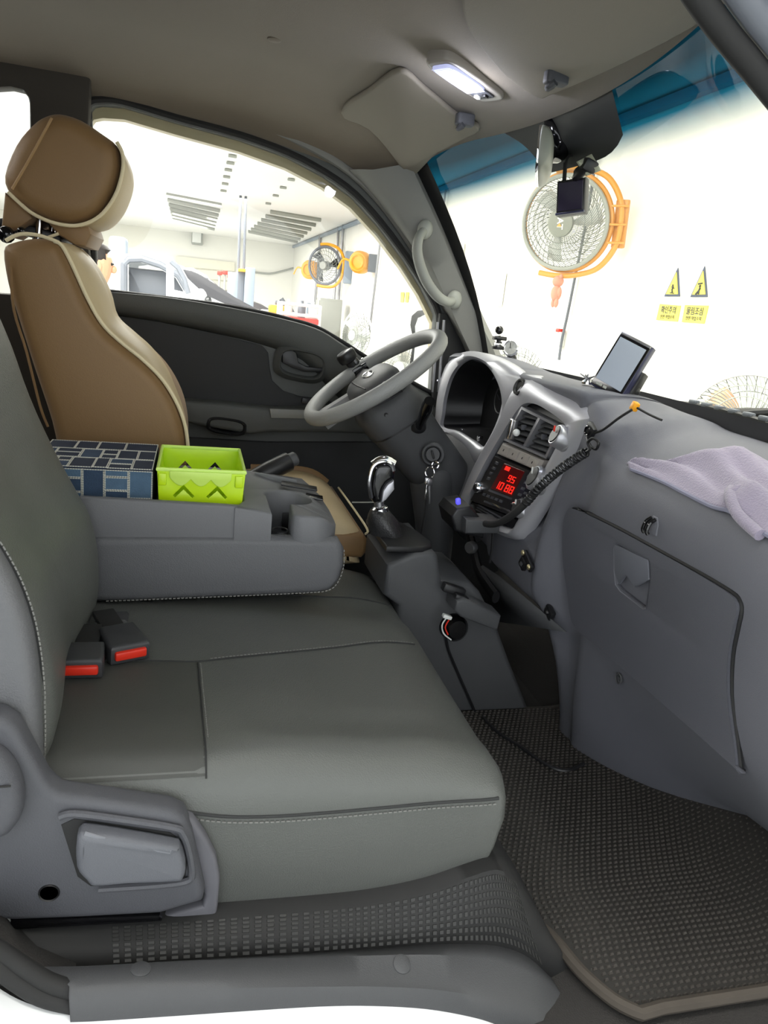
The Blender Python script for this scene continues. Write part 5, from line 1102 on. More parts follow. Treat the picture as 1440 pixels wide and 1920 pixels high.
# ---------------------------------------------------------------- driver seat (tan and cream cover)
ds = thing('driver_seat', 'tan and cream covered driver seat with bulging side bolster and thick headrest', 'seat', (-.1, .42, .05))
Yn, Yf = .205, .585
bk = [(-0.3588,0.8837),(-0.3435,0.8999),(-0.306,0.912),(-0.2731,0.9139),(-0.2562,0.9072),(-0.2356,0.8683),(-0.2117,0.8146),(-0.1842,0.766),(-0.1498,0.7334),(-0.1084,0.7028),(-0.0679,0.6646),(-0.0369,0.6168),(-0.0182,0.5668),(-0.01,0.5093),(-0.0138,0.4439),(-0.0409,0.4128),(-0.2253,0.4059),(-0.2638,0.4849),(-0.2797,0.562),(-0.3102,0.6673),(-0.3382,0.7678),(-0.3533,0.826)]
bk = [tuple(p) for p in cr(bk, 3, True)]
b = B(); b.rext(bk, XZ(), Yn, Yf, .028, 5, nw=3); b.done('backrest_cover', M['tan'], ds, ang=60)
# cream front face: bulges forward of the side panel, with a centre channel between the two bolsters
fl_ = [(-0.2684,0.9115),(-0.2534,0.9036),(-0.2337,0.8665),(-0.2098,0.8138),(-0.1822,0.7662),(-0.1477,0.7336),(-0.1063,0.7029),(-0.0658,0.6648),(-0.0347,0.6169),(-0.016,0.567),(-0.0078,0.5094)]
fr = [.010, .020, .036, .040, .024, .026, .022, .012, .004, .002, 0]
rows = []
for j in range(25):
    k = j/24; y = Yn+.014+(Yf-Yn-.028)*k; edge_ = math.sin(PI*min(1, max(0, k)))
    bol = 1.0-.50*math.exp(-((k-.5)/.18)**2)
    row = []
    for i, ((x, z), f_) in enumerate(zip(fl_, fr)):
        lobe = min(1.0, (edge_*1.0)**.55)
        row.append(Vector((x+f_*lobe*bol*1.0+.001-.022*k*k, y, z+f_*.25*lobe)))
    rows.append(cr(row, 4))
b = B(); b.loft(rows); b.done('front_cushion', M['cream'], ds, ang=60)
pp = cr([(x+.002, Yn+.004, z) for x, z in fl_], 5)
b = B(); b.tube(pp, .0038, 8); b.done('piping', M['piping'], ds)
b = B(); b.tube(cr([(x, Yn-.001, z) for x, z in [(-0.3428,0.8563),(-0.3396,0.7781),(-0.3191,0.6988),(-0.2972,0.5951),(-0.2832,0.5526)]], 4), .0026, 6); b.done('back_seam', mat('tan_dark_piping', (128, 98, 62), .6), ds)
b = B(); b.tube(cr([(x, y, z) for (x, z), y in zip([(-0.349,0.9021),(-0.3245,0.9165),(-0.2918,0.9184),(-0.2571,0.91)], (.2, .203, .206, .21))], 5), .0035, 8); b.done('collar_piping', M['piping'], ds)
# folded lower bolster fold, cream/tan triangular shadow fold
# headrest
hr = [(-0.3691,1.0241),(-0.3464,1.0826),(-0.3169,1.1218),(-0.2928,1.1413),(-0.2668,1.1499),(-0.2302,1.1451),(-0.1911,1.1261),(-0.1632,1.1089),(-0.1551,1.0827),(-0.159,1.0476),(-0.1771,1.0021),(-0.2036,0.9685),(-0.242,0.9526),(-0.2819,0.9518),(-0.3257,0.9653),(-0.3587,0.9906)]
hr = [tuple(p) for p in cr(hr, 3, True)]
hy0, hy1 = .275, .53
b = B(); b.rext(hr, XZ(), hy0, hy1, .035, 6, nw=3); hd_ = b.done('headrest', M['tan'], ds, ang=60)
fh = [(-0.1658,1.11),(-0.1538,1.0953),(-0.1496,1.0696),(-0.1555,1.0393),(-0.1735,0.9951),(-0.1998,0.9617),(-0.2339,0.9475)]
rows = []
for j in range(19):
    k = j/18; y = hy0+.010+(hy1-hy0-.02)*k; e_ = math.sin(PI*k)**.6
    rows.append(cr([Vector((x+.016*e_*w_+.002-.012*k*k, y, z-.008*e_*w_)) for (x, z), w_ in zip(fh, (.2, .5, .8, 1, 1, .8, .3))], 4))
b = B(); b.loft(rows); b.done('headrest_front', M['cream'], ds, ang=60)
b = B(); b.tube(cr([(x+.003, hy0+.004, z) for x, z in [(-0.1633,1.1114),(-0.1523,1.0899),(-0.1531,1.0557),(-0.167,1.0114),(-0.1952,0.971),(-0.2342,0.9491),(-0.2786,0.9477),(-0.3219,0.9621),(-0.3619,0.9939)]], 5), .0036, 8); b.done('headrest_piping', M['piping'], ds)
b = B(); b.tube(cr([(x, hy0+.0, z) for x, z in [(-0.2771,1.1361),(-0.2997,1.0927),(-0.3245,1.0467),(-0.3504,1.0002)]], 5), .0026, 6); b.done('headrest_seam', mat('tan_seam', (166, 134, 92), .6), ds)
# flap under the headrest and black stays
fp = [(-0.2967,0.953),(-0.252,0.9504),(-0.2168,0.9567),(-0.2098,0.9351),(-0.2222,0.911),(-0.2425,0.9107),(-0.2743,0.9274)]
b = B(); b.rext([tuple(p) for p in fp], XZ(), .30, .52, .008, 2); b.done('headrest_flap', M['tan'], ds)
fp2 = [(-0.3701,0.995),(-0.3305,0.9687),(-0.3192,0.9522),(-0.3411,0.9345),(-0.3686,0.9242),(-0.3805,0.9148)]
b = B(); b.rext([tuple(p) for p in fp2], XZ(), .30, .52, .008, 2); b.done('headrest_back_flap', M['tan'], ds)
for y in (.34, .48):
    b = B(); b.tube([(x, y, z) for x, z in [(-0.312,0.9681),(-0.317,0.9259),(-0.3241,0.8829)]], .007, 10); b.done('headrest_stay', M['chrome'], ds)
b = B(); b.box((-0.3341,0.42,0.9296), (.12, .16, .022), rot(0, .15, 0), .006); b.done('headrest_base', M['black'], ds)
b = B(); b.tube([(-0.2974,0.3,0.9176),(-0.2723,0.3,0.9297)], .003, 6); b.done('white_strap', M['piping'], ds)
b = B(); b.ball((-0.358,0.25,0.9146), .016, 12); b.ball((-0.3333,0.26,0.9249), .008, 10); b.done('adjuster_knob', M['black_gloss'], ds)
# seat cushion
cu_ = [(-.10, .375), (.05, .378), (.16, .388), (.26, .390), (.32, .384), (.362, .366), (.388, .342), (.396, .315), (.390, .28), (.35, .26), (-.10, .26)]
cu_ = [tuple(p) for p in cr(cu_, 3, True)]
b = B(); b.rext(cu_, XZ(), .19, .64, .03, 5, nw=3); b.done('cushion', M['cream'], ds, ang=60)
fb = [(.30, .345), (.36, .346), (.392, .344), (.404, .328), (.404, .300), (.392, .285), (.30, .285)]
b = B(); b.rext([tuple(p) for p in fb], XZ(), .186, .64, .012, 3); b.done('cushion_band', M['tan'], ds, ang=50)
b = B(); b.tube(cr([(x, y, z) for x, y, z in ((.395, .186, .346), (.406, .22, .348), (.407, .4, .349), (.406, .60, .348))], 4), .0028, 8); b.done('cushion_piping', M['piping'], ds)
b = B(); b.tube(cr([(.16, .628, .384), (.26, .63, .386), (.33, .632, .378), (.375, .632, .350)], 4), .014, 8, flat=.5); b.done('tan_edge_strip', M['tan'], ds)
b = B(); b.box((-.02, .42, .20), (.46, .42, .30), None, .03); b.done('seat_base', M['black'], ds)

# ---------------------------------------------------------------- passenger bench
ps = thing('passenger_bench', 'dark grey leatherette double passenger bench with stitched cushion', 'seat', (.1, -.3, .09))
def ctop(x, y):
    """top surface of the bench cushion"""
    z = .315-.045*max(0, (x-.05)/.38)**1.6
    z += .007*math.exp(-((y+.575)/.035)**2)*max(0, min(1, (x-.02)/.06))-.005*math.exp(-((y+.535)/.012)**2)*max(0, min(1, (x-.05)/.08, (.38-x)/.03))       # side bolster
    z -= .012*max(0, min(1, (y+.16)/.06))         # pressed down under the folded console
    z -= .010*math.exp(-((y+.36)/.15)**2)*math.exp(-((x-.13)/.18)**2)  # hollow
    z += .006*math.exp(-((x-.33)/.06)**2)
    return z
def cfront(y): return .432-.045*max(0, (y-.02)/.24)**2
ctrl = [(-.24, 0), (-.12, 0), (0, 0), (.12, 0), (.22, 0), (.30, 0), (.355, 0)]
def csec(y):
    xf = cfront(y); out = []
    for k in range(26): 
        x = -.24+(xf-.035+.24)*k/25; out.append((x, ctop(x, y)))
    zt = ctop(xf-.035, y)
    for dx, dz in ((-.018, -.008), (-.006, -.024), (0, -.045), (.002, -.07), (-.006, -.11), (-.022, -.15), (-.045, -.185), (-.07, -.205)): out.append((xf+dx, zt+dz))
    out += [(.2, .082), (0, .088), (-.24, .092)]
    return out
rows = []
ys = [-.6335, -.6330, -.630, -.624, -.614, -.600, -.584]+[-.56+.69*i/22 for i in range(23)]+[.15, .168, .175]
def csec2(y):
    sec = csec(y)
    e_ = max(0.0, min(1.0, (-.584-y)/.0495))          # 0 inside, 1 at the near face
    drop = 1-math.sqrt(max(0.0, 1-e_*e_))
    far = max(0.0, (y-.13)/.045)
    out = []
    for x, z in sec:
        if z > .10: z = .245+(z-.245)*(1-.93*drop) if z > .245 else z
        fx_ = max(0.0, (x-.36)/.08); x -= .022*drop*min(1, fx_)
        z += .006*drop if z < .10 else 0
        if far: z = z-.03*far*far if z > .2 else z
        out.append((x, z))
    return out
for y in ys: rows.append([Vector((x, y, z)) for x, z in csec2(y)])
b = B(); b.loft(rows, cu=True, caps=True); cush = b.done('cushion', M['leather'], ps, ang=65)
def cz(x, y, o=0.0): 
    e_ = max(0.0, min(1.0, (-.584-y)/.0495)); d_ = 1-math.sqrt(max(0.0, 1-e_*e_)); z = ctop(x, y)
    return Vector((x, y, .245+(z-.245)*(1-.93*d_)+o))
# darker mesh panels in the seat face, seams and stitches
def patch(x0, x1, y0, y1, m, nm, o=.0015):
    b = B(); b.loft([[cz(x0(y0+(y1-y0)*j/20)+(x1(y0+(y1-y0)*j/20)-x0(y0+(y1-y0)*j/20))*i/20, y0+(y1-y0)*j/20, o*(0.2 if i in (0, 20) or j in (0, 20) else 1)) for i in range(21)] for j in range(21)]); return b.done(nm, m, ps, ang=60)
sx = lambda y: .019+.010*((-.351-y)/.27)
patch(lambda y: -.20, sx, -.618, -.352, M['leather_dark'], 'rear_panel')
patch(lambda y: sx(y)+.003, lambda y: .385, -.56, -.352, M['leather_dark'], 'seat_panel') if False else None
seam_paths = [[cz(sx(y), y, .001) for y in [-.62+.265*i/14 for i in range(15)]],
              [cz(-.20+.6*i/20, -.351+(.115*max(0, (i/20-.37)/.63) if False else 0.0)+ (.11*((i/20)-.365)/.635 if i/20 > .365 else 0), .001) for i in range(21)],
              [cz(-.18+.585*i/20, -.085+.05*i/20, .001) for i in range(21)]]
for sp_ in seam_paths:
    b = B(); b.tube(cr(sp_, 3), .0013, 6); b.done('seam', M['seam'], ps)
b = B(); stitches(b, cr([p+Vector((0, .004, .001)) for p in seam_paths[1][8:]], 3), .006, .004, .0006); stitches(b, cr([p+Vector((.004, 0, .001)) for p in seam_paths[0][3:]], 3), .006, .004, .0006); stuff(b.done('top_stitching', M['thread'], ps, weld=False))
# welted seam along the near edge with a double row of stitches
edge_s = [Vector((x, -.6332, z)) for x, z in [(-0.0048,0.2666),(0.0136,0.2591),(0.0574,0.25),(0.1153,0.2457),(0.1817,0.2454),(0.2505,0.2467),(0.3218,0.2481),(0.3811,0.2474),(0.4076,0.2478)]]
edge_f = edge_s
es = cr(edge_f, 5)
b = B(); b.tube(es, .0024, 8); b.done('edge_seam', M['seam'], ps)
b = B(); stitches(b, [p+Vector((0, -.002, -.007)) for p in es], .0065, .0042, .0007); stuff(b.done('edge_stitching', M['thread'], ps, weld=False))
# passenger back rest
pb = [(-0.3195,0.895),(-0.2942,0.8315),(-0.2812,0.7964),(-0.2611,0.7422),(-0.2392,0.6712),(-0.2077,0.5933),(-0.1729,0.5221),(-0.1568,0.4893),(-0.1463,0.4482),(-0.1414,0.4013),(-0.1432,0.3435),(-0.1578,0.3043),(-0.1923,0.2589),(-0.2518,0.2259),(-0.413,0.2293),(-0.4543,0.879)]
pb = [tuple(p) for p in cr(pb, 3, True)]
def pbf(u, v, w):
    k = (w+.62)/.47
    hollow = math.exp(-((k-.5)/.22)**2)
    return Vector((u-(.016*hollow if u > -.33 else 0), w, v))
b = B(); b.rext(pb, pbf, -.615, -.152, .035, 6, nw=14); b.done('backrest', M['leather'], ps, ang=65)
st_ = cr([Vector((x, -.602, z)) for x, z in [(-0.2036,0.6009),(-0.1894,0.5798),(-0.1728,0.5425),(-0.1609,0.4995),(-0.1545,0.4518),(-0.1524,0.399),(-0.1537,0.3376),(-0.1555,0.3096)]], 5)
b = B(); b.tube(st_, .0016, 6); b.done('side_seam', M['seam'], ps)
b = B(); stitches(b, [p+Vector((.003, -.004, .002)) for p in st_], .006, .0042, .0008); stuff(b.done('side_stitching', M['thread'], ps, weld=False))
sb_ = [(-0.233,0.6137),(-0.2041,0.6003),(-0.1899,0.5791),(-0.1732,0.5417),(-0.1613,0.4986),(-0.1549,0.4507),(-0.1528,0.3979),(-0.1536,0.3081),(-0.1662,0.3018),(-0.2484,0.3075)]
b = B(); b.rext([tuple(p) for p in cr(sb_, 3, True)], XZ(), -.632, -.58, .016, 4); b.done('side_bolster', mat('bolster_gray', (96, 97, 100), .5, bump=('leather', 520, .22)), ps, ang=60)
# near side recliner trim with lever
tr_ = [(-0.2199,0.4234),(-0.1811,0.4155),(-0.1674,0.4043),(-0.1531,0.3699),(-0.1399,0.3364),(-0.1337,0.3273),(-0.1259,0.3187),(-0.0783,0.3068),(-0.0104,0.2886),(0.0044,0.2788),(0.0139,0.2541),(0.0224,0.2126),(0.0311,0.172),(0.0291,0.1583),(-0.0193,0.146),(-0.1071,0.1516),(-0.175,0.1571),(-0.2323,0.1685)]
lvh = [(-0.1254,0.2833),(-0.1112,0.2903),(-0.0098,0.2628),(0.0022,0.2516),(0.0103,0.2176),(0.0085,0.1953),(-0.0022,0.1913),(-0.0954,0.1977),(-0.1093,0.2125)]
b = B(); b.rext([tuple(p) for p in tr_], XZ(), -.668, -.632, .010, 4); tm = b.done('side_trim', M['plastic'], ps, ang=50)
b = B(); b.rext([tuple(p) for p in lvh], XZ(), -.6695, -.66, .003, 2); b.done('lever_pocket', M['rubber'], tm)
lip = [(-0.1252,-0.672,0.2957),(-0.1102,-0.672,0.2985),(-0.061,-0.672,0.2866),(-0.0069,-0.672,0.2711),(0.0032,-0.672,0.263),(0.0102,-0.672,0.2421),(0.0154,-0.672,0.2083),(0.0097,-0.672,0.1962),(-0.0257,-0.672,0.1944),(-0.0861,-0.672,0.1965)]
b = B(); b.tube(cr(lip, 4), .0045, 8); b.done('pocket_lip', M['plastic'], tm)
lvr = [(-0.1062,0.2772),(-0.1034,0.2852),(-0.0909,0.2861),(-0.0094,0.261),(0.0012,0.2528),(0.0077,0.2288),(0.0058,0.2128),(-0.0024,0.2093),(-0.0546,0.2123),(-0.0885,0.2133),(-0.0968,0.2215),(-0.1071,0.2411)]
rows = []
base_ = [tuple(p) for p in cr(lvr, 3, True)]
b = B(); b.rext(base_, lambda u, v, w: Vector((u, w-(.004 if v > base_[0][1]-.022 else 0), v)), -.690, -.664, .008, 4); lev = b.done('recline_lever', mat('lever_gray', (90, 92, 98), .5, bump=('noise', 700, .2)), ps, ang=50)
b = B(); b.tube(cr([(-0.0981,-0.6905,0.2871),(-0.0647,-0.6905,0.2723),(-0.0088,-0.6905,0.2547)], 4), .003, 8, flat=.6); b.done('finger_ridge', mat('lever_ridge_gray', (112, 114, 120), .5), lev)
p = Vector((-0.1384,-0.668,0.194)); b = B(); b.lathe([(.009, .0), (.0105, .002), (.0115, .0), (.0115, -.003)], p, (0, -1, 0), 24); b.lathe([(.001, .0006), (.0095, .0006)], p, (0, -1, 0), 20); b.done('screw_hole', M['black'], tm)
rc = [(-0.2186,0.3949),(-0.1847,0.3892),(-0.1726,0.3798),(-0.1631,0.3614),(-0.1582,0.3366),(-0.1599,0.3124),(-0.1676,0.2964),(-0.1808,0.2856),(-0.2241,0.2817)]
b = B(); b.rext([tuple(p) for p in cr(rc, 3, True)], XZ(), -.694, -.66, .014, 5); b.done('hinge_cap', M['plastic'], ps, ang=60)
b = B(); b.tube([(-0.1911,-0.695,0.3538),(-0.1666,-0.695,0.3545)], .0012, 6); b.done('hinge_line', M['rubber'], tm)
# seat runner and soft grey flap between trim and cushion
b = B(); b.rext([tuple(p) for p in [(-0.1804,0.1566),(-0.0194,0.1427),(-0.0168,0.133),(-0.1808,0.1433)]], XZ(), -.664, -.60, .003, 2); b.done('runner', M['black_gloss'], ps)
flp = [(0.0044,0.2664),(0.0148,0.2611),(0.0297,0.2358),(0.0434,0.2039),(0.0491,0.172),(0.0481,0.1322),(0.0463,0.1113),(-0.0167,0.1165),(-0.0187,0.1248),(0.0301,0.1345),(0.0321,0.1502),(0.0233,0.1866),(0.0131,0.2374)]
b = B(); b.rext([tuple(p) for p in flp], XZ(), -.650, -.632, .005, 3); b.done('cover_flap', mat('flap_gray', (92, 92, 98), .7), ps)

# ---------------------------------------------------------------- centre seat back folded into a console
cn = thing('center_console', 'grey centre seat back folded flat into an armrest console with cup holder', 'console', (.05, -.0, .315))
CY0, CY1 = -.135, .165
lowr = [(-0.1541,0.4352),(0.0417,0.4389),(0.1926,0.4394),(0.2655,0.439),(0.2795,0.4175),(0.2814,0.3838),(0.2749,0.3539),(0.2582,0.3345),(0.2305,0.3279),(0.0462,0.3192),(-0.0911,0.313),(-0.1494,0.311),(-0.1788,0.321),(-0.1778,0.428)]
lowr = [tuple(p) for p in lowr]
ZC = .385
lowr_lo = [(x, min(z, ZC)) for x, z in lowr]
nose = [(x, z) for x, z in lowr if x > .245]; nose = [(.245, ZC-.01)]+[(.245, max(z for x, z in lowr if x > .2)-.001)]+nose+[]
b = B(); b.rext(lowr_lo, XZ(), CY0+.012, CY1-.012, .004, 2); b.rext(lowr, XZ(), CY0, CY0+.034, .016, 4); b.rext(lowr, XZ(), CY1-.034, CY1, .016, 4); b.done('upholstered_body', mat('console_gray', (88, 89, 92), .5, bump=('leather', 520, .2)), cn, ang=50, weld=False)
tp = [(-0.1775,0.4968),(-0.1356,0.4965),(-0.0496,0.4967),(0.0395,0.496),(0.0873,0.4928),(0.1326,0.4844),(0.19,0.4802),(0.229,0.4794),(0.2472,0.4728),(0.2583,0.4578),(0.2637,0.4414),(0.0417,0.4392),(-0.178,0.4359)]
TZ = max(z for x, z in tp)
# tray rim walls: near wall, far wall, and front block with cup well
xs_ = [x for x, z in tp]; x0_, x1_ = min(xs_), max(xs_)
xw = Vector((0.0879,-0.12,0.4905)).x
zt_ = lambda x: interp([x0_, xw, xw+.05, x1_-.03, x1_], [.501, .494, .485, .478, .456], x)
zb = .425
def wall_(ya_, yb_, xa_, xb_, b):
    b.rext([(xa_, zb), (xb_, zb)]+[(xb_+(xa_-xb_)*i/6, zt_(xb_+(xa_-xb_)*i/6)) for i in range(7)], XZ(), ya_, yb_, .005, 3)
tray_m = mat('console_top_plastic', (104, 105, 108), .5, bump=('noise', 700, .22))
b = B(); wall_(CY0+.006, CY0+.022, x0_, xw+.004, b); b.done('near_rail', tray_m, cn, ang=45)
b = B(); wall_(CY1-.03, CY1-.006, x0_, xw+.004, b); b.done('far_rail', tray_m, cn, ang=45)
b = B(); b.box(((x0_+xw)/2, (CY0+CY1)/2, .446), (xw-x0_, CY1-CY0-.03, .006), None, .001); b.done('tray_floor', M['plastic_dark'], cn)
# front block in plan with a cup well that opens to the near side
cw = Vector((.185, -.010, .48))
plan = [(xw-.004, CY0+.008), (.137, CY0+.008), (.137, -.022)]
for i in range(25):
    a = math.radians(194-282*i/24)
    plan.append((cw.x+.050*math.cos(a), cw.y+.052*math.sin(a)))
plan += [(.184, CY0+.016), (.188, CY0+.009), (.20, CY0+.006)]+[(x1_-.045+.045*math.sin(a_*PI/16), CY0+.006+.055-.055*math.cos(a_*PI/16)) for a_ in range(9)]+[(x1_+.001, CY0+.09), (x1_+.002, 0), (x1_, CY1-.05), (x1_-.008, CY1-.02), (x1_-.03, CY1-.006), (xw-.004, CY1-.006), (xw+.010, CY1-.04), (xw+.014, 0), (xw+.010, CY0+.05)]
H_ = .045
b = B(); b.plate(plan, [], lambda u, v, w: Vector((u, v, zt_(u)-.0225+w if w > 0 else .400+(w+.0225)*.5)), .045, .005); b.done('front_block', tray_m, cn, ang=50)
b = B(); b.lathe([(.001, 0), (.049, 0), (.053, .004)], (cw.x, cw.y, .400), (0, 0, 1), 28); cwl = b.done('cup_well', M['plastic_dark'], cn)
b = B(); b.rext([(-.018, 0), (-.018, .004), (.018, .004), (.018, 0)], lambda u, v, w: Vector((cw.x+.012+u, cw.y+.026+v, w)), .404, .440, .0015, 2); b.done('well_rib', M['black'], cwl)
b = B(); b.torus((.162, CY0+.034, .442), (0, 0, 1), .014, .0016, 24, 6, sx=1.3); b.done('well_slot', M['black'], cwl)
# coin recess at the far front of the block
ce = Vector((0.2187,0.0959,0.482)); b = B(); b.box((ce.x, ce.y-.01, zt_(ce.x)+.0005), (.075, .032, .004), rot(0, .1, -.12), .0015); b.done('coin_recess', M['black'], cn)
ce = Vector((0.2434,0.0335,0.478)); b = B(); b.box((ce.x, ce.y, zt_(ce.x)+.0005), (.035, .03, .004), rot(0, .1, -.12), .0015); b.done('power_socket', M['black_gloss'], cn)
b = B(); b.box((ce.x-.07, CY1-.03, zt_(ce.x)+.008), (.09, .006, .018), rot(0, .12, -.1), .002); b.done('raised_lip', tray_m, cn)
es2 = cr([Vector((x, CY0+.002, z)) for x, z in [(0.2778,0.414),(0.2795,0.3836),(0.272,0.3537),(0.2533,0.3355),(0.1997,0.33),(0.046,0.3223),(-0.1348,0.3141)]], 4)
b = B(); stitches(b, [p+Vector((0, -.002, .002)) for p in es2], .007, .0045, .0008); stuff(b.done('edge_stitching', M['thread'], cn, weld=False))

# seat belt buckles in the gap behind the cushion
for k, (p0, p1, l) in enumerate((((-0.1398,-0.36,0.3522), (-0.1391,-0.41,0.3147), 'left dark seat belt buckle with red release button lying on the bench'), ((-0.1034,-0.3,0.3473), (-0.0788,-0.36,0.3027), 'right dark seat belt buckle with red release button, tilted toward the console'))):
    p0, p1 = Vector(p0), Vector(p1); p0.z = ctop(p0.x, p0.y)+.022; p1.z = ctop(p1.x, p1.y)+.018
    d_ = (p1-p0).normalized(); t = thing('belt_buckle', l, 'buckle', tuple(p1-Vector((0, 0, .018))), 'seat belt buckles on the bench')
    Mb = frame((0, 0, 1), (0, 0, 1)); xx = Vector((d_.y, -d_.x, 0)).normalized(); zz = xx.cross(d_); Mb = Matrix((xx, d_, zz)).transposed()
    b = B(); L_ = (p1-p0).length
    b.rext([(-.026, -L_*.5), (.026, -L_*.5), (.030, L_*.4), (.028, L_*.55), (-.028, L_*.55), (-.030, L_*.4)], lambda u, v, w: (p0+p1)/2+Mb @ Vector((u, v, w)), -.016, .016, .006, 3); bd_ = b.done('housing', mat('buckle_gray', (54, 55, 58), .5), t)
    b = B(); b.box(p1+d_*L_*.06+Mb @ Vector((0, 0, .001)), (.046, .010, .014), Mb, .003); b.done('release_button', M['red'], t)
    b = B(); b.box(p0-d_*.03, (.034, .08, .010), Mb, .003); b.done('strap', M['rubber'], t)
p = Vector((-0.1178,-0.2,0.3047)); t = thing('belt_guide', 'small grey plastic belt loop tucked between bench and console', 'clip', tuple(p)); b = B(); b.rext([(-.03, -.012), (.03, -.012), (.034, .0), (.02, .014), (-.026, .012)], lambda u, v, w: p+Vector((u, w, v)), -.02, .02, .005, 3); b.done('loop', M['plastic_dark'], t)


# ---------------------------------------------------------------- denim box and lime basket in the console tray
t = thing('denim_box', 'box covered in dark blue denim patchwork with white stitching, on the console tray', 'box', (-.17, .0, .449))
dx0, dx1, dy0, dy1, dz0, dz1 = -.262, -.064, -.090, .125, .4495, .541
b = B(); b.rext([(dx0, dy0), (dx1, dy0), (dx1, dy1), (dx0, dy1)], XY(), dz0, dz1, .004, 3); b.done('core', mat('denim_core', (40, 48, 66), .9, bump=('noise', 300, .6)), t)
den = [mat('denim_dark', (34, 44, 64), .9, bump=('noise', 600, .7), var=.25, varscale=60), mat('denim_mid', (48, 68, 92), .9, bump=('noise', 600, .7), var=.2, varscale=60), mat('denim_light', (78, 104, 128), .9, bump=('noise', 600, .7), var=.2, varscale=60)]
thr = mat('denim_thread', (206, 206, 196), .9)
def denim(rects, face, pal):
    for (u0, u1, v0, v1) in rects:
        g = .0012; m = den[R.choice(pal)]
        if face == 'top': f = lambda u, v, w: Vector((dx0+(dx1-dx0)*u, dy0+(dy1-dy0)*v, dz1+w))
        else: f = lambda u, v, w: Vector((dx0+(dx1-dx0)*u, dy0-w, dz0+(dz1-dz0)*v))
        gu, gv = g/(dx1-dx0), g/(dy1-dy0 if face == 'top' else dz1-dz0)
        q = [(u0+gu, v0+gv), (u1-gu, v0+gv), (u1-gu, v1-gv), (u0+gu, v1-gv)]
        b = B(); h = .0015+R.random()*.001; b.loft([[f(u, v, -.001) for u, v in q], [f(u, v, h) for u, v in q]], cu=True, caps=True); pt = b.done('patch', m, t)
        b = B(); pts = [f(u+(.5-u)*.0, v, h+.0005) for u, v in q]
        stitches(b, pts+[pts[0]], .0042, .0034, .0007); stuff(b.done('stitching', thr, pt, weld=False))
denim([(0, .18, 0, .34), (.18, .30, 0, .2), (.18, .30, .2, .34), (.30, .50, 0, .34), (.5, .62, 0, .34), (.62, .82, 0, .16), (.62, .82, .16, .34), (.82, 1, 0, .34),
       (0, .12, .34, .68), (.12, .34, .34, .52), (.12, .34, .52, .68), (.34, .52, .34, .68), (.52, .66, .34, .5), (.52, .66, .5, .68), (.66, .84, .34, .68), (.84, 1, .34, .68),
       (0, .25, .68, 1), (.25, .45, .68, 1), (.45, .7, .68, 1), (.7, 1, .68, 1)], 'top', [0, 0, 0, 1])
denim([(0, .2, 0, .62), (0, .2, .62, 1), (.2, .42, 0, .55), (.2, .42, .55, .82), (.2, .42, .82, 1), (.42, .60, .42, 1), (.42, .60, 0, .42), (.60, .80, .6, .86), (.60, .80, .86, 1), (.60, .80, 0, .6), (.80, 1, .45, 1), (.80, 1, 0, .45)], 'near', [1, 2, 2])

t = thing('lime_basket', 'open lime green plastic basket with chevron cut-outs, on the console beside the denim box', 'basket', (.03, .02, .449))
bx0, bx1, by0, by1, bz0, bz1 = -.056, .094, -.090, .105, .4495, .545
tp_ = .006
def chev(cu, cv, s):
    w_ = s*.30
    return [(cu-s, cv-s*.45), (cu-s+w_*.75, cv-s*.45-w_*.75), (cu, cv+s*.10), (cu+s-w_*.75, cv-s*.45-w_*.75), (cu+s, cv-s*.45), (cu, cv+s*.62)]
W_ = bx1-bx0; Hb = bz1-bz0
def wallf(y_top, y_bot): return lambda u, v, w: Vector((bx0+tp_*(1-v/Hb)+u*(1-2*tp_/W_*(1-v/Hb)), y_bot+(y_top-y_bot)*v/Hb+w, bz0+v))
for nm, yt, yb_ in (('near_wall', by0, by0+tp_), ('far_wall', by1, by1-tp_)):
    b = B(); b.plate([(0, 0), (W_, 0), (W_, Hb), (0, Hb)], [chev(W_*.29, Hb*.60, .020), chev(W_*.69, Hb*.60, .020)], wallf(yt, yb_), .0022, .0006); b.done(nm, M['green'], t)
for nm, xt, xb_ in (('left_wall', bx0, bx0+tp_), ('right_wall', bx1, bx1-tp_)):
    b = B(); b.loft([[(xb_+d, by0+tp_, bz0), (xb_+d, by1-tp_, bz0), (xt+d, by1, bz1), (xt+d, by0, bz1)] for d in (-.0011, .0011)], cu=True, caps=True); b.done(nm, M['green'], t)
b = B(); b.box(((bx0+bx1)/2, 0, bz0+.0012), (W_-2*tp_, by1-by0-2*tp_, .0024)); b.done('bottom', M['green'], t)
b = B(); b.tube([(bx0, by0, bz1), (bx1, by0, bz1), (bx1+.0, by1, bz1), (bx0, by1, bz1)], .0038, 8, closed=True); b.done('rim', M['green_light'], t)
scal = [(W_*.14, Hb*.98)]+[(W_*(.14+.70*i/30), Hb*(.86-.14*abs(math.sin(PI*3*i/30)))) for i in range(31)]+[(W_*.84, Hb*.98)]
b = B(); b.plate(scal, [], lambda u, v, w: wallf(by0-.004, by0+tp_-.004)(u, v, w), .002, .0006); b.done('scalloped_lip', M['green_light'], t)
for x in (bx0+.008, bx1-.010): b = B(); b.box((x, by0-.001, bz0+Hb*.82), (.014, .006, .022), None, .002); b.done('corner_lug', M['green'], t)

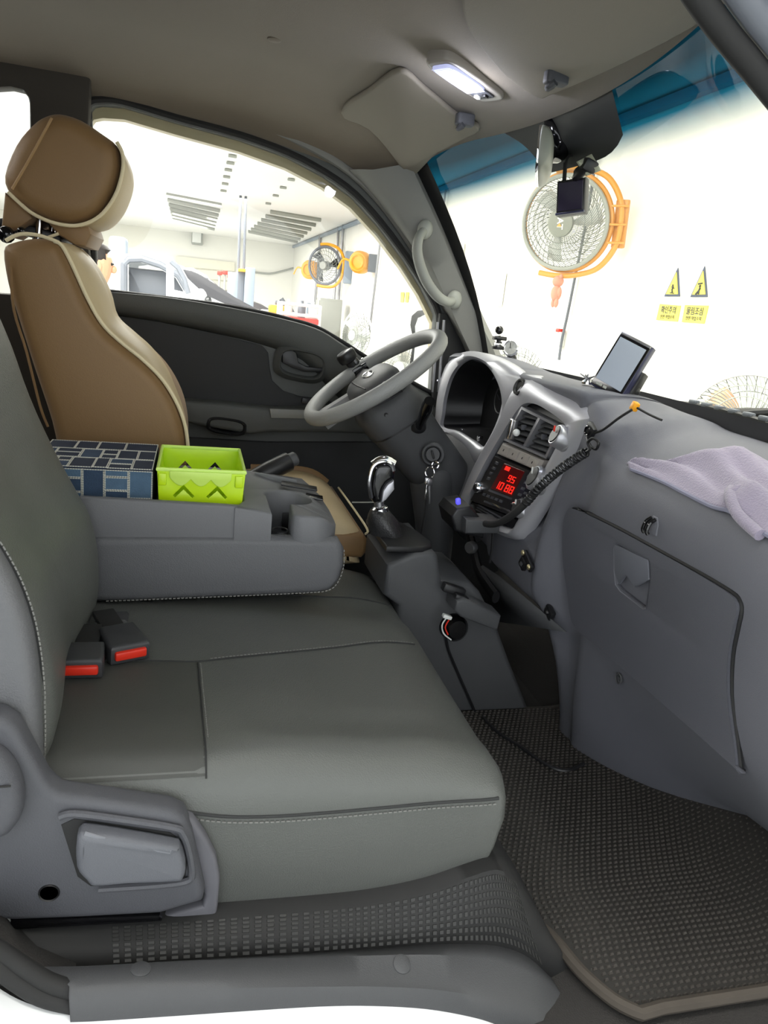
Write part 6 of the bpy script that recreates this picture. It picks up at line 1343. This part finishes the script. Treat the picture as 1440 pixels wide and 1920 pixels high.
# hand brake
h0, h1 = Vector((0.1363,0.17,0.4737)), Vector((0.225,0.2,0.515))
t = thing('handbrake', 'black ribbed handbrake lever rising between console and driver seat', 'lever', tuple(h0)); d_ = (h1-h0).normalized(); L_ = (h1-h0).length
b = B(); b.lathe([(.014, -.10), (.019, 0), (.0215, L_*.3), (.0215, L_*.78), (.020, L_*.82), (.001, L_*.82)], h0, d_, 20); b.done('grip', M['black'], t)
b = B(); b.lathe([(.016, L_*.8), (.0155, L_*.97), (.012, L_), (.001, L_)], h0, d_, 18); b.done('release_button', M['plastic_dark'], t)

# gear console, boot and lever
gcn = thing('gear_console', 'dark grey gear console box standing on the cab floor in front of the bench', 'console', (.5, .05, 0))
gl = [(.425, 0), (.425, .262), (.392, .285), (.392, .352)]+[(0.4511,0.3808),(0.4875,0.3838),(0.4994,0.3723),(0.509,0.3335),(0.5146,0.318),(0.5771,0.3136),(0.6045,0.2918),(0.6493,0.2233),(0.6987,0.1258),(0.7642,0.0051),(0.7593,-0.0057),(0.654,-0.0039),(0.5826,0.0046)]
b = B(); b.rext([tuple(p) for p in gl], XZ(), -.035, .17, .012, 4); b.done('housing', M['plastic_dark'], gcn, ang=50)
tz = (0.4511,-0.03,0.3808)[2]
gx0, gx1 = .388, Vector((0.495,-0.03,0.3793)).x
plan = [(gx0, -.03), (gx1-.03, -.03), (gx1-.008, -.02), (gx1, .01), (gx1-.01, .08), (gx1-.03, .14), (gx1-.08, .165), (gx0, .165)]
b = B(); b.rext(plan, XY(), tz-.004, tz+.010, .004, 3); b.done('top_lid', M['black'], gcn)
kb_ = Vector((0.4112,0.06,0.3456)); kt = Vector((0.3893,0.06,0.4423))
b = B(); rows = []
for i in range(9):
    k = i/8; p = Vector((kb_.x, .06, tz+.008)).lerp(kt, k); rr = .018*(1-k)**.7+.018+.004*math.sin(PI*k); 
    rows.append([p+Vector((rr*math.cos(2*PI*j/40)*(1+.10*math.sin(6*PI*2*j/40+5*k)*(1-k*.6)), rr*math.sin(2*PI*j/40)*(1+.10*math.sin(4*PI*2*j/40+3*k)*(1-k*.6)), .006*math.sin(2*PI*j/10)*(1-k)*k)) for j in range(40)])
b.loft(rows, cu=True, caps=True); b.done('gear_boot', mat('boot_leather', (40, 40, 41), .42, bump=('leather', 300, .3)), gcn, ang=60)
gs = thing('gear_lever', 'gear lever with black and chrome knob above its leather boot', 'lever', tuple(kt))
sh0, sh1 = kt, Vector((0.3811,0.06,0.4772)); ax = (sh1-sh0).normalized()
b = B(); b.lathe([(.017, -.012), (.019, -.004), (.018, .004), (.012, .008)], kt+ax*.0, ax, 20); b.done('collar', M['chrome'], gs)
b = B(); b.tube([kt, sh1], .0105, 12); b.done('shaft', M['steel'], gs)
ko = [(0.3699,0.4616),(0.3616,0.488),(0.3616,0.511),(0.3633,0.5282),(0.3722,0.5423),(0.3901,0.5466),(0.4056,0.5416),(0.4105,0.5281),(0.4087,0.5131),(0.3949,0.5009),(0.3897,0.4833),(0.3873,0.4622)]
b = B(); b.rext([tuple(p) for p in cr(ko, 3, True)], XZ(), .038, .082, .012, 4); b.done('knob', M['black_gloss'], gs, ang=60)
b = B(); b.tube(cr([(0.3626,0.0375,0.4723),(0.356,0.0375,0.5051),(0.3588,0.0375,0.5334),(0.3677,0.0375,0.5461),(0.3842,0.0375,0.5503),(0.3983,0.0375,0.5454),(0.4043,0.0375,0.5321)], 4), .0045, 8); b.tube(cr([(0.3658,0.06,0.5374),(0.3786,0.06,0.5471),(0.3933,0.06,0.549),(0.409,0.06,0.5418)], 4), .010, 10); b.done('chrome_band', M['chrome'], gs)
pl_ = [(0.3868,0.4882),(0.3946,0.5023),(0.4074,0.5121),(0.4106,0.4926),(0.3957,0.47),(0.386,0.4627)]
b = B(); b.rext([tuple(p) for p in pl_], XZ(), .036, .084, .004, 2); b.done('silver_insert', M['silver'], gs)
b = B(); b.tube(cr([(0.3505,0.16,0.4278),(0.3872,0.16,0.4291),(0.4241,0.16,0.4316)], 3), .0015, 6); tag(b.done('thin_wire', M['fan_gray']), 'thin pale wire running behind the gear lever', 'wire')

# device box hung on the side of the gear console, with plug below
p = Vector((0.575,-0.06,0.2681)); Md = rot(0, .28, .0)
t = thing('side_device', 'black electronic box fixed to the side of the gear console', 'device', tuple(p))
bx_ = [(0.5285,0.2983),(0.5464,0.3031),(0.6312,0.2647),(0.628,0.2306),(0.5426,0.2627),(0.5267,0.2771)]
b = B(); b.rext([tuple(q) for q in bx_], XZ(), -.095, -.035, .005, 3); b.done('case', M['plastic_dark'], t)
b = B(); b.box(Vector((0.5435,-0.07,0.2988)), (.03, .03, .012), rot(0, .3, 0), .003); b.box(Vector((0.5314,-0.06,0.31)), (.05, .02, .018), rot(0, .3, 0), .003); b.done('clamp', M['black'], t)
b = B(); b.lathe([(.001, .012), (.02, .012), (.028, .004), (.030, -.02), (.022, -.03)], Vector((0.5521,-0.05,0.2172)), (.1, -1, .1), 22); so_ = b.done('socket', M['black_gloss'], t)
b = B(); b.box(Vector((0.5196,-0.075,0.2558)), (.02, .012, .008), rot(0, .3, 0), .002); b.done('white_connector', M['fan_white'], so_)
b = B(); b.tube(cr([(0.5179,-0.075,0.251),(0.5116,-0.075,0.2367),(0.5176,-0.075,0.2173),(0.536,-0.075,0.2025)], 4), .0016, 6); b.done('white_wire', M['fan_white'], so_)
b = B(); b.tube(cr([(0.5252,-0.075,0.2486),(0.5192,-0.075,0.2318),(0.5273,-0.075,0.2148)], 4), .0016, 6); b.done('red_wire', M['red'], so_)
b = B(); b.tube(cr([(0.5348,-0.042,0.205),(0.5446,-0.042,0.1673),(0.5743,-0.042,0.1093),(0.6109,-0.042,0.0427),(0.6368,-0.042,-0.0053)], 5), .0028, 8); tag(b.done('hanging_wire', M['black']), 'black wire hanging down the side of the gear console', 'wire')
# dark pedal-side clutter behind the console: bracket arm under the radio
t = thing('lower_bracket', 'dark metal bracket arm hanging below the radio', 'bracket', (0.66,0.1046,0.2628))
b = B(); b.tube(cr([(0.68,0.2583,0.3306),(0.68,0.2054,0.2929),(0.68,0.157,0.2626),(0.68,0.0484,0.2464)], 4), .016, 8, flat=.6); b.done('arm', M['black'], t)
b = B(); b.lathe([(.001, .006), (.012, .006), (.015, .002), (.015, -.01)], Vector((0.655,0.1782,0.3199)), (-.8, -.6, 0), 20); b.done('round_socket', M['steel'], t)
b = B(); b.tube([(0.67,0.0987,0.4021),(0.67,0.088,0.3479),(0.67,0.0889,0.3152)], .003, 6); b.done('cable', M['black'], t)
b = B(); b.loft([[(0.69,0.2413,0.2156),(0.68,0.1483,0.2864),(0.68,0.0515,0.2971)], [(0.7,0.0714,0.1761),(0.715,-0.0813,0.2341),(0.73,-0.1897,0.2732)]]); b.done('lower_skirt', M['plastic_dark'], dash, solid=.003)
# blue-lit radio microphone / phone charger box with coiled cord
p = Vector((0.6021,0.12,0.4152)); t = thing('charger_box', 'black box with a glowing blue light below the radio', 'device', tuple(p))
cb = [(0.5521,0.4322),(0.5624,0.4498),(0.5944,0.4559),(0.6332,0.4171),(0.6345,0.3816),(0.5906,0.3907),(0.5641,0.3988)]
b = B(); b.rext([tuple(q) for q in cb], XZ(), .06, .16, .006, 3); b.done('case', M['black'], t)
cb2 = [(0.5759,0.4339),(0.6588,0.429),(0.6579,0.4019),(0.5806,0.4001)]
b = B(); b.rext([tuple(q) for q in cb2], XZ(), .035, .10, .005, 3); b.done('cradle', M['plastic_dark'], t)
b = B(); b.box(Vector((0.5607,0.055,0.4675)), (.010, .010, .014), rot(0, -.2, 0), .003); b.done('blue_light', mat('blue_led', (60, 60, 235), .3, emit=(70, 66, 255), estr=1.3), t)
pth = cr([(0.64,0.1703,0.4246),(0.635,0.1381,0.4132),(0.625,0.0564,0.4205),(0.62,-0.0254,0.4437),(0.625,-0.0845,0.4804),(0.635,-0.1147,0.5139),(0.645,-0.1401,0.5523),(0.652,-0.1802,0.5908),(0.66,-0.2168,0.6219),(0.668,-0.2483,0.6467)], 8)
t = thing('coiled_cord', 'thick black coiled cord sweeping across the silver surround up to the dashboard', 'cord', tuple(pth[30]))
b = B(); b.tube(pth[:46], .0075, 10); b.done('smooth_sheath', M['rubber'], t)
coil = []; fine = cr(pth[40:], 12)
for i, p in enumerate(fine):
    tq = (fine[min(i+1, len(fine)-1)]-fine[max(i-1, 0)]).normalized(); u_ = tq.cross(Vector((1, 0, 0))).normalized(); v_ = tq.cross(u_)
    a = i*.36; coil.append(p+(u_*math.cos(a)+v_*math.sin(a))*.0072)
b = B(); b.tube(coil, .0022, 6); b.done('coil', M['black'], t)
b = B(); b.tube(cr([(0.668,-0.2483,0.6467),(0.67,-0.2571,0.6544),(0.67,-0.2462,0.6635),(0.672,-0.2579,0.6735),(0.674,-0.2741,0.6694),(0.676,-0.2677,0.657),(0.676,-0.2491,0.6568)], 6), .0026, 8)
b.tube(cr([(0.676,-0.2491,0.6568),(0.68,-0.2252,0.6714),(0.69,-0.2536,0.6888),(0.7,-0.2803,0.7145),(0.71,-0.2993,0.7327)], 6), .0024, 8); b.done('tail', M['black'], t)
p = Vector((0.685,-0.2224,0.6808)); t = thing('cord_clip', 'small black square cord clip on the corner of the dashboard', 'clip', tuple(p)); b = B(); b.box(p, (.010, .026, .026), rot(.5, 0, 0), .003); b.done('base', M['black'], t); b = B(); b.torus(p+Vector((-.006, 0, 0)), (-1, 0, 0), .008, .002, 16, 6); b.done('loop', M['black_gloss'], t)

# navigation unit on the dash
nq = [Vector(q) for q in [(0.7716,-0.12,0.8512),(0.8119,-0.175,0.8372),(0.7603,-0.175,0.7273),(0.7353,-0.11,0.7577)]]
t = thing('navigation_unit', 'navy-framed portable navigation screen tilted on the dashboard', 'screen', tuple((nq[2]+nq[3])/2))
nu = (nq[1]-nq[0]+nq[2]-nq[3]).normalized(); nv = ((nq[3]-nq[0]+nq[2]-nq[1])/2); NHt = nv.length; nv.normalize(); nn = nu.cross(nv); nn = nn if nn.y < 0 else -nn
NW = ((nq[1]-nq[0]).length+(nq[2]-nq[3]).length)/2; nc = sum(nq, Vector())/4
def NP(u, v, w): return nc+nu*(u*NW/2)+nv*(v*NHt/2)+nn*w
def nplate(b, u0, u1, v0, v1, w0, w1, r=.004): b.rext([(u0, v0), (u1, v0), (u1, v1), (u0, v1)], lambda u, v, w: NP(u, v, w), w0, w1, .0, 1)
b = B(); b.rext([(u*NW/2, v*NHt/2) for u, v in ((-1, -1), (1, -1), (1, 1), (-1, 1))], lambda u, v, w: nc+nu*u+nv*v+nn*w, -.016, .004, .004, 3); b.done('housing', M['navy'], t)
b = B(); b.rext([(u*NW/2, v*NHt/2) for u, v in ((-.95, -.96), (.93, -.96), (.93, .96), (-.95, .96))], lambda u, v, w: nc+nu*u+nv*v+nn*w, .002, .0058, .0015, 2); bzl = b.done('bezel', M['black_gloss'], t)
b = B(); b.rext([(u*NW/2, v*NHt/2) for u, v in ((-.84, -.82), (.80, -.82), (.80, .74), (-.84, .74))], lambda u, v, w: nc+nu*u+nv*v+nn*w, .004, .0064, .0005, 1); b.done('screen', M['screen'], bzl)
b = B(); b.rext([(u*NW/2, v*NHt/2) for u, v in ((-.90, -1.0), (.93, -1.0), (.93, -.90), (-.90, -.90))], lambda u, v, w: nc+nu*u+nv*v+nn*w, .0, .0075, .002, 2); b.done('top_bar', M['steel'], bzl)
for u0_ in (-.55, -.40, -.1): b = B(); b.rext([(-.004, -.0022), (.004, -.0022), (.004, .0022), (-.004, .0022)], lambda u, v, w: NP(u0_, .86, 0)+nu*u+nv*v+nn*w, .0055, .0068, .0004, 1); b.done('bezel_button', M['fan_gray'], bzl)
b = B(); b.rext([(-.02, -.028), (.02, -.028), (.022, .028), (-.022, .028)], lambda u, v, w: NP(.55, .30, 0)+nu*u+nv*v+nn*w, -.042, -.014, .006, 3); b.done('mount', M['black'], t)
b = B(); b.tube(cr([NP(.5, .3, -.03), NP(.45, .75, -.03), NP(.1, 1.1, -.025)], 4), .010, 10); b.lathe([(.001, .012), (.02, .012), (.030, .004), (.032, 0)], NP(.05, 1.15, -.03)-Vector((0, 0, .004)), (0, 0, 1), 20); b.done('stand', M['black'], t)
b = B(); b.ball(NP(.95, .45, -.03), (.012, .010, .012), 10); b.done('mount_screw', M['black'], t)
p = Vector((0.72,-0.2898,0.7373)); b = B(); b.box(p, (.012, .012, .016), rot(.3, .2, 0), .003); t2 = thing('yellow_tag', 'small yellow plug behind the navigation screen foot', 'plug', tuple(p)); b.done('plug_body', M['yellow'], t2); b = B(); b.tube(cr([p, p+Vector((.01, -.03, -.008)), p+Vector((.015, -.06, -.012))], 4), .002, 6); b.done('lead', M['rubber'], t2)
p = Vector((0.74,-0.0851,0.7509)); t = thing('dash_ornament', 'tiny silver spiky ornament on the dashboard left of the navigation screen', 'ornament', tuple(p))
b = B(); b.lathe([(.012, 0), (.012, .004), (.004, .010), (.006, .014), (.001, .02)], p, (0, 0, 1), 12); b.done('base', M['chrome'], t)
b = B(); 
for k in range(5): a = 2*PI*k/5; b.tube([p+Vector((0, 0, .010)), p+Vector((.016*math.cos(a), .018*math.sin(a), .018))], [.003, .001], 6)
b.done('spikes', M['steel'], t)
# phone holder and round gauge on the driver side of the dash top
p = Vector((0.7551,0.42,0.7779)); t = thing('phone_holder', 'small black ball-jointed holder on the dashboard beside the windscreen pillar', 'holder', tuple(p))
b = B(); b.lathe([(.016, 0), (.016, .006), (.010, .010), (.007, .02)], p, (0, 0, 1), 18); b.done('foot', M['black'], t)
b = B(); b.tube([p+Vector((0, 0, .016)), p+Vector((-.004, 0, .034))], .006, 10); b.ball(p+Vector((-.004, 0, .048)), .011, 12); b.box(p+Vector((0, 0, .028)), (.034, .018, .010), None, .002); b.done('joint', M['black_gloss'], t)
b = B(); b.box(p+Vector((-.002, 0, .012)), (.02, .018, .008), None, .002); b.done('chrome_plate', M['chrome'], t)
p = Vector((0.783,0.4,0.7644)); t = thing('dash_compass', 'little round white-faced dial with chrome case on the dashboard top', 'gauge', tuple(p))
ga2 = Vector((-.75, -.62, .2)).normalized()
b = B(); b.lathe([(.001, -.02), (.016, -.018), (.021, -.006), (.0215, .004), (.018, .007), (.016, .005)], p+Vector((0, 0, .020)), ga2, 24); b.done('case', M['chrome'], t)
b = B(); b.lathe([(.001, .0055), (.0165, .0055)], p+Vector((0, 0, .020)), ga2, 24); b.done('dial_face', M['fan_white'], t)
b = B(); b.tube([p+Vector((0, 0, .020))+ga2*.006, p+Vector((0, .004, .032))+ga2*.006], .001, 6); b.done('needle', M['black'], t)
b = B(); b.lathe([(.014, -.002), (.012, .004), (.006, .01)], p+Vector((.004, 0, -.004)), (0, 0, 1), 16); b.done('foot', M['black'], t)

# rear-view mirror, its stem, dash camera and wire
t = thing('rear_view_mirror', 'rear-view mirror turned edge-on, black top and pale housing, on a curved black stem', 'mirror', (0.6847,0.1,1.2773))
mq = [(0.6137,1.2025),(0.618,1.2097),(0.6396,1.2082),(0.6551,1.1973),(0.6603,1.1619),(0.6555,1.1178),(0.647,1.1137),(0.6276,1.1334),(0.617,1.1558)]
mcen = Vector((0.6385,0.06,1.1626))
hs = [(.0, .036), (.008, .034), (.016, .022), (.019, 0), (.016, -.022), (.008, -.038), (.0, -.042), (-.004, -.036), (-.005, 0), (-.004, .030)]
mdir = Vector((-.90, .43, -.05)).normalized(); my = Vector((0, 0, 1)).cross(mdir).normalized(); mz = mdir.cross(my)
MR = Matrix((mdir, my, mz)).transposed()
rowsm = []
for k in range(17):
    a = PI*k/16; s_ = math.sin(a)**.22 if 0 < k < 16 else .3; y = -.11*math.cos(a)
    rowsm.append([mcen+MR @ Vector((-.024*s_*math.cos(2*PI*j/24)*(1 if math.cos(2*PI*j/24) > 0 else .15), y, .043*s_*math.copysign(abs(math.sin(2*PI*j/24))**.7, math.sin(2*PI*j/24)))) for j in range(24)])
b = B(); b.loft(rowsm, cu=True, caps=True); b.done('housing', mat('mirror_housing_gray', (140, 142, 132), .45), t, ang=60)
b = B(); b.rext([(y*.108, z*.042) for y, z in circ(36, 1, 1, 5)], lambda u, v, w: mcen+MR @ Vector((w, u, v)), .0005, .0060, .001, 2); b.done('mirror_glass', mat('mirror_silver', (220, 222, 224), .03, metal=1.0), t)
stem = cr([(0.7096,0.16,1.2877),(0.6945,0.145,1.2637),(0.6897,0.13,1.2356),(0.7029,0.12,1.2141),(0.708,0.11,1.1975),(0.6919,0.1,1.1799),(0.6643,0.08,1.175)], 5)
b = B(); b.tube(stem, [.026-.012*min(1, i/(len(stem)*.55)) for i in range(len(stem))], 14); b.done('stem', M['black_gloss'], t)
b = B(); b.lathe([(.001, .0), (.034, .0), (.036, .008), (.028, .022), (.001, .024)], Vector((0.7259,0.16,1.2783)), (-.8, -.2, -.5), 22); b.done('stem_foot', M['black'], t)
b = B(); b.ball(Vector((0.6821,0.1,1.1824)), .013, 14); b.done('ball_joint', M['black_gloss'], t)
# camera
dq = [Vector(q) for q in [(0.6862,0.06,1.1267),(0.7264,0.02,1.1388),(0.7204,0.02,1.0685),(0.6812,0.06,1.0639)]]
t = thing('dash_camera', 'boxy black dash camera hanging from the windscreen in front of the amber fan', 'camera', tuple(sum(dq, Vector())/4))
du_ = (dq[1]-dq[0]+dq[2]-dq[3]).normalized(); dv_ = (dq[3]-dq[0]+dq[2]-dq[1])/2; dv_ = dv_-du_*dv_.dot(du_); DH = dv_.length; dv_.normalize(); dn = du_.cross(dv_); dn = dn if dn.y < 0 else -dn
DW = ((dq[1]-dq[0]).length+(dq[2]-dq[3]).length)/2; dc = sum(dq, Vector())/4
DPt = lambda u, v, w: dc+du_*u+dv_*v+dn*w
b = B(); b.rext([(-DW/2, -DH/2), (DW/2, -DH/2), (DW/2, DH/2), (-DW/2, DH/2)], DPt, -.028, .0, .004, 3); b.done('body', M['black'], t)
b = B(); b.rext([(-DW*.43, -DH*.42), (DW*.43, -DH*.42), (DW*.43, DH*.40), (-DW*.43, DH*.40)], DPt, -.002, .0015, .0006, 1); b.done('screen', mat('dark_screen', (48, 44, 62), .12), t)
b = B(); b.rext([(-DW/2, DH*.44), (DW/2, DH*.44), (DW/2, DH*.5), (-DW/2, DH*.5)], DPt, -.01, .003, .001, 2); b.done('lower_lip', M['navy'], t)
b = B(); b.lathe([(.001, .018), (.012, .018), (.016, .01), (.016, 0)], DPt(.0, .0, -.028), -dn, 18); b.done('lens', M['black_gloss'], t)
pq = [Vector(q) for q in [(0.6865,0,1.1541),(0.7125,0,1.1707),(0.7274,-0.02,1.1412),(0.711,0,1.1323)]]
pn = (pq[1]-pq[0]).cross(pq[3]-pq[0]).normalized()*.003
b = B(); b.loft([[q+pn for q in pq], [q-pn for q in pq]], cu=True, caps=True); b.done('adhesive_plate', mat('adhesive_pad', (176, 178, 156), .6), t)
b = B(); b.tube(cr([sum(pq, Vector())/4, Vector((0.7035,0.02,1.1385)), DPt(.005, -DH*.5, -.012)], 4), [.011]*5+[.008]*4, 10); b.box(sum(pq, Vector())/4, (.028, .024, .022), rot(.2, .3, 0), .004); b.done('arm', M['black'], t)
b = B(); b.tube(cr([(0.7192,0.1,1.2365),(0.7284,0.09,1.2099),(0.7278,0.085,1.1866),(0.7058,0.08,1.1769),(0.6974,0.07,1.1568),(0.693,0.06,1.1276)], 6), .0026, 8); b.tube([(0.6973,0.072,1.1629),(0.6959,0.062,1.1302)], .0042, 8); tag(b.done('camera_wire', M['rubber']), 'black wire looping from mirror foot to the dash camera', 'wire')

# little plush charm hanging at the wall under the fan
p = fc-upv*FR*1.14+Vector((0, 0, -.13)); t = thing('plush_charm', 'small pink plush animal hanging under the big amber fan', 'toy', tuple(p))
pk = mat('pink_plush', (205, 140, 118), .9)
b = B(); b.ball(p, (.04, .045, .06), 14); b.done('body', pk, t)
b = B(); b.ball(p+Vector((0, 0, .085)), (.042, .046, .042), 14); b.done('head', pk, t)
for s_ in (-1, 1):
    b = B(); b.ball(p+Vector((0, s_*.035, .12)), (.012, .016, .018), 8); b.done('ear', pk, t); b = B(); b.ball(p+Vector((0, s_*.045, .01)), (.015, .02, .035), 8); b.done('arm', pk, t); b = B(); b.ball(p+Vector((0, s_*.025, -.07)), (.018, .02, .035), 8); b.done('leg', pk, t)
b = B(); b.tube([p+Vector((0, 0, .10)), p+Vector((0, 0, .14))], .003, 5); b.done('cord', M['fan_gray'], t)

# lavender towel on the passenger dash
spine = [(0.705,-0.355,0.6467),(0.706,-0.3954,0.6529),(0.706,-0.4467,0.6552),(0.704,-0.4996,0.6523),(0.702,-0.557,0.6475),(0.7,-0.6143,0.6433),(0.698,-0.6716,0.6372),(0.696,-0.7368,0.6275)]
wid = [.012, .028, .062, .085, .085, .092, .10, .10]
rows = []
sp = cr(spine, 5); n_ = len(sp)
for i, p in enumerate(sp):
    k = i/(n_-1); w_ = interp([0, .14, .28, .42, .57, .71, .86, 1], wid, k); row = []
    for j in range(29):
        s_ = j/28; x = p.x-.012+w_*s_
        zs_ = dash_z(x)
        zz_ = zs_+.006+.011*(math.sin(s_*9+k*7)**2)*math.sin(PI*min(1, s_*1.1))+.022*math.exp(-((k-.40)/.13)**2)*math.exp(-((s_-.75)/.25)**2)+.016*math.exp(-((k-.68)/.06)**2)*math.exp(-((s_-.2)/.2)**2)
        row.append(Vector((x, p.y+.018*math.sin(s_*5)*(1-k), zz_)))
    rows.append(row)
t = thing('towel', 'crumpled lavender microfibre towel lying along the passenger dashboard', 'towel', tuple(sp[n_//2]))
b = B(); b.loft(rows); b.done('cloth', M['towel'], t, solid=.004, ang=80)
hem = [r[0] for r in rows]
b = B(); b.tube(hem, .0032, 6); b.done('hem', mat('towel_hem', (124, 124, 142), .9), t)
kn = sp[int(n_*.62)]; b = B(); b.torus(kn+Vector((.015, -.02, .014)), (-.5, -.4, .7), .019, .008, 28, 10, sx=1.3); b.tube(cr([kn+Vector((.03, .03, .018)), kn+Vector((.0, .0, .016)), kn+Vector((-.016, -.04, -.0)), kn+Vector((-.02, -.09, -.012))], 6), .008, 10); b.done('twisted_fold', M['towel'], t, ang=80)

# dome lamp, visors, clips on the headliner
lc = [Vector(q) for q in [(0.3853,-0.0156,1.283),(0.3915,-0.0381,1.283),(0.5461,0.0978,1.283),(0.5693,0.1492,1.283),(0.5656,0.1975,1.283),(0.5445,0.1853,1.283),(0.3993,0.0479,1.283)]]
t = thing('dome_lamp', 'lit rectangular dome lamp with ribbed lens in the headliner', 'lamp', tuple(sum(lc, Vector())/len(lc)))
a0, a1 = Vector((0.3968,-0.0039,1.283)), Vector((0.5319,0.0897,1.268)); la = (a1-a0).normalized(); lb_ = Vector((la.y, -la.x, 0)).normalized(); ln = la.cross(lb_); ln = ln if ln.z < 0 else -ln
lm = (a0+a1)/2; LL = (a1-a0).length
LPt = lambda u, v, w: lm+la*u+lb_*v+ln*w
b = B(); b.rext([(x, y) for x, y in circ(40, LL/2+.012, .034, 4.5)], LPt, -.012, .014, .006, 3); b.done('housing', mat('lamp_housing', (150, 144, 138), .4), t)
b = B(); b.rext([(x-LL*.13, y) for x, y in circ(36, LL*.36, .024, 5)], LPt, .010, .019, .004, 3); lens = b.done('lens', mat('lamp_lens', (206, 210, 232), .25, emit=(190, 196, 255), estr=.35), t)
b = B()
for k in range(22): b.tube([LPt(-LL*.46+LL*.66*k/21, -.02, .0185), LPt(-LL*.46+LL*.66*k/21, .02, .0185)], .0009, 5)
b.done('lens_ribs', mat('lens_rib', (214, 218, 238), .3, emit=(190, 196, 255), estr=.25), lens)
b = B(); b.rext([(x-LL*.02, y) for x, y in circ(24, .024, .013, 2.5)], LPt, .0175, .0200, .001, 1); b.done('bright_bulb', mat('bulb_glow', (255, 255, 255), .3, emit=(240, 244, 255), estr=4), lens)
b = B(); b.rext([(LL*.32+x, y) for x, y in circ(20, .018, .020, 6)], LPt, .012, .0175, .002, 2); b.done('switch_plate', M['plastic'], t)
for s_ in (-1, 1): b = B(); b.box(LPt(LL*.32, s_*.009, .019), (.012, .008, .006), Matrix((la, lb_, ln)).transposed(), .001); b.done('rocker', M['black'] if s_ > 0 else M['fan_white'], t)
dl = bpy.data.lights.new('dome_bulb', 'POINT'); dl.energy = .7; dl.shadow_soft_size = .02; dl.color = (.85, .88, 1); dlo = bpy.data.objects.new('dome_bulb', dl); C.objects.link(dlo); dlo.location = LPt(0, 0, .04)

def visor(px, z0, label, th=.014, grp='sun visors'):
    q = [on_head(p, -.006) for p in px]; c_ = sum(q, Vector())/len(q)
    t = thing('sun_visor', label, 'visor', tuple(c_), grp)
    loop = [(p.x, p.y) for p in cr([(p.x, p.y, 0) for p in q], 4, True)]
    b = B(); b.rext(loop, lambda u, v, w: Vector((u, v, zhead(u, v)+w)), -.013, -.001, .005, 3); o = b.done('pad', mat('visor_cloth', (128, 122, 112), .9, bump=('noise', 900, .3)), t, ang=60)
    return t
vp = [(0.343,-0.2965,1.285),(0.3629,-0.2149,1.285),(0.4065,-0.144,1.28),(0.5043,-0.0482,1.27),(0.5874,-0.0043,1.258),(0.5988,-0.0477,1.252),(0.6103,-0.2264,1.25),(0.6119,-0.401,1.245),(0.6016,-0.4588,1.24),(0.5681,-0.4944,1.245),(0.5102,-0.5302,1.26),(0.4101,-0.5574,1.275),(0.3587,-0.4667,1.285)]
t = visor([Vector(p) for p in vp], 1.25, 'wide padded sun visor on the passenger side, folded against the roof')
vp2 = [(0.3191,0.528,1.29),(0.337,0.3133,1.288),(0.3564,0.1274,1.283),(0.4272,0.1752,1.272),(0.5288,0.2615,1.258),(0.5916,0.303,1.252),(0.578,0.4854,1.252),(0.556,0.6633,1.247),(0.5169,0.6695,1.245),(0.3924,0.5537,1.265)]
t = visor([Vector(p) for p in vp2], 1.25, 'padded sun visor on the driver side, beside the pillar')
def clip(p, label, m):
    p = on_head(p, -.012); t = thing('visor_clip', label, 'clip', tuple(p), 'visor clips')
    b = B(); b.rext([(x, y) for x, y in circ(24, .020, .013, 4)], lambda u, v, w: p+Vector((u, v, w)), -.016, .008, .004, 3); b.done('base', m, t)
    b = B(); b.tube(cr([p+Vector((.0, .012, -.014)), p+Vector((-.012, .0, -.022)), p+Vector((-.006, -.014, -.016))], 4), .006, 8); b.done('hook', M['plastic'], t)
clip((0.536,0.2458,1.252), 'grey visor clip on the driver side between lamp and windscreen', M['plastic'])
clip((0.5607,-0.1332,1.25), 'grey visor clip at the edge of the passenger sun visor', M['plastic'])
b = B(); b.lathe([(.010, .002), (.010, -.002), (.006, -.003), (.001, -.003)], on_head(Vector((0.4882,0.348,1.262)), -.019), (0, 0, 1), 16); tag(b.done('visor_screw_cap', mat('cap_brown', (104, 92, 84), .7)), 'small brownish screw cap in the driver side visor', 'cap')
